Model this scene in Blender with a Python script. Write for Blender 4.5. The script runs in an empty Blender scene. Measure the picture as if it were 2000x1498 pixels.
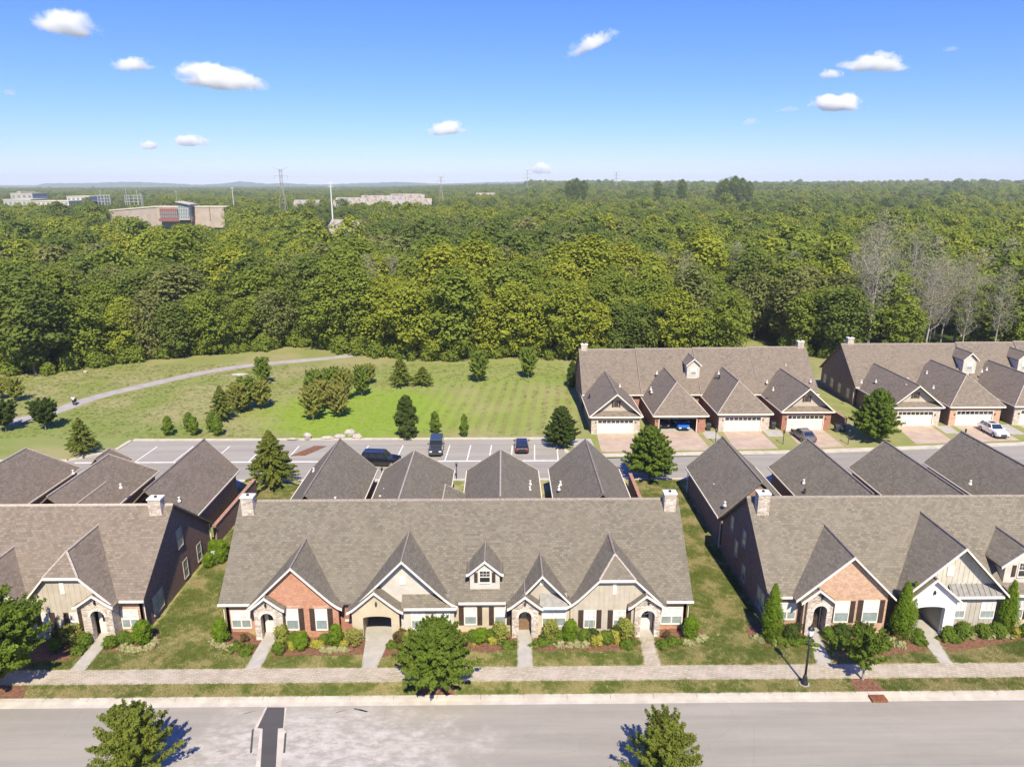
import bpy, math, random
import numpy as np
from mathutils import Vector
from mathutils.geometry import tessellate_polygon

# ------------------------------------------------------------------ camera, sky, sun, exposure
sc = bpy.context.scene
COL = sc.collection
FPX, HCAM = 1400.0, 35.0
PITCH = math.atan(391 / FPX); YAW = math.radians(0.7)
cam_d = bpy.data.cameras.new('camera'); cam = bpy.data.objects.new('camera', cam_d); COL.objects.link(cam)
cam.location = (0, 0, HCAM); cam.rotation_euler = (math.pi / 2 - PITCH, 0, -YAW)
cam_d.sensor_width = 36; cam_d.lens = 36 * FPX / 2000; cam_d.clip_end = 60000; cam_d.clip_start = 0.5
sc.camera = cam
SUN_EL, SUN_AZ = math.radians(49), math.radians(180 - 7.5)      # azimuth of the sun, clockwise from +Y
world = bpy.data.worlds.new('World'); sc.world = world; world.use_nodes = True
wn = world.node_tree; wn.nodes.clear()
sky = wn.nodes.new('ShaderNodeTexSky'); sky.sky_type = 'NISHITA'; sky.sun_disc = False
sky.sun_elevation = SUN_EL; sky.sun_rotation = SUN_AZ; sky.altitude = 200
sky.air_density = 1.0; sky.dust_density = 0.0; sky.ozone_density = 4.0
bg = wn.nodes.new('ShaderNodeBackground'); bg.inputs[1].default_value = 0.12
sp_ = wn.nodes.new('ShaderNodeSeparateColor'); cb_ = wn.nodes.new('ShaderNodeCombineColor'); wn.links.new(sky.outputs[0], sp_.inputs[0])
for _i, (_g, _a) in enumerate(((1.24, .180), (1.04, .305), (.40, 1.70))):       # one colour grade for the whole sky: a deeper blue
    _p = wn.nodes.new('ShaderNodeMath'); _p.operation = 'POWER'; _p.inputs[1].default_value = _g; wn.links.new(sp_.outputs[_i], _p.inputs[0])
    _m = wn.nodes.new('ShaderNodeMath'); _m.operation = 'MULTIPLY'; _m.inputs[1].default_value = _a; wn.links.new(_p.outputs[0], _m.inputs[0]); wn.links.new(_m.outputs[0], cb_.inputs[_i])
wo = wn.nodes.new('ShaderNodeOutputWorld')
wn.links.new(cb_.outputs[0], bg.inputs[0]); wn.links.new(bg.outputs[0], wo.inputs[0])
sun_d = bpy.data.lights.new('sun', 'SUN'); sun_d.energy = 3.2; sun_d.angle = math.radians(0.55); sun_d.color = (1.0, 0.905, 0.72)
sun = bpy.data.objects.new('sun', sun_d); COL.objects.link(sun)
sdir = Vector((math.sin(SUN_AZ) * math.cos(SUN_EL), math.cos(SUN_AZ) * math.cos(SUN_EL), math.sin(SUN_EL)))
sun.rotation_euler = sdir.to_track_quat('Z', 'Y').to_euler()
vs = sc.view_settings; vs.view_transform = 'Standard'; vs.look = 'None'; vs.gamma = 1.0; vs.use_curve_mapping = False
vs.exposure = 1.32
sc.cycles.volume_bounces = 14; sc.cycles.max_bounces = 16; sc.cycles.transparent_max_bounces = 12
sc.cycles.use_denoising = True

# ------------------------------------------------------------------ helpers
rnd = random.Random(7)
_F = np.array([math.sin(YAW) * math.cos(PITCH), math.cos(YAW) * math.cos(PITCH), -math.sin(PITCH)])
_R = np.array([math.cos(YAW), -math.sin(YAW), 0.0]); _U = np.cross(_R, _F)
def at(x, y, Z=None, Y=None, X=None):
    """world point seen at photo pixel (2000 px wide photo) on a plane of known Z, Y or X"""
    d = _F + _R * (x - 1000) / FPX - _U * (y - 749) / FPX
    t = (Z - HCAM) / d[2] if Z is not None else (Y / d[1] if Y is not None else X / d[0])
    return (float(d[0] * t), float(d[1] * t), float(HCAM + d[2] * t))
def toward(X, Y, Z):
    v = np.array([X, Y, Z - HCAM]); z = v @ _F
    return 1000 + FPX * (v @ _R) / z, 749 - FPX * (v @ _U) / z, z

def mesh(name, V, Fc):
    m = bpy.data.meshes.new(name); m.from_pydata([tuple(map(float, v)) for v in V], [], [tuple(f) for f in Fc]); m.update(); return m
class MB:
    def __init__(s): s.v = []; s.f = []
    def add(s, V, Fc):
        o = len(s.v); s.v += list(V); s.f += [tuple(i + o for i in f) for f in Fc]; return s
    def box(s, x0, x1, y0, y1, z0, z1):
        return s.add([(x0, y0, z0), (x1, y0, z0), (x1, y1, z0), (x0, y1, z0), (x0, y0, z1), (x1, y0, z1), (x1, y1, z1), (x0, y1, z1)],
                     [(0, 3, 2, 1), (4, 5, 6, 7), (0, 1, 5, 4), (1, 2, 6, 5), (2, 3, 7, 6), (3, 0, 4, 7)])
    def tube(s, a, b, r0, r1=None, n=8, cap=True):
        r1 = r0 if r1 is None else r1
        a = Vector(a); b = Vector(b); d = (b - a).normalized()
        u = d.orthogonal().normalized(); w = d.cross(u)
        V = [tuple(a + (u * math.cos(2 * math.pi * i / n) + w * math.sin(2 * math.pi * i / n)) * r0) for i in range(n)] + \
            [tuple(b + (u * math.cos(2 * math.pi * i / n) + w * math.sin(2 * math.pi * i / n)) * r1) for i in range(n)]
        Fc = [(i, (i + 1) % n, n + (i + 1) % n, n + i) for i in range(n)]
        if cap: Fc += [tuple(range(n))[::-1], tuple(range(n, 2 * n))]
        return s.add(V, Fc)
    def lathe(s, prof, c=(0, 0, 0), n=12):
        V = []
        for r, z in prof:
            V += [(c[0] + r * math.cos(2 * math.pi * i / n), c[1] + r * math.sin(2 * math.pi * i / n), c[2] + z) for i in range(n)]
        Fc = []
        for k in range(len(prof) - 1):
            Fc += [(k * n + i, k * n + (i + 1) % n, (k + 1) * n + (i + 1) % n, (k + 1) * n + i) for i in range(n)]
        Fc += [tuple(range(n))[::-1], tuple(range((len(prof) - 1) * n, len(prof) * n))]
        return s.add(V, Fc)
    def shell(s, polys, t, up=(0, 0, 1)):
        """closed slab: top polygons, their copies t lower, sides on the open edges"""
        cnt = {}
        K = lambda p: (round(p[0], 3), round(p[1], 3), round(p[2], 3))
        for P in polys:
            for i in range(len(P)):
                e = frozenset((K(P[i]), K(P[(i + 1) % len(P)]))); cnt[e] = cnt.get(e, 0) + 1
        for P in polys:
            n = len(P); L = [(p[0] - up[0] * t, p[1] - up[1] * t, p[2] - up[2] * t) for p in P]
            Fc = [tuple(range(n)), tuple(range(n, 2 * n))[::-1]]
            for i in range(n):
                j = (i + 1) % n
                if cnt[frozenset((K(P[i]), K(P[j])))] == 1: Fc.append((i, n + i, n + j, j))
            s.add(list(P) + L, Fc)
        return s
    def prism(s, outer, holes, a, b, axis='y'):
        """polygon with holes in the (x,z) plane (axis y) or the (y,z) plane (axis x), extruded from a to b"""
        loops = [outer] + list(holes)
        flat = [p for L in loops for p in L]
        tris = tessellate_polygon([[Vector((p[0], p[1], 0)) for p in L] for L in loops])
        mk = (lambda p, q: (p[0], q, p[1])) if axis == 'y' else ((lambda p, q: (q, p[0], p[1])) if axis == 'x' else (lambda p, q: (p[0], p[1], q)))
        n = len(flat); V = [mk(p, a) for p in flat] + [mk(p, b) for p in flat]
        Fc = [tuple(t) for t in tris] + [tuple(i + n for i in t[::-1]) for t in tris]
        o = 0
        for L in loops:
            m = len(L)
            Fc += [(o + i, o + (i + 1) % m, n + o + (i + 1) % m, n + o + i) for i in range(m)]; o += m
        return s.add(V, Fc)
    def mesh(s, name, fix=True):
        m = mesh(name, s.v, s.f)
        if fix and s.f:
            import bmesh
            b = bmesh.new(); b.from_mesh(m); bmesh.ops.recalc_face_normals(b, faces=b.faces); b.to_mesh(m); b.free()
        return m
    def obj(s, name, mat, parent=None, smooth=False):
        m = s.mesh(name); m.materials.append(mat)
        if smooth: m.polygons.foreach_set('use_smooth', [True] * len(m.polygons))
        o = bpy.data.objects.new(name, m); COL.objects.link(o)
        if parent: o.parent = parent
        return o
def box(x0, x1, y0, y1, z0, z1): return MB().box(x0, x1, y0, y1, z0, z1)
def empty(name, loc=(0, 0, 0), rz=0, sc_=1.0):
    o = bpy.data.objects.new(name, None); COL.objects.link(o); o.location = loc; o.rotation_euler = (0, 0, rz); o.scale = (sc_,) * 3
    o.empty_display_size = 0.3; return o
def tag(o, label, cat, group=None):
    o['label'] = label; o['category'] = cat
    if group: o['group'] = group
    return o
def structure(o): o['kind'] = 'structure'; return o
def stuff(o): o['kind'] = 'stuff'; return o
def link_mesh(name, m, parent=None, loc=(0, 0, 0)):
    o = bpy.data.objects.new(name, m); COL.objects.link(o); o.location = loc
    if parent: o.parent = parent
    return o
def copy_tree(o, parent=None):
    c = o.copy(); COL.objects.link(c); c.parent = parent
    for ch in list(o.children): copy_tree(ch, c)
    return c
def place(o, loc, rz=0, s=1.0, label=None, group=None, cat=None):
    o.location = loc; o.rotation_euler = (0, 0, rz); o.scale = s if isinstance(s, tuple) else (s,) * 3
    if label: o['label'] = label
    if group: o['group'] = group
    if cat: o['category'] = cat
    return o

# ------------------------------------------------------------------ materials
class NT:
    def __init__(s, name):
        s.m = bpy.data.materials.new(name); s.m.use_nodes = True; s.t = s.m.node_tree; s.t.nodes.clear()
        s.out = s.n('ShaderNodeOutputMaterial')
    def n(s, typ, **k):
        x = s.t.nodes.new(typ)
        for a, b in k.items(): setattr(x, a, b)
        return x
    def set(s, inp, v):
        if isinstance(v, bpy.types.NodeSocket): s.t.links.new(v, inp)
        elif isinstance(v, (tuple, list)) and len(v) == 3 and inp.type == 'RGBA': inp.default_value = (*v, 1)
        else: inp.default_value = v
    def math(s, op, a, b=0.0, c=None, clamp=False):
        x = s.n('ShaderNodeMath', operation=op, use_clamp=clamp); s.set(x.inputs[0], a); s.set(x.inputs[1], b)
        if c is not None: s.set(x.inputs[2], c)
        return x.outputs[0]
    def mix(s, f, a, b, mode='MIX'):
        x = s.n('ShaderNodeMix', data_type='RGBA', blend_type=mode); s.set(x.inputs[0], f); s.set(x.inputs[6], a); s.set(x.inputs[7], b); return x.outputs[2]
    def pos(s): return s.n('ShaderNodeTexCoord').outputs['Object']
    def gpos(s): return s.n('ShaderNodeNewGeometry').outputs['Position']
    def sep(s, v):
        x = s.n('ShaderNodeSeparateXYZ'); s.set(x.inputs[0], v); return x.outputs
    def comb(s, a, b, c=0.0):
        x = s.n('ShaderNodeCombineXYZ'); s.set(x.inputs[0], a); s.set(x.inputs[1], b); s.set(x.inputs[2], c); return x.outputs[0]
    def noise(s, v, scale, detail=3, rough=.55, dist=0.0, out=0):
        x = s.n('ShaderNodeTexNoise'); s.set(x.inputs['Vector'], v); s.set(x.inputs['Scale'], scale); s.set(x.inputs['Detail'], detail)
        s.set(x.inputs['Roughness'], rough); s.set(x.inputs['Distortion'], dist); return x.outputs[out]
    def vor(s, v, scale, feature='F1', out='Color', rand=1.0):
        x = s.n('ShaderNodeTexVoronoi', feature=feature); s.set(x.inputs['Vector'], v); s.set(x.inputs['Scale'], scale); s.set(x.inputs['Randomness'], rand); return x.outputs[out]
    def ramp(s, f, lo, hi, a=0.0, b=1.0):
        x = s.n('ShaderNodeMapRange', interpolation_type='SMOOTHSTEP'); s.set(x.inputs[0], f); s.set(x.inputs[1], lo); s.set(x.inputs[2], hi); s.set(x.inputs[3], a); s.set(x.inputs[4], b); return x.outputs[0]
    def brick(s, v, c1, c2, mortar, w, h, msize=.012, bias=0.0, off=.5):
        x = s.n('ShaderNodeTexBrick'); x.offset = off
        s.set(x.inputs['Vector'], v); s.set(x.inputs['Color1'], c1); s.set(x.inputs['Color2'], c2); s.set(x.inputs['Mortar'], mortar)
        s.set(x.inputs['Scale'], 1.0); s.set(x.inputs['Mortar Size'], msize); s.set(x.inputs['Mortar Smooth'], .3); s.set(x.inputs['Bias'], bias)
        s.set(x.inputs['Brick Width'], w); s.set(x.inputs['Row Height'], h); return x.outputs
    def facing_uv(s, v, zs=1.0):
        """horizontal run along the surface and height up it, whichever way the face looks"""
        nx = s.n('ShaderNodeNewGeometry').outputs['Normal']; a = s.sep(nx); p = s.sep(v)
        k = s.math('GREATER_THAN', s.math('ABSOLUTE', a[0]), s.math('ABSOLUTE', a[1]))
        mx = s.n('ShaderNodeMix', data_type='FLOAT'); s.set(mx.inputs[0], k); s.set(mx.inputs[2], p[0]); s.set(mx.inputs[3], p[1])
        return s.comb(mx.outputs[0], s.math('MULTIPLY', p[2], zs))
    def bump(s, h, strength=.3, dist=.02):
        x = s.n('ShaderNodeBump'); s.set(x.inputs['Height'], h); s.set(x.inputs['Strength'], strength); s.set(x.inputs['Distance'], dist); return x.outputs[0]
    def princ(s, col, rough=.8, spec=.3, normal=None, metal=0.0, **k):
        x = s.n('ShaderNodeBsdfPrincipled'); s.set(x.inputs['Base Color'], col); s.set(x.inputs['Roughness'], rough)
        s.set(x.inputs['Specular IOR Level'], spec); s.set(x.inputs['Metallic'], metal)
        if normal is not None: s.set(x.inputs['Normal'], normal)
        for a, b in k.items(): s.set(x.inputs[a.replace('_', ' ')], b)
        s.t.links.new(x.outputs[0], s.out.inputs[0]); return s.m

def m_plain(name, col, rough=.6, spec=.4, metal=0.0, var=.12, scale=3.0, **k):
    t = NT(name); p = t.gpos(); f = t.noise(p, scale, 4)
    c = t.mix(t.ramp(f, .3, .7), tuple(x * (1 - var) for x in col), tuple(min(1, x * (1 + var)) for x in col))
    return t.princ(c, rough, spec, metal=metal, **k)
def m_shingle(name, base, warm):
    t = NT(name); p = t.gpos(); uv = t.facing_uv(p, 1.5)
    d = tuple(x * .58 for x in base); l = tuple(x * 1.4 for x in base)
    b = t.brick(uv, d, l, tuple(x * .45 for x in base), .34, .2, .018, 0.0)
    f = t.noise(uv, 5.5, 3, .7); g = t.noise(p, .35, 4, .6)
    sp = t.noise(uv, 14.0, 2, .8)
    c = t.mix(.42, b[0], t.mix(t.ramp(f, .25, .75), tuple(x * .8 for x in base), tuple(x * 1.25 for x in base)))
    c = t.mix(t.ramp(g, .35, .7, 0, .45), c, warm)
    c = t.mix(t.ramp(sp, .56, .7, 0, .5), c, tuple(min(1, x * 1.9) for x in base))
    stain = t.noise(t.comb(t.math('MULTIPLY', t.sep(uv)[0], 1.6), t.math('MULTIPLY', t.sep(uv)[1], .22)), 1.0, 4, .6)
    c = t.mix(t.ramp(stain, .5, .75, 0, .22), c, tuple(x * .55 for x in base))
    return t.princ(c, .95, .15, t.bump(b[1], -.6, .03))
def m_brick(name, a, b, mortar):
    t = NT(name); p = t.gpos(); uv = t.facing_uv(p)
    k = t.brick(uv, a, b, mortar, .23, .085, .009)
    f = t.noise(uv, 2.2, 4, .6); w = t.noise(p, .5, 3)
    s = t.noise(t.comb(t.math('MULTIPLY', t.sep(uv)[0], 4.3), t.math('MULTIPLY', t.sep(uv)[1], 11.7)), 1.0, 1, .5)
    c = t.mix(t.ramp(f, .3, .75, 0, .35), k[0], tuple(x * .6 for x in a))
    c = t.mix(t.ramp(s, .55, .7, 0, .4), c, tuple(min(1, x * 1.5) for x in b))
    c = t.mix(t.ramp(w, .45, .8, 0, .2), c, mortar)
    return t.princ(c, .9, .15, t.bump(k[1], -.5, .01))
def m_stone(name, a, b, mortar, sc_=3.2):
    t = NT(name); p = t.gpos(); uv = t.facing_uv(p, 1.6)
    cell = t.vor(uv, sc_, 'F1', 'Color', .85); e = t.vor(uv, sc_, 'DISTANCE_TO_EDGE', 'Distance', .85)
    r = t.sep(cell)
    c = t.mix(r[0], a, b); c = t.mix(t.math('MULTIPLY', r[1], .5), c, (.34, .25, .2))
    c = t.mix(t.ramp(t.noise(p, 9, 3), .35, .7, 0, .3), c, tuple(x * .7 for x in a))
    c = t.mix(t.ramp(e, .02, .07, 1, 0), c, mortar)
    return t.princ(c, .9, .2, t.bump(t.ramp(e, 0, .12), .8, .03))
def m_stucco(name, col):
    t = NT(name); p = t.gpos(); f = t.noise(p, 1.2, 5, .6); g = t.noise(p, 30, 2)
    c = t.mix(t.ramp(f, .3, .75), tuple(x * .88 for x in col), tuple(min(.9, x * 1.06) for x in col))
    return t.princ(c, .85, .2, t.bump(g, .25, .01))

M = {}
M['roofA'] = m_shingle('shingles_brown', (.190, .157, .122), (.21, .162, .122))
M['roofB'] = m_shingle('shingles_grey', (.165, .147, .114), (.18, .155, .118))
M['roofC'] = m_shingle('shingles_tan', (.180, .158, .12), (.20, .172, .128))
M['roofD'] = m_shingle('shingles_weathered', (.185, .153, .12), (.20, .162, .122))
M['brick_orange'] = m_brick('brick_orange', (.40, .17, .095), (.52, .25, .15), (.46, .36, .29))
M['brick_tan'] = m_brick('brick_tan', (.42, .235, .15), (.56, .36, .24), (.55, .45, .36))
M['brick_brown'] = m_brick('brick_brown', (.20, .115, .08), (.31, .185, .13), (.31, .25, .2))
M['brick_red'] = m_brick('brick_red', (.30, .11, .07), (.40, .17, .11), (.38, .3, .25))
M['brick_rose'] = m_brick('brick_rose', (.34, .19, .13), (.46, .28, .2), (.45, .38, .32))
M['stone'] = m_stone('ledge_stone', (.66, .59, .51), (.34, .27, .22), (.60, .54, .46), 2.6)
M['cream'] = m_stucco('cream_stucco', (.54, .46, .33))
M['beige'] = m_stucco('beige_siding', (.47, .42, .34))
M['offwhite'] = m_stucco('offwhite_siding', (.56, .52, .46))
M['taupe'] = m_stucco('taupe_siding', (.43, .39, .33))
M['sage'] = m_stucco('sage_siding', (.52, .49, .41))
M['white'] = m_stucco('white_painted_brick', (.80, .78, .74))
M['trim'] = m_plain('white_trim', (.74, .68, .59), .5, .4, var=.05)
M['shutter'] = m_plain('brown_shutter', (.055, .035, .028), .55, .4, var=.2)
M['blackmetal'] = m_plain('black_metal', (.018, .018, .02), .4, .5, var=.2)
M['gutter'] = m_plain('pale_downspout', (.70, .62, .50), .5, .4, var=.06)
M['dark'] = m_plain('shade_toned_interior', (.05, .04, .035), .9, .1, var=.3)  # near-black tone paints in the shade deep inside garage and passage
M['wooddoor'] = m_plain('stained_wood_door', (.20, .125, .07), .5, .4, var=.3, scale=8)
M['metalroof'] = m_plain('standing_seam_metal', (.22, .21, .195), .6, .3, metal=.1, var=.15)
M['vent'] = m_plain('pale_vent', (.72, .69, .64), .5, .4, var=.1)
M['concrete'] = m_stucco('walk_concrete', (.40, .375, .33))
M['cap'] = m_plain('ridge_cap_shingle', (.25, .21, .18), .9, .1, var=.25, scale=9)
M['capA'] = m_plain('pale_ridge_cap', (.38, .33, .28), .9, .1, var=.25, scale=9)
M['wallcap'] = m_plain('brick_coping', (.36, .2, .14), .9, .1, var=.25, scale=6)
def m_glass(name, col, rough):
    t = NT(name); p = t.gpos(); f = t.noise(p, 1.6, 4, .7)
    return t.princ(t.mix(t.ramp(f, .35, .7), tuple(x * .75 for x in col), col), rough, .8, Coat_Weight=.6, Coat_Roughness=.03)
M['pane_blind'] = m_glass('pane_over_white_blind', (.74, .77, .78), .25)
M['pane_dark'] = m_glass('pane_dim_room', (.30, .36, .35), .12)
M['pane_black'] = m_glass('pane_dark_glass', (.03, .035, .04), .06)
def m_garage(name):
    return m_plain(name, (.70, .65, .58), .5, .35, var=.06, scale=2)
M['garagedoor'] = m_garage('white_garage_door')
# ------------------------------------------------------------------ house building blocks
def flare(xe, ze, xa, za, yes=True, n=4):
    """half profile from eave (xe,ze) to apex (xa,za); swept out at the foot when yes"""
    if not yes: return [(xe, ze), (xa, za)]
    s = 1 if xa > xe else -1; w = abs(xa - xe); h = za - ze
    return [(xe, ze), (xe + s * w * .10, ze + h * .055), (xe + s * w * .22, ze + h * .155), (xe + s * w * .36, ze + h * .30), (xa, za)]
class Row:
    """one terrace: keeps the main roof plane so that cross roofs die into it"""
    def __init__(s, name, label, cat, group, roof, x0, x1, yE, zE, yR, zR, wally, z0=0.0, side=1):
        s.o = tag(empty(name, (0, 0, 0)), label, cat, group)
        s.roof = M[roof]; s.x0, s.x1, s.yE, s.zE, s.yR, s.zR, s.wy, s.z0, s.side = x0, x1, yE, zE, yR, zR, wally, z0, side
        s.k = (zR - zE) / (yR - yE)
    def yb(s, z): return s.yE + (z - s.zE) / s.k
    def zb(s, y): return s.zE + (y - s.yE) * s.k
    def p(s, mb, name, mat, parent=None): return mb.obj(name, M[mat] if isinstance(mat, str) else mat, parent or s.o)
    def main_roof(s, yBack, segs=None, t=.16, capm='cap'):
        zB = s.zR - abs(s.k) * abs(yBack - s.yR)
        for (a, b, dz) in (segs or [(s.x0, s.x1, 0)]):
            F = [(a, s.yE, s.zE + dz), (b, s.yE, s.zE + dz), (b, s.yR, s.zR + dz), (a, s.yR, s.zR + dz)]
            B = [(a, s.yR, s.zR + dz), (b, s.yR, s.zR + dz), (b, yBack, zB + dz), (a, yBack, zB + dz)]
            s.p(MB().shell([F, B], t), 'roof', s.roof)
            w = .16
            s.p(MB().shell([[(a + .02, s.yR - w, s.zR + dz - w * abs(s.k) + .05), (b - .02, s.yR - w, s.zR + dz - w * abs(s.k) + .05), (b - .02, s.yR, s.zR + dz + .05), (a + .02, s.yR, s.zR + dz + .05)],
                           [(a + .02, s.yR, s.zR + dz + .05), (b - .02, s.yR, s.zR + dz + .05), (b - .02, s.yR + w, s.zR + dz - w * abs(s.k) + .05), (a + .02, s.yR + w, s.zR + dz - w * abs(s.k) + .05)]], .05), 'ridge_cap', capm)
        s.yBack, s.zB = yBack, zB
    def gutter(s, xa, xb, y=None, z=None):
        y = s.yE if y is None else y; z = s.zE if z is None else z; d = -s.side
        y0, y1 = sorted((y + d * .13, y + d * .005))
        s.p(MB().box(xa, xb, y0, y1, z - .17, z - .01), 'gutter', 'trim')
    def end_wall(s, x, mat, sgn, inset=.28):
        """gable end wall in the plane X = x (outer face), thickness inwards"""
        a, b = (x - .25, x) if sgn > 0 else (x, x + .25)
        yf, yb_ = (s.wy, s.yBack - inset * 1.3) if s.side > 0 else (s.yBack + inset * 1.3, s.wy)
        zf = s.zR - abs(s.k) * abs(yf - s.yR) - .17; zb_ = s.zR - abs(s.k) * abs(yb_ - s.yR) - .17
        s.p(MB().prism([(yf, -.1), (yb_, -.1), (yb_, zb_), (s.yR, s.zR - .17), (yf, zf)], [], a, b, 'x'), 'end_wall', mat)
    def rake_trim(s, pts, y, h=.17, t=.09, name='rake_trim', mat='trim'):
        """board following the roof edge, in front of it"""
        d = s.side
        mb = MB(); low = [(x, z - h) for x, z in pts][::-1]
        hi = [(x, z + .02) for x, z in pts]
        mb.prism(hi + low, [], *sorted((y - d * t, y - d * .002)))
        return s.p(mb, name, mat)
    def front_roof(s, left, right, yf, clip=None, t=.14, cap=True, back=None, capm='cap', trim=True):
        """cross roof; left/right half profiles from eave to apex. clip=(zc, yh) cuts the peak back to a hip"""
        d = s.side
        YB = lambda z: (s.yb(z) + d * .12) if back is None else max(back, s.yb(z)) if d > 0 else min(back, s.yb(z))
        polys = []; edges = []
        if clip:
            zc, yh = clip
            def cut(P):
                (xa, za), (xb, zb) = P[-2], P[-1]; f = (zc - za) / (zb - za)
                return P[:-1] + [(xa + (xb - xa) * f, zc)], (xb, zb)
            L, ap = cut(left); Rr, _ = cut(right)
            for P, rev in ((L, 0), (Rr, 1)):
                for i in range(len(P) - 1):
                    q = [(P[i][0], yf, P[i][1]), (P[i + 1][0], yf, P[i + 1][1]), (P[i + 1][0], YB(P[i + 1][1]), P[i + 1][1]), (P[i][0], YB(P[i][1]), P[i][1])]
                    polys.append(q)
                c = P[-1]
                polys.append([(c[0], yf, c[1]), (ap[0], yh, ap[1]), (ap[0], YB(ap[1]), ap[1]), (c[0], YB(c[1]), c[1])])
            polys.append([(L[-1][0], yf, zc), (Rr[-1][0], yf, zc), (ap[0], yh, ap[1])])
            s.p(MB().shell(polys, t), 'gable_roof', s.roof)
            if trim: s.rake_trim(L + Rr[::-1], yf)
            if cap:
                for c in (L[-1], Rr[-1]):
                    s.p(MB().tube((c[0], yf, c[1] + .02), (ap[0], yh, ap[1] + .03), .09, n=6), 'ridge_cap', 'capA')
                s.p(MB().tube((ap[0], yh, ap[1] + .02), (ap[0], YB(ap[1]), ap[1] + .02), .09, n=6), 'ridge_cap', capm)
            return
        for P in (left, right):
            for i in range(len(P) - 1):
                polys.append([(P[i][0], yf, P[i][1]), (P[i + 1][0], yf, P[i + 1][1]), (P[i + 1][0], YB(P[i + 1][1]), P[i + 1][1]), (P[i][0], YB(P[i][1]), P[i][1])])
        s.p(MB().shell(polys, t), 'gable_roof', s.roof)
        if trim: s.rake_trim(left + right[::-1][1:], yf)
        ap = left[-1]
        if cap: s.p(MB().tube((ap[0], yf, ap[1] + .02), (ap[0], YB(ap[1]), ap[1] + .02), .085, n=6), 'ridge_cap', capm)
    def wall(s, outline, y, mat, holes=(), th=.25, name='front_wall', parent=None):
        return s.p(MB().prism(outline, holes, *sorted((y, y + s.side * th))), name, mat, parent)
    def battens(s, xa, xb, top, y, mat, z0=.0, step=.42):
        x = xa + step * .6
        while x < xb - .1:
            zt = top(x)
            if zt - z0 > .3: s.p(MB().box(x - .025, x + .025, *sorted((y - s.side * .03, y - s.side * .002)), z0, zt), 'batten', mat)
            x += step
    def window(s, x0, x1, z0, z1, y, lites=1, shutters='', arch=False, dark=False, name='window', axis='y', mull=True, sgn=None, fm='trim', up='pane_blind'):
        """a sash window whose frame stands 5 cm proud of the wall face at y, panes recessed inside it"""
        sg = -s.side if sgn is None else sgn; mb = MB(); w = .075
        def bx(a, b, c, d_, e, f):
            q = sorted((y + sg * e, y + sg * f))
            if axis == 'y': mb.box(a, b, q[0], q[1], c, d_)
            else: mb.box(q[0], q[1], a, b, c, d_)
        bx(x0 - w, x0, z0 - w, z1 + w, 0, .06); bx(x1, x1 + w, z0 - w, z1 + w, 0, .06)
        bx(x0, x1, z1, z1 + w, 0, .058); bx(x0 - .02, x1 + .02, z0 - w * 1.3, z0, 0, .09)
        zm = z0 + (z1 - z0) * .47; n = lites; W = (x1 - x0) / n
        for i in range(1, n): bx(x0 + i * W - .05, x0 + i * W + .05, z0, z1, .002, .055)
        bx(x0, x1, zm - .03, zm + .03, .004, .05)
        if mull:
            for i in range(n):
                for j in (1, 2): bx(x0 + (i + j / 3) * W - .01, x0 + (i + j / 3) * W + .01, zm, z1, .006, .036)
                bx(x0 + i * W, x0 + (i + 1) * W, (zm + z1) / 2 - .01, (zm + z1) / 2 + .01, .008, .034)
        f = s.p(mb, name, fm)
        for i in range(n):
            for (a, b, mt) in ((zm + .02, z1, 'pane_black' if dark else up), (z0, zm - .02, 'pane_black' if dark else 'pane_dark')):
                m2 = MB(); q = sorted((y + sg * .012, y + sg * .024)); u = x0 + i * W + (.05 if i else 0); v = x0 + (i + 1) * W - (.05 if i < n - 1 else 0)
                if axis == 'y': m2.box(u, v, q[0], q[1], a, b)
                else: m2.box(q[0], q[1], u, v, a, b)
                s.p(m2, 'pane', mt, f)
        sw = .40
        for c in shutters:
            a, b = (x0 - w - .03 - sw, x0 - w - .03) if c == 'l' else (x1 + w + .03, x1 + w + .03 + sw)
            m3 = MB(); q = sorted((y + sg * .003, y + sg * .05)); m3.box(a, b, q[0], q[1], z0 - .1, z1 + .1)
            for k in (0, 1, 2):
                q2 = sorted((y + sg * .05, y + sg * .068)); zz = z0 - .1 + (z1 - z0 + .2) * (.02, .33, .92)[k]
                m3.box(a + .01, b - .01, q2[0], q2[1], zz, zz + .07)
            s.p(m3, 'shutter', 'shutter')
        return f
    def porch(s, xl, xr, ol, orr, ztop, zs, apex, ze, yf, mat, eave_l, eave_r, door='wood', flare_=True, lamp=True, depth=1.1, arch='round', seg=.22, floor=True):
        """arched entrance with its own little gable roof"""
        d = s.side; xa, za = apex
        L = flare(eave_l, ze, xa, za, flare_); Rr = flare(eave_r, ze, xa, za, flare_)
        s.front_roof(L, Rr, yf - d * .3)
        # front wall following the roof underside
        def under(x):
            P = L if x < xa else Rr
            P = sorted(P)
            for (a, b) in zip(P[:-1], P[1:]):
                if a[0] - 1e-6 <= x <= b[0] + 1e-6: return a[1] + (b[1] - a[1]) * (x - a[0]) / max(1e-6, b[0] - a[0]) - .16
            return ze - .16
        xs = [xl] + [q[0] for q in sorted(L) if xl < q[0] < xa] + [xa] + [q[0] for q in sorted(Rr) if xa < q[0] < xr] + [xr]
        z0 = -.1
        arcp = []
        if arch == 'round':
            r = (orr - ol) / 2; c = (ol + orr) / 2; zc = ztop - r
            arcp = [(c + r * math.cos(a), zc + r * math.sin(a)) for a in [math.pi * i / 12 for i in range(13)]]
        else:
            c = (ol + orr) / 2; hw = (orr - ol) / 2
            arcp = [(c + hw * math.cos(a), ztop - seg + seg * math.sin(a)) for a in [math.pi * i / 12 for i in range(13)]]
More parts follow.
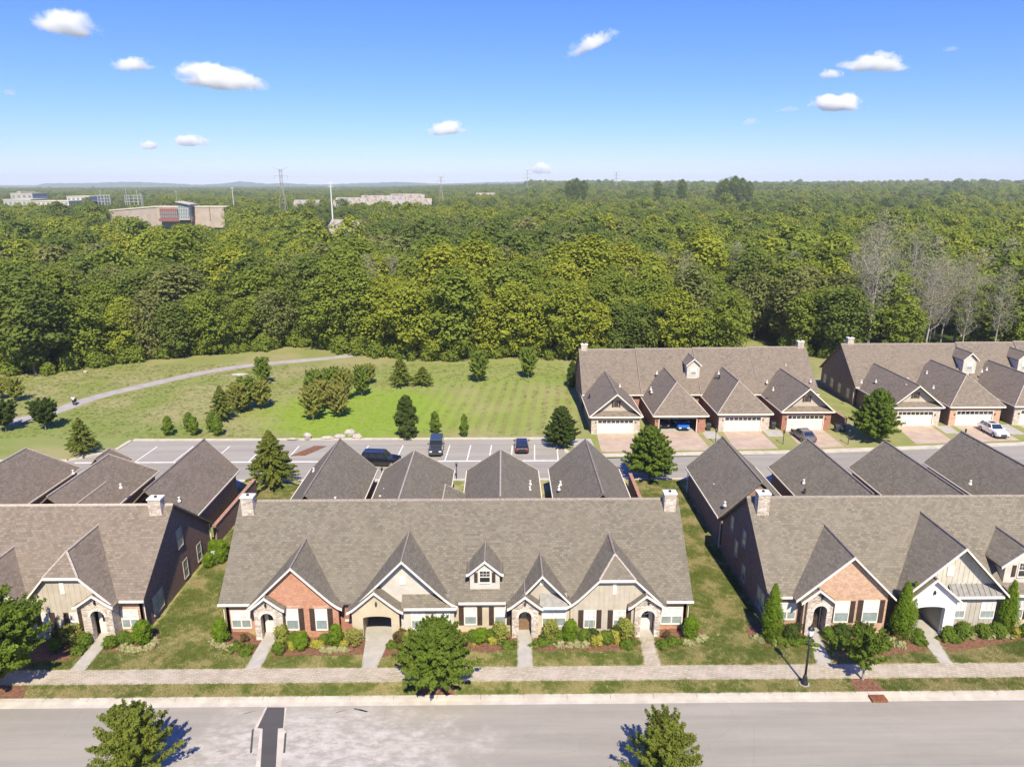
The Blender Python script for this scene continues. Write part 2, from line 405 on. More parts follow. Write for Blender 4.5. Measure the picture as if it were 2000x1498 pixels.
        # outline: one simple loop that runs down into the doorway
        out = [(xl, z0)] + [(xl, under(xl))] + [(x, under(x)) for x in xs[1:-1]] + [(xr, under(xr)), (xr, z0), (orr, z0)] + arcp + [(ol, z0)]
        s.wall(out, yf, mat, th=.38, name='porch_wall')
        for (a, b) in ((xl, xl + .3), (xr - .3, xr)):
            s.p(MB().box(a, b, *sorted((yf + d * .38, yf + d * depth)), z0, ze - .2), 'porch_side', mat)
        if arch == 'round':
            # surround of paler stones, one by one
            r = (orr - ol) / 2; c = (ol + orr) / 2; zc = ztop - r
            for i in range(9):
                a0, a1 = math.pi * (i + .06) / 9, math.pi * (i + .94) / 9
                P = [(c + (r + .01) * math.cos(a0), zc + (r + .01) * math.sin(a0)), (c + (r + .2) * math.cos(a0), zc + (r + .2) * math.sin(a0)),
                     (c + (r + .2) * math.cos(a1), zc + (r + .2) * math.sin(a1)), (c + (r + .01) * math.cos(a1), zc + (r + .01) * math.sin(a1))]
                s.p(MB().prism(P, [], *sorted((yf - d * .05, yf - d * .003))), 'arch_stone', 'archstone')
        if lamp:
            lz = (ztop + za) / 2 + .0; c = (ol + orr) / 2
            mb = MB(); yy = yf - d * .14; mb.box(c - .03, c + .03, *sorted((yf - d * .003, yf - d * .05)), lz - .12, lz + .16)
            mb.lathe([(.02, -.14), (.07, -.12), (.09, .08), (.03, .16), (.015, .24)], (c, yy, lz), 6)
            s.p(mb, 'lantern', 'blackmetal')
        if door:
            yd = yf + d * (depth - .05); dw = (orr - ol) / 2 - .02; c = (ol + orr) / 2
            dm = {'wood': 'wooddoor', 'black': 'shutter', 'white': 'trim'}[door]
            fr = s.p(MB().box(c - dw - .1, c + dw + .1, *sorted((yd + d * .05, yd + d * .15)), -.1, 2.45), 'door_frame', 'trim')
            dd = s.p(MB().box(c - dw + .02, c + dw - .02, *sorted((yd, yd + d * .048)), 0, 2.2), 'door', dm)
            s.p(MB().box(c - dw * .55, c + dw * .55, *sorted((yd - d * .012, yd - d * .001)), 1.1, 2.0), 'door_pane', 'pane_black', dd)
        if floor: s.p(MB().box(xl + .3, xr - .3, *sorted((yf + d * .05, yf + d * depth)), -.05, .06), 'porch_floor', 'concrete')
    def chimney(s, x, y, w, dpt, ztop, zbot, mat='stone'):
        c = s.p(MB().box(x - w / 2, x + w / 2, y - dpt / 2, y + dpt / 2, zbot, ztop - .12), 'chimney', mat)
        s.p(MB().box(x - w / 2 - .07, x + w / 2 + .07, y - dpt / 2 - .07, y + dpt / 2 + .07, ztop - .12, ztop), 'chimney_cap', 'vent', c)
        s.p(MB().tube((x, y, ztop), (x, y, ztop + .12), .14, .12, 8), 'flue', 'blackmetal', c)
    def vent(s, x, y, z, h=.38, r=.06, dark=False):
        mb = MB(); r *= 1.35; mb.lathe([(r * 2.2, -.1), (r * 2.0, .03), (r, .1), (r, h - .08), (r * 1.5, h - .07), (r * 1.5, h)], (x, y, z), 8)
        s.p(mb, 'roof_vent', 'blackmetal' if dark else 'vent')
    def wing(s, x0, x1, yEnd, yStart, zE, zR, end='gable', wallm='brick_brown', xr=None, hipdy=2.2, ov=.35, front=None, capm='cap', t=.15, endwall=True, soffit=True):
        """roof running away from the main block; yEnd is the free end"""
        d = 1 if yEnd > yStart else -1; xr = (x0 + x1) / 2 if xr is None else xr; a, b = x0, x1
        if end == 'gable':
            P = [[(a, yStart, zE), (xr, yStart, zR), (xr, yEnd, zR), (a, yEnd, zE)], [(xr, yStart, zR), (b, yStart, zE), (b, yEnd, zE), (xr, yEnd, zR)]]
            yr = yEnd
        else:
            yr = yEnd - d * hipdy
            P = [[(a, yStart, zE), (xr, yStart, zR), (xr, yr, zR), (a, yEnd, zE)], [(xr, yStart, zR), (b, yStart, zE), (b, yEnd, zE), (xr, yr, zR)], [(a, yEnd, zE), (xr, yr, zR), (b, yEnd, zE)]]
            for e in (a, b): s.p(MB().tube((e, yEnd, zE + .02), (xr, yr, zR + .03), .075, n=6), 'hip_cap', 'capA')
        s.p(MB().shell(P, t), 'wing_roof', s.roof)
        s.p(MB().tube((xr, yStart, zR + .02), (xr, yr, zR + .02), .09, n=6), 'ridge_cap', capm)
        wa, wb, we = a + ov, b - ov, yEnd - d * ov
        for (u, v) in ((wa, wa + .22), (wb - .22, wb)): s.p(MB().box(u, v, *sorted((yStart, we - d * .251)), -.1, zE - .06 + ov * .3), 'side_wall', wallm)
        if endwall:
            sl = (zR - zE) / (xr - a); sr = (zR - zE) / (b - xr)
            out = [(wa, -.1), (wb, -.1), (wb, zE + ov * sr - .2), (xr, zR - .2), (wa, zE + ov * sl - .2)] if end == 'gable' else [(wa, -.1), (wb, -.1), (wb, zE), (wa, zE)]
            s.p(MB().prism(out, [], *sorted((we, we - d * .25))), 'end_wall', wallm)
        if end == 'gable':
            q = s.side; s.side = -d; s.rake_trim([(a, zE), (xr, zR), (b, zE)], yEnd, .18, .07, 'rake_trim', 'capA' if d > 0 else 'trim'); s.side = q
        for e, sg in ((a, -1), (b, 1)):
            xx = sorted((e + sg * .1, e + sg * .004)); s.p(MB().box(xx[0], xx[1], *sorted((yStart, yEnd)), zE - .16, zE - .01), 'gutter', 'gutter')
M['sidetrim'] = m_plain('shade_toned_window_trim', (.42, .36, .29), .6, .3); M['pane_dim'] = m_glass('shade_toned_pane', (.36, .40, .34), .3)  # side-window trim and panes coloured dimmer, the end walls' shade put into them
M['archstone'] = m_stucco('arch_stone', (.70, .63, .56))

# ------------------------------------------------------------------ crop coordinates of the photograph -> pixels
c1 = lambda u, v: (400 + u / 3.942, 940 + v / 3.942)
c2 = lambda u, v: (880 + u / 3.846, 940 + v / 3.846)
c3 = lambda u, v: (1340 + u / 2.995, 840 + v / 2.995)
cc = lambda u, v: (980 + u / 5, 1120 + v / 5)
cA = lambda u, v: (410 + u / 6.25, 1130 + v / 6.25)
cB = lambda u, v: (670 + u / 6.25, 1130 + v / 6.25)
cl = lambda u, v: (u / 5.882, 1080 + v / 5.882)
cr = lambda u, v: (1440 + u / 5.882, 1060 + v / 5.882)
cq = lambda u, v: (1740 + u / 6.808, 1060 + v / 6.808)
c6 = lambda u, v: (1100 + u / 3.7037, 640 + v / 3.7037)
c7 = lambda u, v: (1580 + u / 4.762, 640 + v / 4.762)
def XZ(fn, u, v, Y): p = at(*fn(u, v), Y=Y); return (p[0], p[2])

DH = lambda a, b: [(a - .03, .02), (b + .03, .02), (b + .03, 2.6), (a - .03, 2.6)]
GY, MY, PY = 50.0, 50.8, 49.7          # faces of gable walls, of the set-back walls and of the porches
def win(row, fn, u0, v0, u1, v1, Y, **k):
    a = XZ(fn, u0, v0, Y); b = XZ(fn, u1, v1, Y)
    z0, z1 = min(a[1], b[1]), max(a[1], b[1])
    row.window(min(a[0], b[0]), max(a[0], b[0]), z0, z1, Y, **k)
def gable_under(left, right, xs0, xs1, z0, drop=.16):
    P = sorted(left + right[:-1]); 
    def f(x):
        for (a, b) in zip(P[:-1], P[1:]):
            if a[0] - 1e-6 <= x <= b[0] + 1e-6: return a[1] + (b[1] - a[1]) * (x - a[0]) / max(1e-6, b[0] - a[0]) - drop
        return min(P[0][1], P[-1][1]) - drop
    xs = [xs0] + [q[0] for q in P if xs0 < q[0] < xs1] + [xs1]
    return [(xs0, z0)] + [(x, f(x)) for x in xs] + [(xs1, z0)], f
def capped(f, zc): return lambda x: min(f(x), zc - .16)

# ================================================================== terrace B (centre)
B = Row('townhouse_row', 'grey-roofed terrace in the centre with four doors, a small dormer and chimneys at both ends', 'house', 'terraces of brick and siding townhouses', 'roofB', -22.7, 15.1, 50.35, 2.87, 57.0, 8.75, MY)
B.main_roof(63.7)
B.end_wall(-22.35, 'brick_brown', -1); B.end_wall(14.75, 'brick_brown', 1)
B.chimney(-21.75, 56.3, 1.0, .75, 9.5, 7.2); B.chimney(14.2, 56.4, 1.0, .75, 9.6, 7.2)
# unit 1: brick
B.wall([(-22.34, -.1), (-22.34, 2.8), (-19.6, 2.8), (-19.6, -.1)], MY, 'brick_orange')
B.gutter(-22.75, -19.9)
win(B, cA, 262, 395, 505, 590, MY, lites=2)
L = [(-20.3, 2.75), (-16.52, 6.42)]; Rr = flare(-12.75, 2.82, -16.52, 6.42)
B.front_roof(L, Rr, 49.65)
o, f = gable_under(L, Rr, -19.7, -13.15, -.1)
B.wall(o, GY, 'brick_orange', [DH(-19.22, -18.2)])
win(B, cA, 930, 375, 1085, 610, GY, shutters='lr'); win(B, cA, 1290, 375, 1435, 612, GY, shutters='lr')
for a, b in ((920, 1090), (1275, 1445)):
    p = XZ(cA, a, 352, GY); q = XZ(cA, b, 352, GY); B.p(MB().box(p[0] - .08, q[0] + .08, GY - .06, GY - .003, p[1] - .04, p[1] + .16), 'lintel', 'brick_tan')
B.porch(-19.72, -17.5, -19.22, -18.2, 2.42, 1.9, (-18.7, 3.98), 2.88, PY, 'stone', -20.15, -17.2, door='white')
# link wall with niche
B.wall([(-13.2, -.1), (-13.2, 2.7), (-11.9, 2.7), (-11.9, -.1)], MY, 'brick_red')
B.p(MB().box(-12.85, -12.2, MY - .1, MY - .003, .95, 1.1), 'niche_sill', 'trim')
# unit 2: pale gable with pent roof, cream carriage porch
L = [(-12.0, 2.75), (-7.95, 6.88)]; Rr = flare(-3.7, 2.87, -7.95, 6.88)
B.front_roof(L, Rr, 49.75)
o, f = gable_under(L, Rr, -11.0, -4.1, 2.6); B.wall(o, 50.4, 'offwhite'); B.battens(-11, -4.2, f, 50.4, 'offwhite', 3.5, .5)
B.p(MB().box(-8.25, -7.75, 50.33, 50.398, 4.5, 5.2), 'attic_vent', 'trim')
B.p(MB().shell([[(-8.1, 49.6, 2.86), (-3.8, 49.6, 2.86), (-4.0, 50.42, 3.62), (-8.1, 50.42, 3.62)]], .1), 'pent_roof', B.roof)
B.gutter(-7.9, -3.75, 49.6, 2.86)
B.wall([(-8.2, -.1), (-8.2, 2.75), (-4.0, 2.75), (-4.0, -.1)], GY, 'offwhite')
B.battens(-8.2, -4.0, lambda x: 2.75, GY, 'offwhite', 0)
B.window(-7.35, -6.4, .8, 2.3, GY); B.window(-5.3, -4.4, .8, 2.3, GY)
B.porch(-12.0, -8.3, -11.15, -8.92, 2.18, 0, (-10.12, 4.5), 2.72, 49.55, 'cream', -12.35, -7.9, door=None, arch='seg', seg=.2, depth=.4)
for xx in (-11.35, -8.72): B.p(MB().box(xx - .1, xx + .1, 49.95, 57, -.1, 2.7), 'passage_wall', 'cream')
B.p(MB().box(-11.25, -8.82, 49.9, 57, -.05, .05), 'passage_floor', 'concrete')
B.p(MB().box(-11.25, -8.82, 57, 57.2, -.1, 2.7), 'passage_end', 'brick_red')
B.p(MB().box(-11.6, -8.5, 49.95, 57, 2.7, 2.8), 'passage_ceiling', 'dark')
# unit 3
B.wall([(-4.05, -.1), (-4.05, 2.8), (.75, 2.8), (.75, -.1)], MY - .15, 'cream')
B.gutter(-3.65, .12)
win(B, c2, 108, 950, 192, 1068, MY - .15, shutters='lr'); win(B, c2, 335, 950, 412, 1068, MY - .15, shutters='lr')
B.porch(.6, 2.7, 1.13, 2.15, 2.42, 0, (1.62, 3.95), 2.86, PY, 'stone', .2, 3.05, door='wood')
L = [(.55, 2.75), (2.98, 5.54)]; Rr = [(5.25, 3.1), (2.98, 5.54)]
B.front_roof(L, Rr, 49.75)
o, f = gable_under(L, Rr, 1.2, 5.0, 2.6); B.wall(o, 50.4, 'beige')
B.p(MB().box(2.8, 3.16, 50.33, 50.398, 4.35, 4.75), 'attic_vent', 'trim')
B.p(MB().shell([[(2.8, 49.62, 2.86), (5.0, 49.62, 2.86), (5.0, 50.42, 3.62), (2.8, 50.42, 3.62)]], .1), 'pent_roof', 'metalroof')
B.gutter(3.0, 4.95, 49.62, 2.86)
B.wall([(2.6, -.1), (2.6, 2.75), (5.2, 2.75), (5.2, -.1)], GY + .1, 'cream')
win(B, cc, 402, 345, 618, 505, GY + .1, lites=2)
# dormer of unit 3
dl = [(-3.05, 5.05), (-2.85, 5.1), (-1.55, 6.22)]; dr = [(-.05, 5.05), (-.25, 5.1), (-1.55, 6.22)]
B.front_roof(dl, dr, 50.85, capm='cap')
o, f = gable_under(dl, dr, -2.75, -.36, 3.6, .14); B.wall(o, 51.05, 'offwhite', th=.15, name='dormer_wall')
for xx in (-2.75, -.5): B.p(MB().prism([(51.2, B.zb(51.2) - .1), (51.2, 4.95), (B.yb(4.95), 4.95)], [], xx, xx + .14, 'x'), 'dormer_side', 'offwhite')
B.window(-1.95, -1.15, 4.25, 5.25, 51.05, dark=True, shutters='', name='dormer_window')
for a in (-2.4, -.98): B.p(MB().box(a, a + .28, 50.98, 51.047, 4.25, 5.1), 'shutter', 'shutter')
# unit 4: clipped gable
L = flare(4.95, 2.86, 8.8, 6.62); Rr = [(12.7, 2.8), (8.8, 6.62)]
B.front_roof(L, Rr, 49.65, clip=(5.17, 51.1))
o, f = gable_under(L, Rr, 5.25, 12.2, -.1); o = [(x, min(z, 5.02)) for x, z in o]
xa = 8.8 - (6.62 - 5.17) / (6.62 - 2.8) * 3.9; xb = 8.8 + (6.62 - 5.17) / (6.62 - 2.8) * 3.9
o = [p for p in o if not (abs(p[0] - 8.8) < .01)]; o = [o[0]] + sorted([p for p in o[1:-1]] + [(xa + .15, 5.01), (xb - .15, 5.01)]) + [o[-1]]
B.wall(o, GY, 'beige', [DH(10.85, 11.95)]); B.battens(5.3, 12.1, lambda x: 0 if 10.7 < x < 12.1 else min(f(x), 5.0), GY, 'beige', 0, .4)
B.p(MB().box(8.55, 8.85, GY - .07, GY - .003, 3.75, 4.75), 'attic_vent', 'trim')
win(B, cc, 810, 365, 908, 520, GY, shutters='lr'); win(B, cc, 1098, 365, 1195, 520, GY, shutters='lr')
B.porch(10.35, 12.4, 10.85, 11.95, 2.42, 0, (11.15, 3.97), 2.86, PY, 'stone', 9.75, 12.85, door='white')
w = MB(); 
for i in range(14):
    a = 2 * math.pi * i / 14; w.tube((11.4 + .27 * math.cos(a), 50.68, 1.75 + .27 * math.sin(a)), (11.4 + .27 * math.cos(a + .45), 50.68, 1.75 + .27 * math.sin(a + .45)), .05, n=5)
tag(B.p(w, 'wreath', 'trim'), '', ''); w_ = bpy.data.objects['wreath']; del w_['label'], w_['category']
B.wall([(12.3, -.1), (12.3, 2.8), (14.74, 2.8), (14.74, -.1)], MY, 'brick_orange'); B.gutter(12.95, 15.15)
win(B, cc, 1565, 330, 1750, 482, MY, lites=2)
for xx in (-22.45, 14.85): B.p(MB().tube((xx, 50.68, 0), (xx, 50.68, 2.8), .045, n=6), 'downspout', 'gutter')
# rear wings of B
B.wing(-22.4, -14.7, 77.9, 62.5, 3.0, 6.75, 'gable', 'brick_red', xr=-18.8)
B.wing(-13.9, -5.75, 77.4, 62.5, 3.0, 6.3, 'hip', 'brick_red', xr=-9.95, capm='capA')
B.wing(-4.25, 3.95, 77.2, 62.5, 3.0, 6.45, 'hip', 'brick_red', xr=-.35, capm='capA')
B.wing(5.2, 13.35, 77.6, 62.5, 3.0, 6.7, 'gable', 'brick_red', xr=9.4)
B.wing(-6.6, -3.6, 70.5, 62.5, 2.9, 4.2, 'gable', 'brick_red', xr=-6.2, capm='capA')
for (u, v, e) in ((697, 500, -1), (707, 560, -1), (920, 800, 1), (1425, 710, -2), (1380, 785, -2)):
    x, y = 480 + u / 5.263, 820 + v / 5.263
    p = at(x, y, Z=5.0 if e > -2 else 4.0); B.vent(p[0], p[1], p[2] - .3, dark=False)
for (u, v) in ((665, 460), (665, 520), (925, 635), (920, 695), (1235, 640), (1220, 690), (1520, 500), (1505, 555), (1720, 690)):
    x, y = 860 + u / 5.263, 820 + v / 5.263
    zz = 5.6 if (620 < u < 700 or 1480 < u < 1560) else 4.2
    p = at(x, y, Z=zz); B.vent(p[0], p[1], p[2] - .25)

# ================================================================== terrace A (left)
A = Row('townhouse_row', 'brown-roofed terrace at the left edge with its dark brick end wall facing right', 'house', 'terraces of brick and siding townhouses', 'roofA', -60.0, -28.55, 50.35, 3.25, 57.2, 8.35, MY)
A.main_roof(64.6, capm='capA')
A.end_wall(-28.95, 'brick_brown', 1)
A.chimney(-29.75, 56.7, 1.05, .8, 9.2, 7)
A.wall([(-31.2, -.1), (-31.2, 3.1), (-28.96, 3.1), (-28.96, -.1)], MY, 'brick_tan')
win(A, cl, 1392, 655, 1606, 850, MY, lites=2); A.gutter(-30.6, -28.5)
L = flare(-38.0, 3.3, -34.35, 7.15); Rr = [(-30.55, 3.2), (-34.35, 7.15)]
A.front_roof(L, Rr, 49.65, clip=(5.67, 51.1), capm='capA')
o, f = gable_under(L, Rr, -37.7, -31.0, -.1)
sl = 3.8 / 3.95; xa = -34.35 - 1.48 * sl; xb = -34.35 + 1.48 * sl
o = [p for p in o if abs(p[0] + 34.35) > .01]; o = [o[0]] + sorted([p for p in o[1:-1]] + [(xa + .15, 5.5), (xb - .15, 5.5)]) + [o[-1]]
A.wall(o, GY, 'beige', [DH(-32.5, -31.4)]); A.battens(-37.6, -31.2, lambda x: 0 if -32.7 < x < -31.2 else min(f(x), 5.5), GY, 'beige', 0, .42)
A.p(MB().box(-34.65, -34.3, GY - .07, GY - .003, 4.1, 5.1), 'attic_vent', 'trim')
win(A, cl, 485, 695, 590, 880, GY, shutters='lr'); win(A, cl, 805, 695, 915, 870, GY, shutters='lr')
A.porch(-33.15, -30.8, -32.5, -31.4, 2.75, 0, (-31.95, 4.3), 3.25, PY, 'stone', -33.6, -30.45, door='white')
# next unit
L = [(-45.6, 3.3), (-41.5, 6.3)]; Rr = flare(-37.4, 3.3, -40.6, 6.0)
L = flare(-44.2, 3.3, -40.6, 6.0); A.front_roof(L, Rr, 49.65, capm='capA')
o, f = gable_under(L, Rr, -43.8, -37.7, -.1); A.wall(o, GY, 'offwhite'); A.window(-42.4, -41.4, .9, 2.5, GY); A.window(-39.8, -38.8, .9, 2.5, GY, shutters='lr')
A.wall([(-60, -.1), (-60, 3.1), (-43.7, 3.1), (-43.7, -.1)], MY, 'cream'); A.gutter(-60, -44.4)
A.window(-47, -46, .8, 2.3, MY, shutters='lr')
# windows in the end wall of A
def side_win(row, X, py, z, w, h, sg, **k): row.window(py - w / 2, py + w / 2, z - h / 2, z + h / 2, X, axis='x', sgn=sg, mull=False, fm='sidetrim', up='pane_dim', **k)
side_win(A, -28.95, 58.2, 4.6, 1.0, 1.7, 1); side_win(A, -28.95, 58.6, 1.3, .8, 1.6, 1); side_win(A, -28.95, 61.6, 1.3, .8, 1.6, 1); side_win(A, -28.95, 53.2, 1.35, 1.7, 1.6, 1, lites=2)
A.p(MB().tube((-28.87, 64.3, 0), (-28.87, 64.3, 3.1), .05, n=6), 'downspout', 'gutter'); A.p(MB().tube((-28.87, 50.9, 0), (-28.87, 50.9, 3.0), .05, n=6), 'downspout', 'gutter')
A.wing(-38.1, -30.7, 77.8, 63.5, 3.0, 6.8, 'gable', 'brick_brown', xr=-34.3, capm='cap')
A.wing(-47.4, -39.9, 77.6, 63.5, 3.0, 6.2, 'hip', 'brick_brown', xr=-43.6, capm='capA', hipdy=3)
A.wing(-48.0, -44.6, 81.2, 76.5, 3.0, 5.0, 'hip', 'brick_brown', capm='capA', hipdy=1.6)
A.wing(-57.0, -49.4, 78.6, 63.5, 3.0, 6.6, 'hip', 'brick_brown', capm='capA', hipdy=3)
A.wing(-43.2, -40.6, 70.5, 63.5, 3.1, 4.7, 'gable', 'brick_brown', capm='capA'); A.wing(-53.0, -50.4, 70.2, 63.5, 3.1, 4.7, 'gable', 'brick_brown', capm='capA')
for (u, v, z) in ((905, 415, 5.0), (1345, 515, 4.9), (548, 310, 3.6)):
    p = at(u / 3.846, 840 + v / 3.846, Z=z); A.vent(p[0], p[1], p[2] - .2)

# ================================================================== terrace C (right)
Cc = Row('townhouse_row', 'tan-roofed terrace at the right edge with white painted carriage arch and brown brick side', 'house', 'terraces of brick and siding townhouses', 'roofC', 21.1, 62.0, 50.35, 3.2, 57.2, 8.75, MY)
C_ = Cc
C_.main_roof(64.1)
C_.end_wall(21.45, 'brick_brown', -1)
C_.chimney(22.15, 56.2, 1.0, .8, 9.65, 7.2)
C_.wall([(21.46, -.1), (21.46, 3.05), (24.3, 3.05), (24.3, -.1)], MY, 'brick_rose'); C_.gutter(21.1, 23.6)
win(C_, cr, 490, 695, 650, 868, MY, lites=2)
L = [(23.05, 3.25), (27.25, 7.06)]; Rr = [(31.0, 3.35), (27.25, 7.06)]
C_.front_roof(L, Rr, 49.65); o, f = gable_under(L, Rr, 23.9, 30.55, -.1); C_.wall(o, GY, 'brick_tan', [DH(24.6, 25.65)])
win(C_, cr, 1135, 680, 1255, 900, GY, shutters='lr'); win(C_, cr, 1462, 668, 1590, 900, GY, shutters='lr')
C_.porch(24.05, 26.1, 24.6, 25.65, 2.75, 0, (24.75, 4.35), 3.2, PY, 'stone', 23.4, 26.2, door='black', flare_=False)
C_.wall([(30.4, -.1), (30.4, 3.0), (32.6, 3.0), (32.6, -.1)], MY, 'brick_brown')
L = [(31.5, 3.5), (35.85, 7.78)]; Rr = [(39.95, 3.6), (35.85, 7.78)]
C_.front_roof(L, Rr, 49.6); o, f = gable_under(L, Rr, 33.2, 39.35, 3.3); C_.wall(o, 50.3, 'sage'); C_.battens(33.3, 39.3, f, 50.3, 'sage', 4.1, .42)
C_.p(MB().box(35.1, 35.6, 50.22, 50.298, 5.0, 5.85), 'attic_vent', 'trim')
seam = MB().shell([[(35.4, 49.55, 3.62), (39.4, 49.55, 3.62), (39.4, 50.32, 4.28), (35.4, 50.32, 4.28)]], .06)
pr_ = C_.p(seam, 'pent_roof', 'metalroof')
for i in range(10):
    x = 35.5 + i * .43; C_.p(MB().add([(x - .015, 49.54, 3.63), (x + .015, 49.54, 3.63), (x + .015, 50.31, 4.29), (x - .015, 50.31, 4.29), (x - .015, 49.54, 3.69), (x + .015, 49.54, 3.69), (x + .015, 50.31, 4.35), (x - .015, 50.31, 4.35)], [(0, 3, 2, 1), (4, 5, 6, 7), (0, 1, 5, 4), (1, 2, 6, 5), (2, 3, 7, 6), (3, 0, 4, 7)]), 'seam', 'metalroof', pr_)
C_.gutter(35.6, 39.5, 49.55, 3.6)
C_.wall([(35.3, -.1), (35.3, 3.45), (39.3, 3.45), (39.3, -.1)], GY, 'taupe'); C_.battens(35.4, 39.2, lambda x: 3.4, GY, 'taupe', 0, .42)
win(C_, cq, 845, 790, 955, 990, GY); win(C_, cq, 1215, 790, 1345, 990, GY)
C_.porch(32.2, 35.85, 32.75, 35.0, 2.7, 0, (33.75, 5.3), 3.35, 49.55, 'white', 31.75, 36.0, door=None, flare_=False, arch='seg', seg=.2, depth=.4)
for xx in (32.55, 35.2): C_.p(MB().box(xx - .1, xx + .1, 49.95, 55, -.1, 3.1), 'passage_wall', 'taupe')
C_.p(MB().box(32.65, 35.1, 49.9, 55, -.05, .05), 'passage_floor', 'concrete'); C_.p(MB().box(32.65, 35.1, 55, 55.2, -.1, 3.1), 'passage_end', 'beige')
C_.p(MB().box(32.7, 33.4, 54.9, 54.98, 0, 2.1), 'door', 'shutter'); C_.p(MB().box(32.4, 35.4, 49.95, 55, 3.1, 3.2), 'passage_ceiling', 'beige')
C_.wall([(39.2, -.1), (39.2, 3.05), (45, 3.05), (45, -.1)], MY, 'cream'); C_.window(40.6, 42.2, .8, 2.5, MY, lites=2, shutters='r'); C_.gutter(39.6, 45)
dl = [(39.9, 5.35), (41.85, 6.9)]; dr = [(43.8, 5.35), (41.85, 6.9)]
C_.front_roof(dl, dr, 50.95); o, f = gable_under(dl, dr, 40.4, 43.3, 3.8, .14); C_.wall(o, 51.15, 'offwhite', th=.15, name='dormer_wall')
for xx in (40.4, 43.16): C_.p(MB().prism([(51.3, C_.zb(51.3) - .1), (51.3, 5.5), (C_.yb(5.5), 5.5)], [], xx, xx + .14, 'x'), 'dormer_side', 'offwhite')
C_.window(41.5, 42.2, 4.4, 5.6, 51.15, dark=True, name='dormer_window'); C_.p(MB().box(40.95, 41.25, 51.08, 51.147, 4.4, 5.4), 'shutter', 'shutter')
L = flare(43.5, 3.3, 47, 6.6); Rr = flare(50.5, 3.3, 47, 6.6); C_.front_roof(L, Rr, 49.65); o, f = gable_under(L, Rr, 44, 50, -.1); C_.wall(o, GY, 'brick_rose')
for (y_, z_) in ((57.6, 4.5), (61.0, 4.3), (59.4, 2.6), (57.0, 1.4)): side_win(C_, 21.45, y_, z_, .8, 1.4, -1)
side_win(C_, 21.45, 52.6, 1.5, 1.6, 1.7, -1, lites=2)
C_.p(MB().tube((21.37, 64.2, 0), (21.37, 64.2, 3.1), .05, n=6), 'downspout', 'gutter'); C_.p(MB().tube((21.5, 77.5, 0), (21.5, 77.5, 2.9), .05, n=6), 'downspout', 'gutter')
C_.wing(21.3, 29.4, 77.9, 64.8, 3.05, 6.8, 'gable', 'brick_brown', xr=25.3)
# near gable of the first wing rises over the rear slope
C_.p(MB().prism([(21.7, 3.0), (25.3, 6.4), (28.9, 3.0)], [], 65.1, 65.3), 'end_wall', 'brick_brown')
C_.wing(31.0, 39.0, 77.9, 62.5, 3.0, 6.5, 'gable', 'brick_brown', xr=35.2)
C_.wing(40.3, 48.2, 77.6, 62.5, 3.0, 6.3, 'gable', 'brick_brown', xr=44.1)
C_.wing(49.9, 58.2, 79.0, 62.5, 3.0, 6.9, 'gable', 'brick_brown', xr=53.8)
for (u, v, z) in ((165, 320, 4.0), (350, 272, 5.6), (228, 425, 4.4), (690, 295, 4.3), (905, 235, 5.8), (695, 350, 3.9), (1400, 245, 5.6), (1345, 345, 4.3), (1665, 300, 4.4), (1915, 232, 5.8)):
    p = at(*c3(u, v), Z=z); C_.vent(p[0], p[1], p[2] - .25, dark=u == 695)

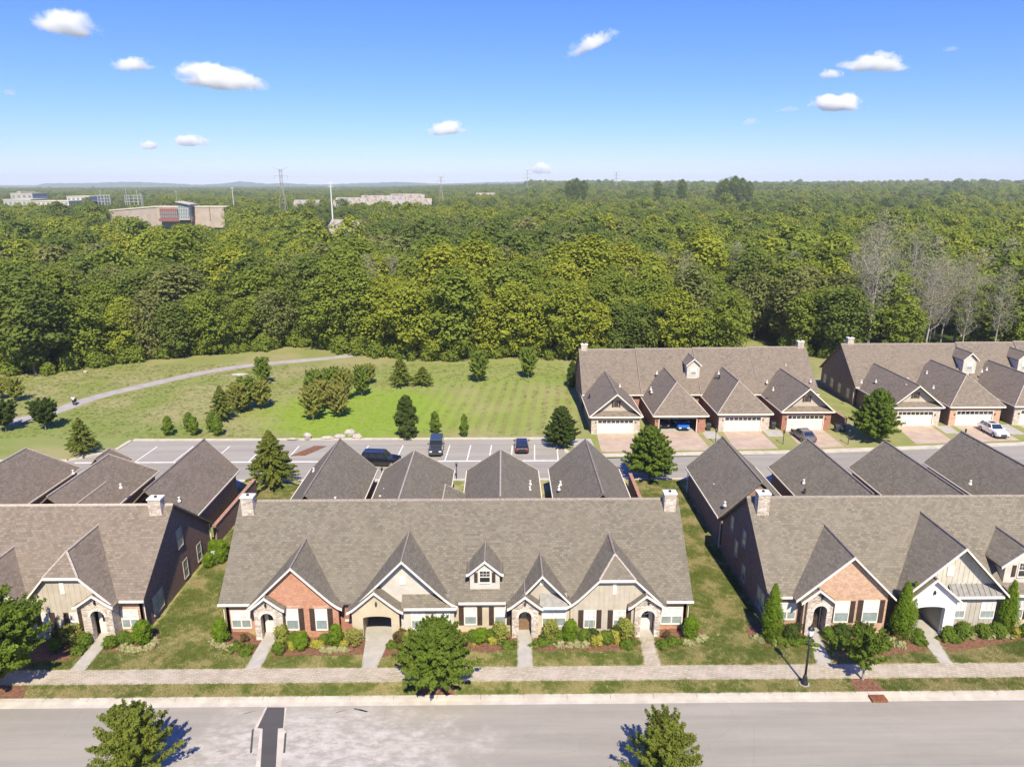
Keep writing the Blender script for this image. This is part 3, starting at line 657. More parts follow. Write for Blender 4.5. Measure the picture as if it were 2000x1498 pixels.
# ================================================================== terraces across the alley (garages face the camera)
def garage_front(row, x0, x1, y, zE, xr, zR, kind, wallm, door, ov=.35, openm=False, pier=None):
    """front wall of a garage wing; y is the roof edge"""
    wa, wb, we = x0 + ov, x1 - ov, y + ov
    d0, d1, dz = door
    top = zE - .1 if kind == 'hip' else zE - .1
    out = [(wa, -.1), (wa, top), (wb, top), (wb, -.1), (d1, -.1), (d1, dz), (d0, dz), (d0, -.1)]
    row.p(MB().prism(out, [], we, we + .25), 'front_wall', wallm)
    if kind == 'gable':
        sl = (zR - zE) / (xr - x0); sr = (zR - zE) / (x1 - xr)
        g = [(wa + .5, zE + .45), (wb - .5, zE + .45), (xr, zR - .3)]
        row.p(MB().prism([(wa, zE - .09), (wb, zE - .09), (wb, zE + ov * sr - .2), (xr, zR - .2), (wa, zE + ov * sl - .2)], [], we + .45, we + .6), 'gable_wall', 'beige')
        row.p(MB().shell([[(x0 + .1, y + .02, zE - .02), (x1 - .1, y + .02, zE - .02), (x1 - .8, we + .46, zE + .62), (x0 + .8, we + .46, zE + .62)]], .08), 'pent_roof', row.roof)
        row.p(MB().box(x0 + .1, x1 - .1, y - .1, y + .015, zE - .2, zE - .03), 'gutter', 'trim')
        zc = zE + (zR - zE) * .5
        row.p(MB().box(xr - .3, xr + .3, we + .39, we + .448, zc - .45, zc + .45), 'attic_vent', 'shutter')
        for a in (-.62, .36): row.p(MB().box(xr + a, xr + a + .26, we + .4, we + .446, zc - .5, zc + .4), 'shutter', 'shutter')
    else:
        row.p(MB().box(x0, x1, y - .1, y - .003, zE - .2, zE - .02), 'gutter', 'trim')
    if not openm:
        fr = row.p(MB().box(d0, d1, we + .12, we + .2, 0, dz), 'garage_door', 'garagedoor')
        for r in range(4):
            for c in range(8):
                w = (d1 - d0) / 8; h = dz / 4
                a, b, z0, z1 = d0 + c * w + .05, d0 + (c + 1) * w - .05, r * h + .06, (r + 1) * h - .06
                if r == 3: row.p(MB().box(a, b, we + .085, we + .118, z0, z1), 'door_pane', 'pane_black', fr)
                else: row.p(MB().box(a, b, we + .09, we + .118, z0, z1), 'door_panel', 'garagedoor', fr)
    for a, b in ((d0 - .09, d0), (d1, d1 + .09)): row.p(MB().box(a, b, we - .03, we - .002, 0, dz + .09), 'door_trim', 'trim')
    row.p(MB().box(d0, d1, we - .03, we - .002, dz + .002, dz + .09), 'door_trim', 'trim')
    for a in (d0 - .35, d1 + .3): row.p(MB().lathe([(.03, 0), (.07, .05), (.08, .2), (.02, .28)], (a, we - .1, 1.7), 6), 'lantern', 'blackmetal')

D = Row('townhouse_row', 'terrace across the alley beside the open lawn, with four double garages facing the road', 'house', 'terraces of brick and siding townhouses', 'roofD', 12.3, 49.6, 107.5, 3.1, 114.4, 8.95, 108.0)
D.main_roof(121.3, segs=[(12.3, 21.6, -.1), (21.6, 31.0, .0), (31.0, 40.2, .1), (40.2, 49.6, .22)])
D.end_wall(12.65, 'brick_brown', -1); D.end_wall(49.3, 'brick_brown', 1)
for a, b in ((19.6, 22.3), (29.0, 31.7), (38.3, 40.9)): D.wall([(a, -.1), (a, 3.0), (b, 3.0), (b, -.1)], 108.0, 'brick_red')
D.wall([(47.5, -.1), (47.5, 3.1), (49.25, 3.1), (49.25, -.1)], 108.0, 'brick_red')
D.gutter(12.3, 49.6)
D.chimney(13.2, 114.5, 1.0, .8, 9.7, 7.5); D.chimney(48.7, 114.5, 1.0, .8, 10.1, 7.5)
for a in (21.6, 31.0, 40.2):
    D.p(MB().add([(a - .05, 107.5, 3.12), (a + .05, 107.5, 3.12), (a + .05, 114.4, 9.0), (a - .05, 114.4, 9.0), (a - .05, 107.5, 3.3), (a + .05, 107.5, 3.3), (a + .05, 114.4, 9.16), (a - .05, 114.4, 9.16)], [(0, 3, 2, 1), (4, 5, 6, 7), (0, 1, 5, 4), (1, 2, 6, 5), (2, 3, 7, 6), (3, 0, 4, 7)]), 'step_flashing', 'cap')
specD = [(12.3, 20.0, 97.6, 2.75, 16.2, 6.1, 'gable', 'stone', (13.6, 18.7, 2.1)), (21.6, 29.65, 98.1, 2.7, 25.6, 6.7, 'hip', 'brick_red', (22.6, 28.0, 2.15)),
         (31.0, 39.1, 98.4, 2.85, 34.9, 6.75, 'hip', 'stone', (32.25, 37.5, 2.2)), (40.4, 48.25, 98.8, 3.0, 44.25, 6.5, 'gable', 'brick_red', (41.6, 46.8, 2.3))]
for i, (x0, x1, y, zE, xr, zR, kind, wm, door) in enumerate(specD):
    D.wing(x0, x1, y, 110.5 if kind == 'gable' else 110.5, zE, zR, kind, 'brick_red' if i else 'brick_brown', xr=xr, hipdy=3.6, endwall=False)
    garage_front(D, x0, x1, y, zE, xr, zR, kind, wm, door, openm=(i == 1))
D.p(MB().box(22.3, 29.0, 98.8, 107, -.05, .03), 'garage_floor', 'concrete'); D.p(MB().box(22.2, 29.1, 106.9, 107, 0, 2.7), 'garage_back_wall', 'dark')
# dormer on D2
dl = [(28.9, 7.2), (30.15, 8.3)]; dr = [(31.4, 7.2), (30.15, 8.3)]
D.front_roof(dl, dr, 109.6, capm='cap'); o, f = gable_under(dl, dr, 29.15, 31.15, 4.6, .12); D.wall(o, 109.85, 'offwhite', th=.15, name='dormer_wall')
for xx in (29.15, 31.01): D.p(MB().prism([(110.0, D.zb(110.0) - .1), (110.0, 7.25), (D.yb(7.25), 7.25)], [], xx, xx + .14, 'x'), 'dormer_side', 'offwhite')
D.window(29.75, 30.55, 5.7, 6.7, 109.85, name='dormer_window')
for (u, v, z) in ((172, 285, 6), (410, 415, 4.8), (190, 485, 4), (678, 320, 6.2), (735, 385, 5.6), (640, 455, 4.4), (635, 435, 4.6), (725, 430, 5.2), (1125, 320, 6.6), (1130, 350, 6), (1190, 320, 6), (1610, 270, 6.8), (1475, 385, 5), (1520, 438, 5.2), (1790, 380, 5)):
    p = at(*c6(u, v), Z=z); D.vent(p[0], p[1], p[2] - .25, dark=v in (350, 430, 485))

Ee = Row('townhouse_row', 'terrace across the alley at right, with brown brick side and white car on its drive', 'house', 'terraces of brick and siding townhouses', 'roofD', 56.8, 104.0, 110.6, 3.3, 117.4, 9.0, 111.1)
Ee.main_roof(124.3, segs=[(56.8, 76.2, 0), (76.2, 86.0, .2), (86.0, 104, .35)])
Ee.end_wall(57.15, 'brick_brown', -1); Ee.chimney(58.4, 117.6, 1.0, .8, 10.0, 7.5)
Ee.wall([(57.2, -.1), (57.2, 3.2), (104, 3.2), (104, -.1)], 111.1, 'brick_brown'); Ee.gutter(56.8, 104)
for a, dz in ((76.2, 0), (86.0, .2)):
    Ee.p(MB().add([(a - .05, 110.6, 3.32 + dz), (a + .05, 110.6, 3.32 + dz), (a + .05, 117.4, 9.05 + dz), (a - .05, 117.4, 9.05 + dz), (a - .05, 110.6, 3.5 + dz), (a + .05, 110.6, 3.5 + dz), (a + .05, 117.4, 9.2 + dz), (a - .05, 117.4, 9.2 + dz)], [(0, 3, 2, 1), (4, 5, 6, 7), (0, 1, 5, 4), (1, 2, 6, 5), (2, 3, 7, 6), (3, 0, 4, 7)]), 'step_flashing', 'cap')
for (x0, x1, y, zE, xr, zR, kind, wm, door) in ((57.3, 65.3, 100.4, 3.1, 61.1, 6.4, 'gable', 'stone', (58.7, 63.9, 2.3)), (66.2, 74.5, 100.6, 3.1, 70.4, 7.0, 'hip', 'brick_tan', (67.6, 73.0, 2.3)), (76.0, 84.0, 100.8, 3.1, 80.0, 6.9, 'hip', 'stone', (77.4, 82.6, 2.3))):
    Ee.wing(x0, x1, y, 114.0, zE, zR, kind, 'brick_brown', xr=xr, hipdy=3.8, endwall=False); garage_front(Ee, x0, x1, y, zE, xr, zR, kind, wm, door)
for c in (76.0, 85.0):
    dl = [(c - 1.3, 7.3), (c, 8.5)]; dr = [(c + 1.3, 7.3), (c, 8.5)]
    Ee.front_roof(dl, dr, 112.2); o, f = gable_under(dl, dr, c - 1.05, c + 1.05, 4.6, .12); Ee.wall(o, 112.45, 'offwhite', th=.15, name='dormer_wall')
    for xx in (c - 1.05, c + .91): Ee.p(MB().prism([(112.6, Ee.zb(112.6) - .1), (112.6, 7.35), (Ee.yb(7.35), 7.35)], [], xx, xx + .14, 'x'), 'dormer_side', 'offwhite')
    Ee.window(c - .4, c + .4, 5.7, 6.8, 112.45, name='dormer_window')
for i, (y_, z_) in enumerate(((122.3, 1.6), (119.5, 1.6), (116.6, 1.5), (113.5, 1.5))): side_win(Ee, 57.15, y_, z_, 1.0, 1.5, -1)
for (u, v, z) in ((490, 495, 5), (905, 535, 5.8), (920, 475, 6), (1098, 410, 5.6), (1160, 545, 5.2), (1520, 395, 7), (1610, 395, 6.2), (1655, 378, 6.4), (625, 490, 5)):
    p = at(*c7(u, v), Z=z); Ee.vent(p[0], p[1], p[2] - .25)
Ee.p(MB().tube((57.0, 111.3, 0), (57.0, 111.3, 3.1), .05, n=6), 'downspout', 'gutter')

# free-standing brick garden walls
def garden_wall(pts, h, label, th=.3):
    r = tag(empty('garden_wall', (pts[0][0], pts[0][1], 0)), label, 'wall'); (xa, ya), (xb, yb) = pts
    lx, ly = xb - xa, yb - ya; n = math.hypot(lx, ly); nx, ny = -ly / n * th / 2, lx / n * th / 2
    q = [(nx, ny), (-nx, -ny), (lx - nx, ly - ny), (lx + nx, ly + ny)]
    MB().prism(q, [], -.1, h - .1, 'z').obj('wall_body', M['brick_brown'], r)
    q2 = [(x * 1.0 + (.04 if x > 0 else -.04) * 0 + nx * .3 * (1 if i in (0, 3) else -1), y) for i, (x, y) in enumerate(q)]
    MB().prism(q2, [], h - .099, h, 'z').obj('coping', M['wallcap'], r)
    return r
garden_wall([(-28.9, 65.4), (-28.75, 77.0)], 2.2, 'long brown brick garden wall behind the end of the left terrace')
garden_wall([(14.75, 64), (14.9, 78.4)], 2.1, 'brown brick garden wall behind the right end of the central terrace')
garden_wall([(50.0, 98.8), (49.6, 107.5)], 2.0, 'dark red brick garden wall beside the garage with the silver car')
garden_wall([(-14.4, 64.3), (-14.4, 71)], 2.0, 'short brick garden wall between the first two rear wings of the central terrace')
# ================================================================== ground, roads, kerbs, walks
def m_grass(name, mode):
    t = NT(name); p = t.gpos(); s = t.sep(p)
    big = t.noise(p, .09, 5, .62, .2); mid = t.noise(p, .33, 6, .68, .1); fine = t.noise(p, 7.0, 3, .75); streak = t.noise(p, .55, 7, .72, .15)
    if mode == 'yard':
        green, dark, straw = (.205, .22, .06), (.15, .185, .048), (.37, .32, .155)
        c = t.mix(t.ramp(mid, .35, .65), green, dark)
        c = t.mix(t.ramp(streak, .42, .6, 0, .85), c, straw)
        c = t.mix(t.ramp(t.noise(p, .75, 4, .6), .58, .7, 0, .4), c, (.33, .19, .10))
        c = t.mix(t.ramp(fine, .5, .8, 0, .5), c, (.30, .27, .12))
        c = t.mix(t.ramp(fine, .22, .45, .45, 0), c, (.06, .075, .02))
    else:
        green, dark, straw = (.20, .235, .06), (.135, .18, .042), (.29, .27, .12)
        c = t.mix(t.ramp(big, .38, .62), straw, green)
        c = t.mix(t.ramp(mid, .45, .75, 0, .35), c, dark)
        # brighter, wetter lawn in the middle
        def blob(cx, cy, rx, ry):
            a = t.math('DIVIDE', t.math('SUBTRACT', s[0], cx), rx); b = t.math('DIVIDE', t.math('SUBTRACT', s[1], cy), ry)
            d = t.math('SQRT', t.math('ADD', t.math('MULTIPLY', a, a), t.math('MULTIPLY', b, b)))
            d = t.math('ADD', d, t.math('MULTIPLY', t.math('SUBTRACT', mid, .5), .9)); return t.ramp(d, .65, 1.15, 1, 0)
        c = t.mix(t.math('MULTIPLY', blob(-22, 109, 17, 15), .85), c, (.20, .30, .03))
        c = t.mix(t.math('MULTIPLY', blob(-2, 133, 26, 11), .7), c, (.20, .265, .05))
        c = t.mix(t.math('MULTIPLY', blob(-60, 99, 22, 6), .6), c, (.17, .23, .05))
        # mowing stripes running away from the car park
        wave = t.math('SINE', t.math('MULTIPLY', t.math('ADD', s[0], t.math('MULTIPLY', t.math('SUBTRACT', s[1], 97), -.1)), 3.3))
        st = t.math('MULTIPLY', t.ramp(wave, -.4, .4), blob(0, 111, 14, 15))
        c = t.mix(t.math('MULTIPLY', st, .42), c, (.25, .31, .055)); c = t.mix(t.math('MULTIPLY', t.math('MULTIPLY', t.ramp(wave, -.4, .4, 1, 0), blob(0, 111, 14, 15)), .3), c, (.24, .23, .07))
        c = t.mix(t.ramp(s[1], 126, 137, 0, .25), c, (.25, .22, .11))
        c = t.mix(t.ramp(fine, .5, .8, 0, .28), c, (.34, .33, .13)); c = t.mix(t.ramp(fine, .22, .42, .3, 0), c, (.07, .1, .025))
    return t.princ(c, .95, .08, t.bump(t.noise(p, 12, 3, .8), .7, .08))
M['yard'] = m_grass('patchy_yard_grass', 'yard'); M['lawn'] = m_grass('mown_field_grass', 'field')
def m_asphalt(name, base, stains=False):
    t = NT(name); p = t.gpos(); s = t.sep(p)
    f = t.noise(t.comb(t.math('MULTIPLY', s[0], .05), t.math('MULTIPLY', s[1], .7)), 1.0, 5, .6); g = t.noise(p, .8, 5, .65); h = t.noise(p, 26, 2, .8)
    c = t.mix(t.ramp(f, .3, .7), tuple(x * .88 for x in base), tuple(x * 1.1 for x in base))
    c = t.mix(t.ramp(g, .4, .8, 0, .25), c, tuple(x * 1.2 for x in base)); c = t.mix(t.ramp(h, .3, .7, .16, 0), c, tuple(x * .5 for x in base))
    if stains:
        a = t.math('DIVIDE', t.math('SUBTRACT', s[0], -12.0), 11.0); b = t.math('DIVIDE', t.math('SUBTRACT', s[1], 38.0), 4.6)
        d = t.math('SQRT', t.math('ADD', t.math('MULTIPLY', a, a), t.math('MULTIPLY', b, b)))
        blob = t.ramp(t.math('ADD', d, t.math('MULTIPLY', t.math('SUBTRACT', t.noise(p, .5, 5, .7), .5), 1.6)), .35, 1.2, 1, 0)
        k = t.math('MULTIPLY', blob, t.ramp(t.noise(t.comb(t.math('MULTIPLY', s[0], .9), t.math('MULTIPLY', s[1], 1.8)), 1.0, 6, .72), .38, .62, .1, .9))
        c = t.mix(t.math('MULTIPLY', k, .85), c, (.52, .48, .43))
        trk = t.math('SINE', t.math('MULTIPLY', t.math('SUBTRACT', s[1], 33.0), 1.9)); c = t.mix(t.math('MULTIPLY', t.ramp(trk, .1, .9), t.ramp(t.noise(t.comb(t.math('MULTIPLY', s[0], .08), s[1]), 1.0, 4, .6), .35, .7, 0, .22)), c, (.22, .205, .18))
        sp3 = t.noise(p, 2.4, 4, .8); c = t.mix(t.ramp(sp3, .68, .78, 0, .35), c, (.17, .16, .15))
        jn = t.math('ABSOLUTE', t.math('ADD', t.math('SUBTRACT', s[1], 36.6), t.math('MULTIPLY', t.math('SUBTRACT', t.noise(p, .6, 4, .7), .5), .22))); c = t.mix(t.ramp(jn, .015, .05, .35, 0), c, (.18, .17, .16))
        e = t.vor(t.mix(.12, p, t.n('ShaderNodeTexCoord').outputs['Object']), .13, 'DISTANCE_TO_EDGE', 'Distance'); c = t.mix(t.ramp(e, 0, .0022, .35, 0), c, (.16, .15, .14))
    return t.princ(c, .88, .25, t.bump(h, .3, .01))
M['street'] = m_asphalt('worn_street', (.30, .275, .225), True)
M['alley'] = m_asphalt('alley_asphalt', (.285, .265, .225))
M['lot'] = m_asphalt('parking_asphalt', (.315, .29, .245))
M['patch'] = m_asphalt('fresh_patch', (.075, .072, .07))
t = NT('sidewalk_pavers'); p = t.gpos(); s_ = t.sep(p)
k = t.brick(t.comb(t.math('ADD', s_[0], t.math('MULTIPLY', s_[1], .5)), t.math('SUBTRACT', s_[1], t.math('MULTIPLY', s_[0], .15))), (.32, .28, .205), (.43, .385, .285), (.24, .205, .15), .42, .21, .025)
c_ = t.mix(t.ramp(t.noise(p, .7, 5), .35, .7, 0, .5), k[0], (.52, .44, .375)); c_ = t.mix(t.ramp(t.noise(p, 3.2, 3), .5, .75, 0, .3), c_, (.35, .27, .22)); M['pavers'] = t.princ(c_, .9, .15, t.bump(k[1], -.4, .01))
t = NT('driveway_aggregate'); p = t.gpos(); c_ = t.mix(t.ramp(t.noise(p, .6, 5), .3, .7), (.38, .29, .215), (.47, .37, .285)); c_ = t.mix(t.ramp(t.noise(p, 14, 2), .4, .7, 0, .2), c_, (.3, .22, .17)); M['drive'] = t.princ(c_, .9, .15)
t = NT('kerb_concrete'); p = t.gpos(); c_ = t.mix(t.ramp(t.noise(p, .8, 6, .65), .3, .72), (.42, .38, .31), (.55, .50, .42)); c_ = t.mix(t.ramp(t.noise(p, 5, 4, .7), .58, .8, 0, .4), c_, (.34, .30, .24)); M['kerb'] = t.princ(c_, .9, .15)
t = NT('bark_mulch'); p = t.gpos(); c_ = t.mix(t.ramp(t.noise(p, 5, 5, .75), .3, .7), (.10, .05, .032), (.27, .14, .085)); M['mulch'] = t.princ(c_, .95, .1, t.bump(t.noise(p, 18, 3), .8, .05))
M['paint'] = m_plain('road_paint', (.74, .72, .68), .7, .2, var=.12, scale=4)
M['path'] = m_plain('asphalt_path', (.34, .31, .29), .9, .15, var=.12, scale=.6)
M['rust'] = m_plain('rusty_iron', (.24, .09, .045), .8, .3, var=.4, scale=7)
t = NT('far_woodland_floor'); p = t.gpos(); c_ = t.mix(t.ramp(t.noise(p, .03, 6, .75), .35, .65), (.03, .05, .012), (.085, .115, .03)); M['floor'] = t.princ(c_, 1, .05)

def hterr(x, y):
    """gentle rise of the country behind the wood"""
    r = math.hypot(x, y); az = math.degrees(math.atan2(x, y))
    k = max(0.0, min(1.0, (r - 650) / 2600)); k = k * k * (3 - 2 * k)
    side = max(0.0, min(1.0, (az + 14) / 16)); side = .02 + .98 * side * side * (3 - 2 * side)
    w = .8 + .2 * math.sin(x / 310 + 1.3) * math.cos(y / 420)
    return 17.5 * k * side * w
# base sheet reaching the horizon, following the rise
V = []; Fc = []; rs = [0, 40, 120, 300, 650, 900, 1200, 1500, 1900, 2400, 3000, 3600, 5000, 9000, 16000]; na = 96
V.append((0, 0, -.2))
for r in rs[1:]:
    for i in range(na):
        a = 2 * math.pi * i / na; x, y = r * math.sin(a), r * math.cos(a)
        V.append((x, y, -.2 + (hterr(x, y) if y > 0 else 0)))
for i in range(na): Fc.append((0, 1 + (i + 1) % na, 1 + i))
for k in range(len(rs) - 2):
    for i in range(na):
        a = 1 + k * na + i; b = 1 + k * na + (i + 1) % na; Fc.append((a, b, b + na, a + na))
g = link_mesh('ground', mesh('ground', V, [f[::-1] for f in Fc])); g.data.materials.append(M['floor']); structure(g)
def sheet(name, pts, z, mat, th=.05, kind=True, parent=None):
    o = MB().prism(pts, [], z - th, z, 'z').obj(name, M[mat], parent)
    return structure(o) if kind else o
# land parcels, a step above the roads
R_FAR = 42.35; K1 = 43.15
sheet('front_yard_lawn', [(-140, K1), (170, K1), (170, 81.6), (-140, 81.6)], 0, 'yard', .15)
sheet('street', [(-140, 24.0), (170, 24.0), (170, R_FAR), (-140, R_FAR)], -.13, 'street')
sheet('near_verge_lawn', [(-140, 5), (170, 5), (170, 23.2), (-140, 23.2)], 0, 'yard', .15)
lotp = [(-57.3, 88.9), (-52.9, 92.2), (-52.6, 96.2), (8.3, 96.2), (8.3, 91.5), (12.6, 90.4), (12.3, 89.9)]
sheet('alley', [(-140, 81.9), (170, 81.9), (170, 96.8), (90, 94.4), (41, 90.1), (12.0, 88.6), (9, 88.5), (-140, 88.5)], -.13, 'alley', .05)
sheet('parking_area', [(-57.3, 88.0), (9.6, 88.0), (9.6, 96.4), (-52.6, 96.4), (-52.9, 92.2)], -.122, 'lot', .03)
fieldp = [(-140, 88.9), (-57.6, 89.1), (-53.1, 92.4), (-52.9, 96.6), (8.2, 96.6), (8.4, 91.6), (12.8, 90.4), (41, 91.4), (90, 95.7), (200, 101), (260, 330), (-300, 330), (-200, 88.9)]
sheet('field_lawn', fieldp, 0, 'lawn', .15)
# kerbs: cast lengths, one object each
def kerb_run(pts, w, top, seg, name='kerb'):
    k0 = structure(empty(name, (pts[0][0], pts[0][1], 0)))
    for (a, b) in zip(pts[:-1], pts[1:]):
        dx, dy = b[0] - a[0], b[1] - a[1]; L_ = math.hypot(dx, dy); n = max(1, round(L_ / seg)); ux, uy = dx / L_, dy / L_; px_, py_ = -uy * w, ux * w
        for i in range(n):
            s0, s1 = L_ * i / n + .012, L_ * (i + 1) / n - .012
            q = [(a[0] + ux * s0, a[1] + uy * s0), (a[0] + ux * s1, a[1] + uy * s1)]; q += [(q[1][0] + px_, q[1][1] + py_), (q[0][0] + px_, q[0][1] + py_)]
            m = MB().prism([(x - pts[0][0], y - pts[0][1]) for x, y in q], [], -.19, top, 'z').obj('kerb_segment', M['kerb'], k0)
    return k0
kerb_run([(-60, R_FAR + .45), (75, R_FAR + .45)], .36, .012, 3.05); structure(sheet('gutter_pan', [(-140, R_FAR - .05), (170, R_FAR - .05), (170, R_FAR + .44), (-140, R_FAR + .44)], -.115, 'kerb', .04))
kerb_run([(-110, 88.35), (-57.2, 88.45), (-52.75, 92.2), (-52.5, 96.2), (8.1, 96.2), (8.2, 91.4)], .5, .012, 6)
kerb_run([(8.2, 90.9), (12.6, 89.3), (41, 90.25), (90, 94.5)], 1.15, -.09, 6, 'kerb')
kerb_run([(-60, 81.3), (75, 81.3)], .6, .01, 6)
# sidewalk, walks and drives
sheet('sidewalk', [(-140, 44.55), (170, 44.55), (170, 46.2), (-140, 46.2)], .016, 'pavers', .03)
for k_, q in enumerate(([(-19.45, 46.2), (-18.28, 46.2), (-18.2, 50.5), (-19.25, 50.5)], [(-10.75, 46.2), (-9.55, 46.2), (-9.1, 50.4), (-11.1, 50.4)], [(.95, 46.2), (2.14, 46.2), (2.2, 50.6), (1.08, 50.6)],
          [(10.55, 46.2), (11.8, 46.2), (12.0, 50.6), (10.85, 50.6)], [(-32.45, 46.2), (-31.3, 46.2), (-31.45, 50.6), (-32.5, 50.6)], [(33.0, 46.2), (33.95, 46.2), (34.75, 50.4), (33.4, 50.4)], [(23.6, 46.2), (24.75, 46.2), (25.5, 50.8), (24.6, 50.8)])):
    sheet('front_walk', q, .02, 'pavers' if k_ == 3 else 'concrete', .03)
for q in ([(13.2, 90.8), (18.9, 90.9), (18.7, 97.95), (13.5, 97.95)], [(22.6, 91.1), (28.3, 91.3), (28.1, 98.7), (22.5, 98.7)], [(31.6, 91.5), (37.6, 91.7), (37.6, 98.9), (32.1, 98.9)], [(40.9, 91.8), (47.0, 92.4), (47.0, 99.3), (41.4, 99.3)],
          [(57.5, 93.3), (63.3, 93.8), (64.0, 100.9), (58.6, 100.9)], [(67.2, 94.0), (73.0, 94.6), (73.1, 101.2), (67.5, 101.2)], [(77.0, 94.9), (82.8, 95.4), (82.8, 101.4), (77.3, 101.4)]):
    sheet('driveway', q, .012, 'drive', .03)
for q in ([(28.9, 95.8), (31.0, 95.8), (31.0, 99), (28.9, 99)], [(38.0, 96.6), (40.2, 96.6), (40.8, 99.5), (38.2, 99.5)], [(64.3, 97.6), (66.3, 97.6), (66.8, 101), (64.6, 101)], [(73.6, 97), (75.6, 97), (76, 101.5), (73.8, 101.5)], [(9.9, 88.9), (12.6, 90), (12.4, 96), (9.4, 96)]):
    sheet('front_walk', q, .008, 'concrete', .03)
for i, (a, b) in enumerate(((-20.9, -15.8), (-12.6, -6.9), (-3.2, 2.6), (6.4, 12.2), (23.2, 28), (32.2, 38), (41.5, 47), (51, 57), (-36.8, -32), (-46.5, -41))): sheet('driveway', [(a, 77.2), (b, 77.2), (b + .2, 81.3), (a - .2, 81.3)], .01, 'concrete', .03)
# path across the field
pp = [(-90, 97.5), (-82, 100.5), (-76.5, 103.5), (-71.6, 109), (-70.3, 114.5), (-67.8, 120), (-63.2, 126.3), (-57.8, 133.5), (-51.4, 138.8), (-44, 142), (-36.4, 145.2), (-30, 148.5), (-20, 153), (0, 160)]
from mathutils import geometry as _g
sm = []
for i in range(len(pp) - 1):
    p0 = Vector(pp[max(0, i - 1)]); p1 = Vector(pp[i]); p2 = Vector(pp[i + 1]); p3 = Vector(pp[min(len(pp) - 1, i + 2)])
    for k in range(5):
        u = k / 5; sm.append(.5 * ((2 * p1) + (p2 - p0) * u + (2 * p0 - 5 * p1 + 4 * p2 - p3) * u * u + (3 * p1 - p0 - 3 * p2 + p3) * u ** 3))
lft, rgt = [], []
for i in range(len(sm)):
    d = (sm[min(i + 1, len(sm) - 1)] - sm[max(i - 1, 0)]).normalized(); nrm = Vector((-d.y, d.x)) * 1.35
    lft.append(sm[i] + nrm); rgt.append(sm[i] - nrm)
mb = MB(); V = []
for a, b in zip(lft, rgt): V += [(a.x, a.y, .02), (b.x, b.y, .02)]
mb.add(V, [(2 * i, 2 * i + 1, 2 * i + 3, 2 * i + 2) for i in range(len(sm) - 1)]); structure(mb.obj('footpath', M['path']))
sheet('footpath', [(46, 152), (49, 151), (60, 171), (64, 176), (58, 176)], .02, 'path', .02)
# paint
for x in (-48, -43, -38, -33.2, -28.4, -23.6, -18.8, -14.0, -7.5, -4.6, -1.7, 1.2, 4.3, 7.4):
    sheet('parking_line', [(x - .07 - .25, 88.2), (x + .07 - .25, 88.2), (x + .07 + .0, 93.9), (x - .07, 93.9)], -.114, 'paint', .006)
sheet('lane_line', [(-56, 87.85), (9.3, 87.85), (9.3, 88.12), (-56, 88.12)], -.113, 'paint', .006)
# repaired trench in the street: dark patch, pale cut edges
tr = structure(empty('street_repair', (0, 0, 0)))
a = [at(522, 1381, Z=-.12), at(556, 1381, Z=-.12), at(553, 1421, Z=-.12), at(543, 1422, Z=-.12), at(538, 1510, Z=-.12), at(508, 1510, Z=-.12), at(513, 1422, Z=-.12), at(503, 1421, Z=-.12)]
MB().prism([(p[0], p[1]) for p in a], [], -.128, -.120, 'z').obj('asphalt_patch', M['patch'], tr)
b = [at(518, 1381, Z=-.12), at(522, 1381, Z=-.12), at(503, 1421, Z=-.12), at(513, 1424, Z=-.12), at(508, 1510, Z=-.12), at(497, 1510, Z=-.12), at(508, 1427, Z=-.12), at(496, 1423, Z=-.12)]
MB().prism([(p[0], p[1]) for p in b], [], -.128, -.122, 'z').obj('cut_edge', M['kerb'], tr)
b = [at(556, 1381, Z=-.12), at(560, 1381, Z=-.12), at(554, 1424, Z=-.12), at(558, 1427, Z=-.12), at(547, 1510, Z=-.12), at(538, 1510, Z=-.12), at(543, 1422, Z=-.12), at(553, 1421, Z=-.12)]
MB().prism([(p[0], p[1]) for p in b], [], -.128, -.122, 'z').obj('cut_edge', M['kerb'], tr)
for (u0, v0, u1, v1) in ((475, 1394, 498, 1388), (492, 1424, 488, 1470), (556, 1432, 553, 1470), (655, 1392, 682, 1384), (690, 1384, 716, 1390), (700, 1386, 716, 1390)):
    p, q = at(u0, v0, Z=-.12), at(u1, v1, Z=-.12); MB().prism([(p[0], p[1]), (q[0], q[1]), (q[0] + .12, q[1] + .05), (p[0] + .1, p[1] + .1)], [], -.128, -.121, 'z').obj('tar_strip', M['patch'], tr)
dg = tag(empty('storm_drain', at(1712, 1360, Z=-.05)), 'rust-coloured storm drain inlet in the street kerb near the lamp post', 'storm drain')
MB().box(-.55, .55, -.55, .1, -.02, .1).obj('inlet_frame', M['rust'], dg)
for i in range(7): MB().box(-.5 + i * .15, -.42 + i * .15, -.5, .05, .1, .13).obj('grate_bar', M['rust'], dg)
mc = tag(MB().lathe([(.34, 0), (.34, .01)], at(1240, 871, Z=-.115), 16).obj('manhole_cover', M['blackmetal']), 'round dark manhole cover in the parking area beside the dark hatchback', 'manhole cover')
sheet('mulch_island', [(-28.6, 90.0), (-26.6, 90.2), (-24.6, 93.6), (-26.2, 93.8)], -.05, 'mulch', .1)

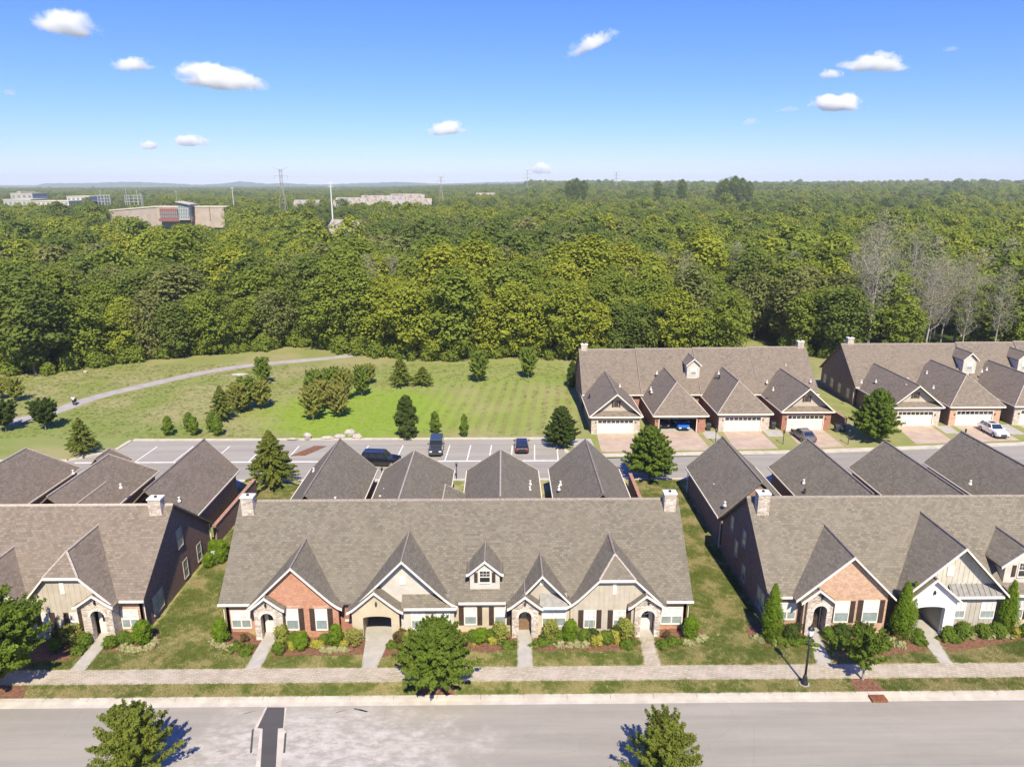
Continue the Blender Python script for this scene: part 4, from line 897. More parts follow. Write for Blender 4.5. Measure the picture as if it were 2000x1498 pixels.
# ================================================================== foliage
def m_leaf(name, cols, rnd_amt=.5, trans=.4):
    t = NT(name); oi = t.n('ShaderNodeObjectInfo'); r = oi.outputs['Random']
    at_ = t.n('ShaderNodeAttribute', attribute_name='tint'); lf = at_.outputs['Fac']
    c = t.mix(lf, cols[0], cols[1]); c = t.mix(t.math('MULTIPLY', r, rnd_amt), c, cols[2])
    d = t.n('ShaderNodeBsdfDiffuse'); t.set(d.inputs[0], c); tr = t.n('ShaderNodeBsdfTranslucent'); t.set(tr.inputs[0], t.mix(.5, c, (.25, .3, .03)))
    mx = t.n('ShaderNodeMixShader'); t.set(mx.inputs[0], trans); t.t.links.new(d.outputs[0], mx.inputs[1]); t.t.links.new(tr.outputs[0], mx.inputs[2]); t.t.links.new(mx.outputs[0], t.out.inputs[0]); return t.m
M['leaf_maple'] = m_leaf('maple_leaves', [(.085, .145, .018), (.20, .27, .04), (.14, .20, .035)])
M['leaf_dark'] = m_leaf('dark_leaves', [(.04, .07, .018), (.10, .14, .032), (.09, .12, .03)])
M['leaf_wood_g'] = m_leaf('wood_green', [(.14, .185, .028), (.29, .34, .055), (.18, .24, .04)], .7)
M['leaf_wood_y'] = m_leaf('wood_yellow_green', [(.22, .25, .028), (.41, .42, .055), (.25, .31, .045)], .7)
M['leaf_wood_o'] = m_leaf('wood_olive', [(.18, .19, .065), (.31, .30, .11), (.19, .23, .06)], .7)
M['leaf_wood_d'] = m_leaf('wood_dark', [(.095, .135, .03), (.20, .25, .055), (.14, .19, .04)], .7)
M['leaf_cypress'] = m_leaf('cypress_leaves', [(.12, .155, .025), (.25, .28, .05), (.17, .2, .04)])
M['leaf_brown'] = m_leaf('browning_leaves', [(.21, .25, .045), (.40, .40, .09), (.33, .28, .09)])
M['leaf_lawn'] = m_leaf('lawn_tree_leaves', [(.13, .20, .03), (.28, .35, .06), (.2, .26, .05)])
M['leaf_arb'] = m_leaf('arborvitae_leaves', [(.10, .17, .014), (.24, .34, .03), (.13, .21, .025)])
M['leaf_yellow'] = m_leaf('yellow_leaves', [(.34, .33, .05), (.52, .47, .09), (.42, .42, .08)])
M['leaf_pale'] = m_leaf('variegated_leaves', [(.36, .35, .16), (.58, .54, .30), (.42, .42, .2)])
M['leaf_red'] = m_leaf('reddish_leaves', [(.17, .09, .05), (.12, .13, .04), (.2, .1, .07)])
M['bark'] = m_plain('grey_bark', (.17, .14, .115), .9, .1, var=.35, scale=5)
M['barkpale'] = m_plain('pale_bark', (.36, .33, .30), .9, .1, var=.2, scale=3)

nr = np.random.RandomState(11)
def leaf_mesh(name, C, N, S, tint, mat, asp=.62):
    n = len(C); N = N / np.maximum(1e-6, np.linalg.norm(N, axis=1))[:, None]
    r = nr.randn(n, 3); U = np.cross(N, r); U /= np.maximum(1e-6, np.linalg.norm(U, axis=1))[:, None]; W = np.cross(N, U)
    S = S[:, None]; bend = N * S * .25
    P = np.stack([C - U * S, C + W * S * asp - bend, C + U * S, C - W * S * asp - bend], 1).reshape(-1, 3)
    m = bpy.data.meshes.new(name); m.vertices.add(4 * n); m.vertices.foreach_set('co', P.astype('f').ravel())
    m.loops.add(4 * n); m.loops.foreach_set('vertex_index', np.arange(4 * n, dtype='i')); m.polygons.add(n)
    m.polygons.foreach_set('loop_start', np.arange(0, 4 * n, 4, dtype='i')); m.update(calc_edges=True)
    a = m.attributes.new('tint', 'FLOAT', 'FACE'); a.data.foreach_set('value', np.clip(tint, 0, 1).astype('f'))
    m.materials.append(M[mat]); return m
def crown(name, mat, prof, z0, z1, nb, br, lpb, ls, seed, squash=.8, inner=.25, shape_noise=.15, asp=.62, yoff=0, upb=.15):
    """foliage as leaf-sized faces on many clumps set through a crown; prof(t) is the crown radius at height t in 0..1"""
    rs = np.random.RandomState(seed); C = []; N = []; T = []; S = []
    ga = 2.39996
    for i in range(nb):
        t = (i + rs.rand()) / nb; t = t ** .85 if t > .1 else t
        a = i * ga + rs.randn() * .4; R = prof(t) * (1 + rs.randn() * shape_noise); q = .62 + .38 * rs.rand() if rs.rand() > inner else rs.rand() * .6
        c = np.array([math.cos(a) * max(0, R - br * .5) * q, math.sin(a) * max(0, R - br * .5) * q, z0 + (z1 - z0) * t])
        b = br * (.65 + .6 * rs.rand()) * (.55 + .45 * min(1, prof(t) / max(.01, prof(.4)))); n = int(lpb * (.7 + .6 * rs.rand()))
        d = rs.randn(n, 3); d[:, 2] += .35; d /= np.linalg.norm(d, axis=1)[:, None]
        rr = b * (.55 + .5 * rs.rand(n) ** .6); p = c + (d * rr[:, None] + rs.randn(n, 3) * b * .14) * np.array([1, 1, squash])
        out = p - np.array([0, 0, z0 + (z1 - z0) * .35]); out /= np.maximum(.01, np.linalg.norm(out, axis=1))[:, None]
        C.append(p); N.append(d * .75 + out * .5 + rs.randn(n, 3) * .36 + [0, 0, upb]); T.append(np.full(n, rs.rand() * .6) + rs.rand(n) * .4); S.append(ls * (.6 + .8 * rs.rand(n)))
    return leaf_mesh(name, np.concatenate(C), np.concatenate(N), np.concatenate(S), np.concatenate(T), mat, asp)
def plumes(name, mat, prof, z0, z1, nbr, seed, lpb=150, ls=.09, up=.9, thick=.34, droop=0.0, jit=.42):
    """foliage carried on rising branches: each branch is a tapering plume of leaves, so the outline is ragged"""
    rs = np.random.RandomState(seed); C = []; N = []; T = []; S = []
    for i in range(nbr):
        t = ((i + rs.rand()) / nbr) ** .9; a = i * 2.39996 + rs.randn() * .3; L_ = prof(t) * (1.2 - jit * rs.rand()); z = z0 + (z1 - z0) * t * .86
        o = np.array([math.cos(a), math.sin(a), 0.0]); n = int(lpb * (.35 + .65 * L_ / prof(.25)))
        f = rs.rand(n) ** .75; f = .12 + .88 * f; rise = L_ * up * (.45 + .9 * t)
        ax = o[None] * (f * L_)[:, None] + np.array([0, 0, 1.])[None] * (z + rise * f ** 1.35 - droop * L_ * f ** 2)[:, None]
        r = thick * (1.15 - .85 * f) * (.5 + .5 * L_ / prof(.25)); d = rs.randn(n, 3); d /= np.linalg.norm(d, axis=1)[:, None]
        p = ax + d * (r * rs.rand(n) ** .5)[:, None]
        C.append(p); N.append(d * .5 + o * .35 + rs.randn(n, 3) * .4 + [0, 0, .35]); T.append(np.full(n, rs.rand() * .55) + rs.rand(n) * .45); S.append(ls * (.6 + .8 * rs.rand(n)))
    return leaf_mesh(name, np.concatenate(C), np.concatenate(N), np.concatenate(S), np.concatenate(T), mat, .6)
def trunk_mesh(name, h, r, limbs, reach, seed, mat='bark', spread=.5, twigs=0, start=.35, n=7):
    rs = random.Random(seed); mb = MB(); pts = [Vector((0, 0, -.1))]; 
    for i in range(1, 6): pts.append(Vector((rs.uniform(-.06, .06) * h * .3 * i / 5, rs.uniform(-.06, .06) * h * .3 * i / 5, h * i / 5)))
    for i in range(5): mb.tube(pts[i], pts[i + 1], r * (1 - i * .17), r * (1 - (i + 1) * .17), n, cap=False)
    def on(t): k = min(4, int(t * 5)); f = t * 5 - k; return pts[k].lerp(pts[k + 1], f)
    for i in range(limbs):
        t = start + (1 - start) * (i + rs.random()) / limbs * .95; a = i * 2.4 + rs.uniform(-.4, .4); L_ = reach * rs.uniform(.6, 1.1) * (1.15 - t * .7)
        p = on(t); e = p + Vector((math.cos(a) * L_ * spread * 1.4, math.sin(a) * L_ * spread * 1.4, L_ * rs.uniform(.5, .9))); mid = p.lerp(e, .5) + Vector((rs.uniform(-.1, .1), rs.uniform(-.1, .1), -.08)) * L_
        r0 = r * .42 * (1.1 - t * .6); mb.tube(p, mid, r0, r0 * .65, 5, cap=False); mb.tube(mid, e, r0 * .65, r0 * .25, 5, cap=False)
        for j in range(twigs):
            f = .25 + .75 * (j + rs.random()) / twigs; s0 = (p.lerp(mid, f * 2) if f < .5 else mid.lerp(e, f * 2 - 1)); d = Vector((rs.uniform(-1, 1), rs.uniform(-1, 1), rs.uniform(.1, 1.3))).normalized() * L_ * rs.uniform(.25, .5)
            mb.tube(s0, s0 + d, r0 * .35, r0 * .12, 3, cap=False)
            for q in range(3):
                s1 = s0 + d * rs.uniform(.3, .95); d2 = Vector((rs.uniform(-1, 1), rs.uniform(-1, 1), rs.uniform(0, 1.2))).normalized() * d.length * rs.uniform(.35, .7)
                mb.tube(s1, s1 + d2, r0 * .2, r0 * .08, 3, cap=False)
    m = mb.mesh(name, False); m.materials.append(M[mat]); m.polygons.foreach_set('use_smooth', [True] * len(m.polygons)); return m
def tree(name, cm, tm, loc=(0, 0, 0)):
    e = empty(name, loc); link_mesh('trunk', tm, e); link_mesh('crown', cm, e); return e
oval = lambda R, p=.42: (lambda t: R * math.sqrt(max(0, 1 - abs((t - p) / (p if t < p else 1 - p)) ** 2.2)))
cone = lambda R, f=.12: (lambda t: R * (min(1, t / f) if t < f else (1 - (t - f) / (1 - f)) ** .85) + .04 * R)
pyr = lambda R: (lambda t: R * (.75 + 2.5 * t if t < .1 else (1 - (t - .1) / .9) ** .7) + .05 * R)

used = set()
def put(proto, x, y, s, rz, label, cat, group=None, z=0.0):
    o = proto if id(proto) not in used else copy_tree(proto); used.add(id(proto))
    o.location = (x, y, z); o.rotation_euler = (0, 0, rz); o.scale = s if isinstance(s, tuple) else (s,) * 3
    o['label'] = label; o['category'] = cat
    if group: o['group'] = group
    elif 'group' in o: del o['group']
    return o
# street maples
mapA = tree('maple_tree', plumes('crown', 'leaf_maple', pyr(2.9), .7, 5.3, 190, 1, 190, .105, .55, .46), trunk_mesh('trunk', 4.6, .13, 14, 2.0, 1, start=.25))
mapB = tree('maple_tree', plumes('crown', 'leaf_maple', oval(2.6, .35), .8, 4.9, 180, 2, 190, .105, .6, .48), trunk_mesh('trunk', 4.4, .13, 14, 2.0, 2, start=.25))
mapS = tree('maple_tree', plumes('crown', 'leaf_maple', oval(1.5, .3), 1.1, 4.2, 60, 3, 110, .09, .7, .3), trunk_mesh('trunk', 3.9, .09, 12, 1.3, 3, mat='barkpale', start=.3))
mapU = tree('maple_tree', plumes('crown', 'leaf_cypress', lambda t: 2.35 * (1 - t) ** .6 + .2, .6, 5.7, 150, 4, 230, .08, .8, .5, 0, .75), trunk_mesh('trunk', 5.4, .13, 16, 2.0, 4, start=.2))
put(mapA, -4.85, 43.9, (.94, .94, 1.12), .3, 'bushy green street tree on the verge in front of the central terrace', 'tree')
put(mapB, -36.6, 44.3, 1.28, 1.1, 'large round street tree at the left edge, hiding the front of the left terrace', 'tree')
put(mapS, 26.2, 44.4, 1.0, .4, 'small thin-trunked street tree in front of the black-shuttered brick gable on the right', 'tree')
u1 = at(252, 1420, Z=4.0); u2 = at(1303, 1440, Z=4.0)
put(mapU, u1[0], u1[1], (1.05, 1.05, 1.0), .4, 'green tree cut by the bottom edge at left, rising in front of the street', 'tree')
put(mapU, u2[0], u2[1], (1.0, 1.0, 1.0), 2.4, 'green tree cut by the bottom edge right of the middle, before the street', 'tree')
for (x, y, w) in ((-4.85, 43.85, 1.3), (-36.6, 44.1, 2.6), (26.2, 44.0, 1.1)): sheet('mulch_bed', [(x - w, K1 + .02), (x + w, K1 + .02), (x + w * .8, 44.5), (x - w * .8, 44.5)], .03, 'mulch', .02)

# alley and field trees
cyp = tree('cypress_tree', plumes('crown', 'leaf_cypress', cone(3.0), .5, 8.0, 230, 5, 150, .11, .12, .42, .12), trunk_mesh('trunk', 6.8, .14, 20, 2.2, 5, start=.15, spread=.65))
oak = tree('oak_tree', plumes('crown', 'leaf_maple', pyr(3.0), .7, 7.6, 230, 6, 150, .14, .5, .5), trunk_mesh('trunk', 6.6, .14, 16, 2.2, 6, start=.2))
oakd = tree('oak_tree', plumes('crown', 'leaf_dark', pyr(2.5), .4, 7.0, 190, 7, 150, .13, .5, .46), trunk_mesh('trunk', 6.2, .14, 16, 2.0, 7, start=.2))
p = at(532, 948, Z=0); put(cyp, p[0], p[1] + .2, (1.0, 1.0, .98), 0, 'feathery conical tree beside the parking area between left and central terraces', 'tree')
p = at(1268, 935, Z=0); put(oak, p[0], p[1], 1.0, 0, 'tall leafy pyramidal tree on the alley verge between central and right terraces', 'tree')
p = at(1715, 866, Z=0); put(oak, p[0] + 0, p[1] + 1.2, (1.02, 1.02, 1.1), 1.9, 'tall leafy tree on the lawn between the two far terraces', 'tree')
p = at(1097, 874, Z=0); put(oakd, p[0], p[1] + .6, .92, .5, 'dark leafy tree at the right end of the parking area', 'tree')
ftA = tree('young_tree', plumes('crown', 'leaf_dark', oval(1.8, .45), 1.0, 4.4, 80, 8, 110, .14, .5, .42), trunk_mesh('trunk', 4.2, .1, 8, 1.6, 8))
ftB = tree('young_tree', plumes('crown', 'leaf_brown', oval(1.75, .4), .7, 5.2, 80, 9, 85, .13, .6, .36), trunk_mesh('trunk', 4.8, .1, 12, 2.2, 9, start=.2))
ftC = tree('young_cypress_tree', plumes('crown', 'leaf_cypress', cone(2.2), .5, 6.4, 110, 10, 100, .12, .15, .36, .1), trunk_mesh('trunk', 5.6, .1, 14, 1.8, 10, start=.15))
ftD = tree('young_cypress_tree', plumes('crown', 'leaf_lawn', oval(1.6, .35), .7, 5.7, 85, 12, 105, .14, .6, .42), trunk_mesh('trunk', 5.4, .1, 12, 1.7, 11, start=.2))
ftE = tree('conical_evergreen', crown('crown', 'leaf_dark', oval(1.45, .25), .15, 5.6, 80, .45, 110, .14, 13, shape_noise=.08), trunk_mesh('trunk', 5, .1, 6, .8, 13))
ftS = tree('conical_evergreen', crown('crown', 'leaf_maple', oval(.8, .35), .1, 2.9, 40, .3, 100, .12, 14, shape_noise=.06), trunk_mesh('trunk', 2.4, .06, 4, .4, 14))
def fput(pr, px, py, s, label, rz=None, cat='tree', group=None, base=0):
    p = at(px, py, Z=0); put(pr, p[0], p[1], s, rnd.uniform(0, 6.28) if rz is None else rz, label, cat, group)
fput(ftC, 163, 888, .92, 'yellow-green young conical tree on the lawn left of the parking area')
fput(ftA, 90, 840, 1.08, 'small dark round-headed tree beside the footpath at left, second from the left edge')
fput(ftA, 12, 843, 1.05, 'small dark round-headed tree at the left edge beside the footpath')
fput(ftB, 32, 785, .85, 'sparse brownish tree on the far side of the footpath at the left edge')
fput(ftB, 2, 780, .75, 'sparse brownish tree cut by the left edge beyond the footpath')
g3 = 'clipped evergreens on the lawn behind the parking area'
fput(ftS, 330, 851, 1.0, 'clipped narrow evergreen, leftmost of the clipped row on the lawn', cat='evergreen shrub', group=g3)
fput(ftS, 371, 843, 1.0, 'clipped narrow evergreen, rear one of the middle pair on the lawn', cat='evergreen shrub', group=g3)
fput(ftS, 380, 850, .95, 'clipped narrow evergreen, front one of the middle pair on the lawn', cat='evergreen shrub', group=g3)
fput(ftS, 415, 844, 1.0, 'clipped narrow evergreen, rear one of the right-hand pair on the lawn', cat='evergreen shrub', group=g3)
fput(ftS, 427, 851, 1.0, 'clipped narrow evergreen, front one of the right-hand pair on the lawn', cat='evergreen shrub', group=g3)
gc = 'young trees in the two clumps on the lawn'
fput(ftC, 435, 822, (.95, .95, 1.0), 'slender yellow-green tree at the left front of the left clump on the lawn', group=gc)
fput(ftB, 468, 808, 1.0, 'olive round tree in the middle front of the left clump on the lawn', group=gc)
fput(ftD, 482, 800, (1.2, 1.2, 1), 'light green tree in the middle of the left clump on the lawn', group=gc)
fput(ftB, 512, 799, 1.0, 'olive tree at the right end of the left clump on the lawn', group=gc)
fput(ftD, 515, 752, .95, 'small green tree just below the footpath above the left clump', group=None)
fput(ftB, 612, 822, (1.05, 1.05, 1.15), 'browning tree at the left front of the right clump on the lawn', group=gc)
fput(ftB, 662, 816, (1.0, 1.0, 1.1), 'browning tree at the right front of the right clump on the lawn', group=gc)
fput(ftD, 618, 788, (1.1, 1.1, 1.05), 'green tree at the left rear of the right clump on the lawn', group=gc)
fput(ftD, 650, 782, (1.1, 1.1, 1.05), 'green tree in the middle rear of the right clump on the lawn', group=gc)
fput(ftB, 672, 785, (1.0, 1.0, 1.15), 'brown-tipped tall tree at the right rear of the right clump on the lawn', group=gc)
fput(ftB, 632, 800, (1.0, 1.0, 1.0), 'olive tree in the heart of the right clump on the lawn', group=gc)
fput(ftD, 707, 774, (.95, .95, 1.0), 'slim green tree standing just right of the right clump')
fput(ftB, 722, 750, .75, 'small brownish tree behind the slim green tree right of the clumps')
fput(ftC, 783, 756, .98, 'yellow-green young tree on the middle of the lawn, left of the low conical one')
fput(ftC, 826, 753, (1.0, 1.0, .62), 'low broad conical tree on the middle of the lawn')
fput(ftE, 795, 855, (1.12, 1.12, 1.1), 'dark dense conical tree at the kerb left of the dark off-road car')
fput(ftS, 907, 853, (.8, .8, 1.15), 'narrow light green shrub on the lawn right of the dark off-road car', cat='evergreen shrub')
fput(ftS, 850, 846, (1.0, 1.0, 1.1), 'yellow-green shrub half hidden behind the dark off-road car', cat='evergreen shrub')
fput(ftD, 935, 747, (1.1, 1.1, 1.12), 'dark green tree at the top edge of the striped lawn, the left one')
fput(ftD, 1032, 739, (1.0, 1.0, 1.1), 'dark green tree at the top edge of the striped lawn, the right one')
fput(ftE, 1117, 757, (.7, .7, .85), 'narrow dark evergreen against the side of the left far terrace', cat='evergreen shrub')

# ------------------------------------------------------------------ foundation planting
shR = tree('holly_shrub', crown('foliage', 'leaf_arb', oval(.62, .45), .0, 1.45, 42, .28, 110, .055, 21, shape_noise=.05), trunk_mesh('stem', .8, .04, 3, .3, 21))
shB = tree('boxwood_shrub', crown('foliage', 'leaf_maple', oval(.5, .5), -.05, .75, 26, .24, 90, .055, 22, shape_noise=.1), trunk_mesh('stem', .4, .03, 3, .2, 22))
shD = tree('dark_shrub', crown('foliage', 'leaf_dark', oval(.62, .5), -.05, .9, 28, .28, 90, .06, 23, shape_noise=.12), trunk_mesh('stem', .5, .03, 3, .2, 23))
shL = tree('loose_shrub', crown('foliage', 'leaf_brown', oval(.7, .55), .1, 1.35, 30, .28, 70, .06, 24, shape_noise=.3), trunk_mesh('stem', 1.1, .03, 9, .6, 24, start=.05))
shRd = tree('rose_bush', crown('foliage', 'leaf_red', oval(.6, .55), .1, 1.1, 26, .26, 70, .06, 25, shape_noise=.3), trunk_mesh('stem', .9, .03, 7, .5, 25, start=.05))
shY = tree('yellow_shrub', crown('foliage', 'leaf_yellow', oval(.42, .45), -.05, .62, 22, .18, 80, .05, 26, shape_noise=.12), trunk_mesh('stem', .3, .02, 3, .2, 26))
shP = tree('variegated_plant', crown('foliage', 'leaf_pale', oval(.42, .4), -.05, .32, 16, .16, 70, .05, 27, shape_noise=.2, squash=.6), trunk_mesh('stem', .2, .02, 3, .2, 27))
shG = tree('low_green_plant', crown('foliage', 'leaf_maple', oval(.6, .4), -.1, .4, 24, .2, 80, .055, 28, shape_noise=.25, squash=.6), trunk_mesh('stem', .2, .02, 3, .3, 28))
arb = tree('arborvitae', crown('foliage', 'leaf_arb', lambda t: .84 * (.8 + .2 * t / .25 if t < .25 else (1 - (t - .25) / .75) ** .65) + .05, 0, 4.7, 130, .26, 120, .07, 29, squash=2.4, shape_noise=.1, asp=.35), trunk_mesh('stem', 3, .06, 4, .4, 29))
for q in ((sh_q) for sh_q in (shR, shB, shD, shL, shRd, shY, shP, shG, arb)):
    for ch in q.children:
        if ch.name.startswith('trunk'): ch.name = 'stem'
        elif ch.name.startswith('crown'): ch.name = 'foliage'
GL = 'plants in the bed of the left terrace'; GB = 'plants in the beds of the central terrace'; GC = 'plants in the beds of the right terrace'
_seen = {}
ORD = ['first', 'second', 'third', 'fourth', 'fifth', 'sixth', 'seventh', 'eighth', 'ninth', 'tenth']
def pl(pr, fn, u, v, s, label, group): 
    if label.startswith(('pale yellow plant in', 'pale plant in the', 'yellowish plant in', 'low green plant in the strip', 'low green plant behind')):
        k = _seen.get(label, 0); _seen[label] = k + 1; label = ORD[k] + ' from the left, ' + label
    x, y = fn(u, v); p = at(x, y, Z=0); put(pr, p[0], min(p[1], 49.45) if p[1] > 46.3 else p[1], s, rnd.uniform(0, 6.28), label, 'shrub', group)
px = lambda u, v: (u, v)
pl(shR, px, 435, 1250, (1.15, 1.15, 1.35), 'tall round holly at the left corner of the central terrace', GB)
pl(shR, px, 657, 1259, (1.0, 1.0, 1.2), 'round holly right of the orange brick windows, beside the cream carriage arch', GB)
pl(shR, px, 1114, 1252, (1.1, 1.1, 1.3), 'round holly below the clipped gable, between its window and the paired window', GB)
pl(shR, px, 1347, 1246, (1.2, 1.2, 1.35), 'round holly at the right corner of the central terrace', GB)
pl(shR, px, 280, 1256, (1.35, 1.35, 1.35), 'large round holly at the right corner of the left terrace', GL)
pl(shR, px, 590, 1266, (1.1, 1.1, .95), 'dense green shrub below the first brick window of the central terrace', GB)
pl(shB, px, 573, 1258, 1.2, 'green shrub just left of the dense one below the brick window', GB)
pl(shL, px, 553, 1256, (1, 1, 1.1), 'loose grey-green shrub beside the leftmost stone porch of the central terrace', GB)
pl(shL, px, 692, 1260, 1.05, 'loose shrub left of the cream carriage arch', GB)
pl(shRd, px, 785, 1258, 1.1, 'reddish bush right of the cream carriage arch', GB)
pl(shL, px, 800, 1262, 1.0, 'loose shrub below the white window, left of the street tree', GB)
pl(shB, px, 545, 1275, 1.1, 'low green shrub next to the leftmost walk of the central terrace', GB)
pl(shY, px, 571, 1268, 1.0, 'yellow shrub in front of the dense green one by the brick gable', GB)
pl(shY, px, 614, 1264, 1.0, 'yellow shrub below the second brick window, the left of two', GB)
pl(shY, px, 627, 1265, .9, 'yellow shrub below the second brick window, the right of two', GB)
pl(shY, px, 674, 1262, .95, 'yellow shrub between the round holly and the loose shrub by the cream arch', GB)
pl(shB, px, 634, 1256, 1.0, 'small green shrub between yellow shrubs and round holly at the brick gable', GB)
pl(shG, px, 460, 1268, (1.3, 1.1, 1.1), 'low green plant left of the leftmost walk of the central terrace', GB)
pl(shG, px, 482, 1273, (1.3, 1.1, 1.0), 'low green plant touching the leftmost walk of the central terrace', GB)
pl(shRd, px, 478, 1253, .6, 'small orange-tipped plant below the far left paired window', GB)
for i, u in enumerate((418, 427, 437, 447)): pl(shP, px, u, 1256 + i * 4, 1.1, 'pale yellow plant in the arc round the left corner holly', GB)
for i, u in enumerate((632, 643, 654, 664, 674)): pl(shP, px, u, 1270 + (i % 2), 1.0, 'pale plant in the row before the cream arch holly', GB)
pl(shY, px, 798, 1262, .8, 'yellow-green plant half hidden by the street tree', GB)
pl(shG, px, 765, 1261, .9, 'lime-green clump right of the cream arch walk', GB)
for (u, v, pr, l) in ((926, 1245, shB, 'green shrub at the left below the shuttered cream windows'), (940, 1252, shR, 'wide green shrub in the middle below the shuttered cream windows'), (960, 1243, shB, 'green shrub at the right below the shuttered cream windows')):
    pl(pr, px, u, v, (1.1, 1.1, .75) if pr is shR else 1.1, l, GB)
pl(shL, px, 978, 1245, 1.1, 'tall loose shrub left of the wooden door porch', GB)
pl(shY, px, 961, 1257, .95, 'orange-yellow shrub in front of the cream wall bed', GB)
pl(shY, px, 925, 1262, .45, 'tiny orange plant in the mulch under the cream wall', GB)
pl(shG, px, 990, 1262, (1.3, 1.1, 1.0), 'low green plant left of the middle walk', GB)
pl(shG, px, 1055, 1258, (1.4, 1.1, 1.0), 'low green plant right of the middle walk, the left of two', GB)
pl(shG, px, 1073, 1254, (1.4, 1.1, 1.0), 'low green plant right of the middle walk, the right of two', GB)
pl(shL, px, 1073, 1245, (1.1, 1.1, 1.25), 'tall loose shrub below the paired window right of the wooden door', GB)
pl(shB, px, 1093, 1250, 1.05, 'round shrub just left of the holly below the clipped gable', GB)
pl(shB, px, 1140, 1250, 1.15, 'round shrub just right of the holly below the clipped gable', GB)
pl(shD, px, 1157, 1244, (.8, .8, 1.0), 'small dark shrub under the left shutter of the clipped gable', GB)
pl(shB, px, 1182, 1255, 1.2, 'green shrub between the two bright yellow ones', GB)
pl(shY, px, 1168, 1260, 1.35, 'bright yellow shrub in front of the clipped gable, the left one', GB)
pl(shY, px, 1203, 1255, (1.1, 1.1, 1.6), 'bright yellow shrub in front of the clipped gable, the right one', GB)
pl(shD, px, 1200, 1242, (.9, .9, 1.2), 'dark shrub behind the right-hand bright yellow shrub', GB)
pl(shL, px, 1220, 1244, (1.1, 1.1, 1.3), 'loose tall shrub left of the wreathed door porch', GB)
pl(shG, px, 1228, 1260, (1.5, 1.2, 1.2), 'low green plant left of the right-hand walk', GB)
pl(shG, px, 1298, 1262, (1.3, 1.2, 1.2), 'low green plant right of the right-hand walk, the near one', GB)
pl(shG, px, 1318, 1256, (1.4, 1.2, 1.1), 'low green plant right of the right-hand walk, the far one', GB)
pl(shRd, px, 1302, 1246, .6, 'small orange plant under the far right paired window', GB)
for (u, v) in ((1092, 1261), (1113, 1261), (1128, 1260), (1143, 1260)): pl(shP, px, u, v, 1.15, 'pale yellow plant in the row below the clipped gable', GB)
for (u, v) in ((1338, 1256), (1350, 1256), (1362, 1252), (1368, 1245), (1371, 1238)): pl(shP, px, u, v, 1.1, 'pale yellow plant in the arc round the right corner holly', GB)
# left terrace
pl(shB, px, 244, 1256, (1.15, 1.15, 1.3), 'yellow-green shrub left of the large corner holly', GL); pl(shB, px, 258, 1250, 1.0, 'small shrub touching the large corner holly', GL)
pl(shB, px, 216, 1264, 1.15, 'round shrub right of the left terrace walk', GL); pl(shB, px, 166, 1259, 1.2, 'round shrub left of the left terrace walk, the far one', GL)
pl(shG, px, 153, 1275, 1.2, 'low shrub left of the left terrace walk, the near one', GL); pl(shD, px, 125, 1255, 1.3, 'dark shrub in the shade right of the big left tree', GL)
pl(shL, px, 150, 1250, 1.2, 'loose shrub below the shuttered window of the left terrace', GL); pl(shB, px, 110, 1268, 1.1, 'small round shrub in the shade of the big left tree', GL)
for i, (u, v) in enumerate(((240, 1267), (251, 1270), (262, 1271), (274, 1270), (286, 1268), (297, 1262), (305, 1255), (311, 1246))): pl(shP, px, u, v, 1.1, 'pale plant in the arc round the left terrace corner holly', GL)
# right terrace
ga = 'columnar arborvitae in front of the right terrace'
p = at(1504, 1250, Z=0); put(arb, p[0], p[1], (1.05, 1.05, 1.0), 0, 'columnar arborvitae left of the paired window at the near corner of the right terrace', 'arborvitae', ga)
p = at(1757, 1246, Z=0); put(arb, p[0], p[1], (1.1, 1.1, 1.0), 2, 'columnar arborvitae between brick gable and white carriage arch', 'arborvitae', ga)
p = at(1962, 1237, Z=0); put(arb, p[0], p[1], (.95, .95, .95), 4, 'columnar arborvitae right of the taupe siding windows at the right edge', 'arborvitae', ga)
p = at(1768, 1242, Z=0); put(arb, p[0] + .3, p[1] + .2, (.7, .7, .95), 5, 'second slimmer stem of arborvitae touching the white carriage arch', 'arborvitae', ga)
pl(shD, px, 1542, 1243, (1.5, 1.3, 1.2), 'wide dark shrub left of the near stone porch of the right terrace', GC); pl(shD, px, 1640, 1240, (1.5, 1.3, 1.2), 'wide dark shrub below the first shuttered window of the right terrace', GC)
pl(shD, px, 1680, 1240, (1.4, 1.2, 1.2), 'wide dark shrub below the second shuttered window, behind the street tree', GC); pl(shB, px, 1615, 1243, 1.1, 'small shrub right of the near stone porch of the right terrace', GC)
for i, u in enumerate((1520, 1540, 1560, 1578)): pl(shG, px, u, 1254 + i, (1.4, 1.1, 1.1), 'low green plant in the strip right of the corner arborvitae', GC)
for i, (u, v) in enumerate(((1632, 1258), (1652, 1262), (1676, 1266), (1700, 1268), (1720, 1262))): pl(shG, px, u, v, (1.4, 1.2, 1.3), 'low green plant behind the small street tree', GC)
pl(shP, px, 1737, 1256, 1.5, 'pale grey-green plant left of the middle arborvitae', GC); pl(shRd, px, 1750, 1254, .6, 'small orange plant at the foot of the middle arborvitae', GC); pl(shP, px, 1757, 1261, 1.2, 'pale plant in front of the middle arborvitae', GC)
for i, (u, v) in enumerate(((1466, 1232), (1473, 1241), (1480, 1248), (1487, 1253), (1508, 1256))): pl(shP, px, u, v, .9, 'yellowish plant in the arc round the corner arborvitae', GC)
pl(shB, px, 1866, 1230, (1.5, 1.5, 1.5), 'round shrub below the left taupe siding window', GC); pl(shB, px, 1904, 1230, (1.2, 1.2, 1.3), 'round shrub between the two taupe siding windows', GC); pl(shB, px, 1930, 1229, (1.4, 1.4, 1.4), 'round shrub below the right taupe siding window', GC)
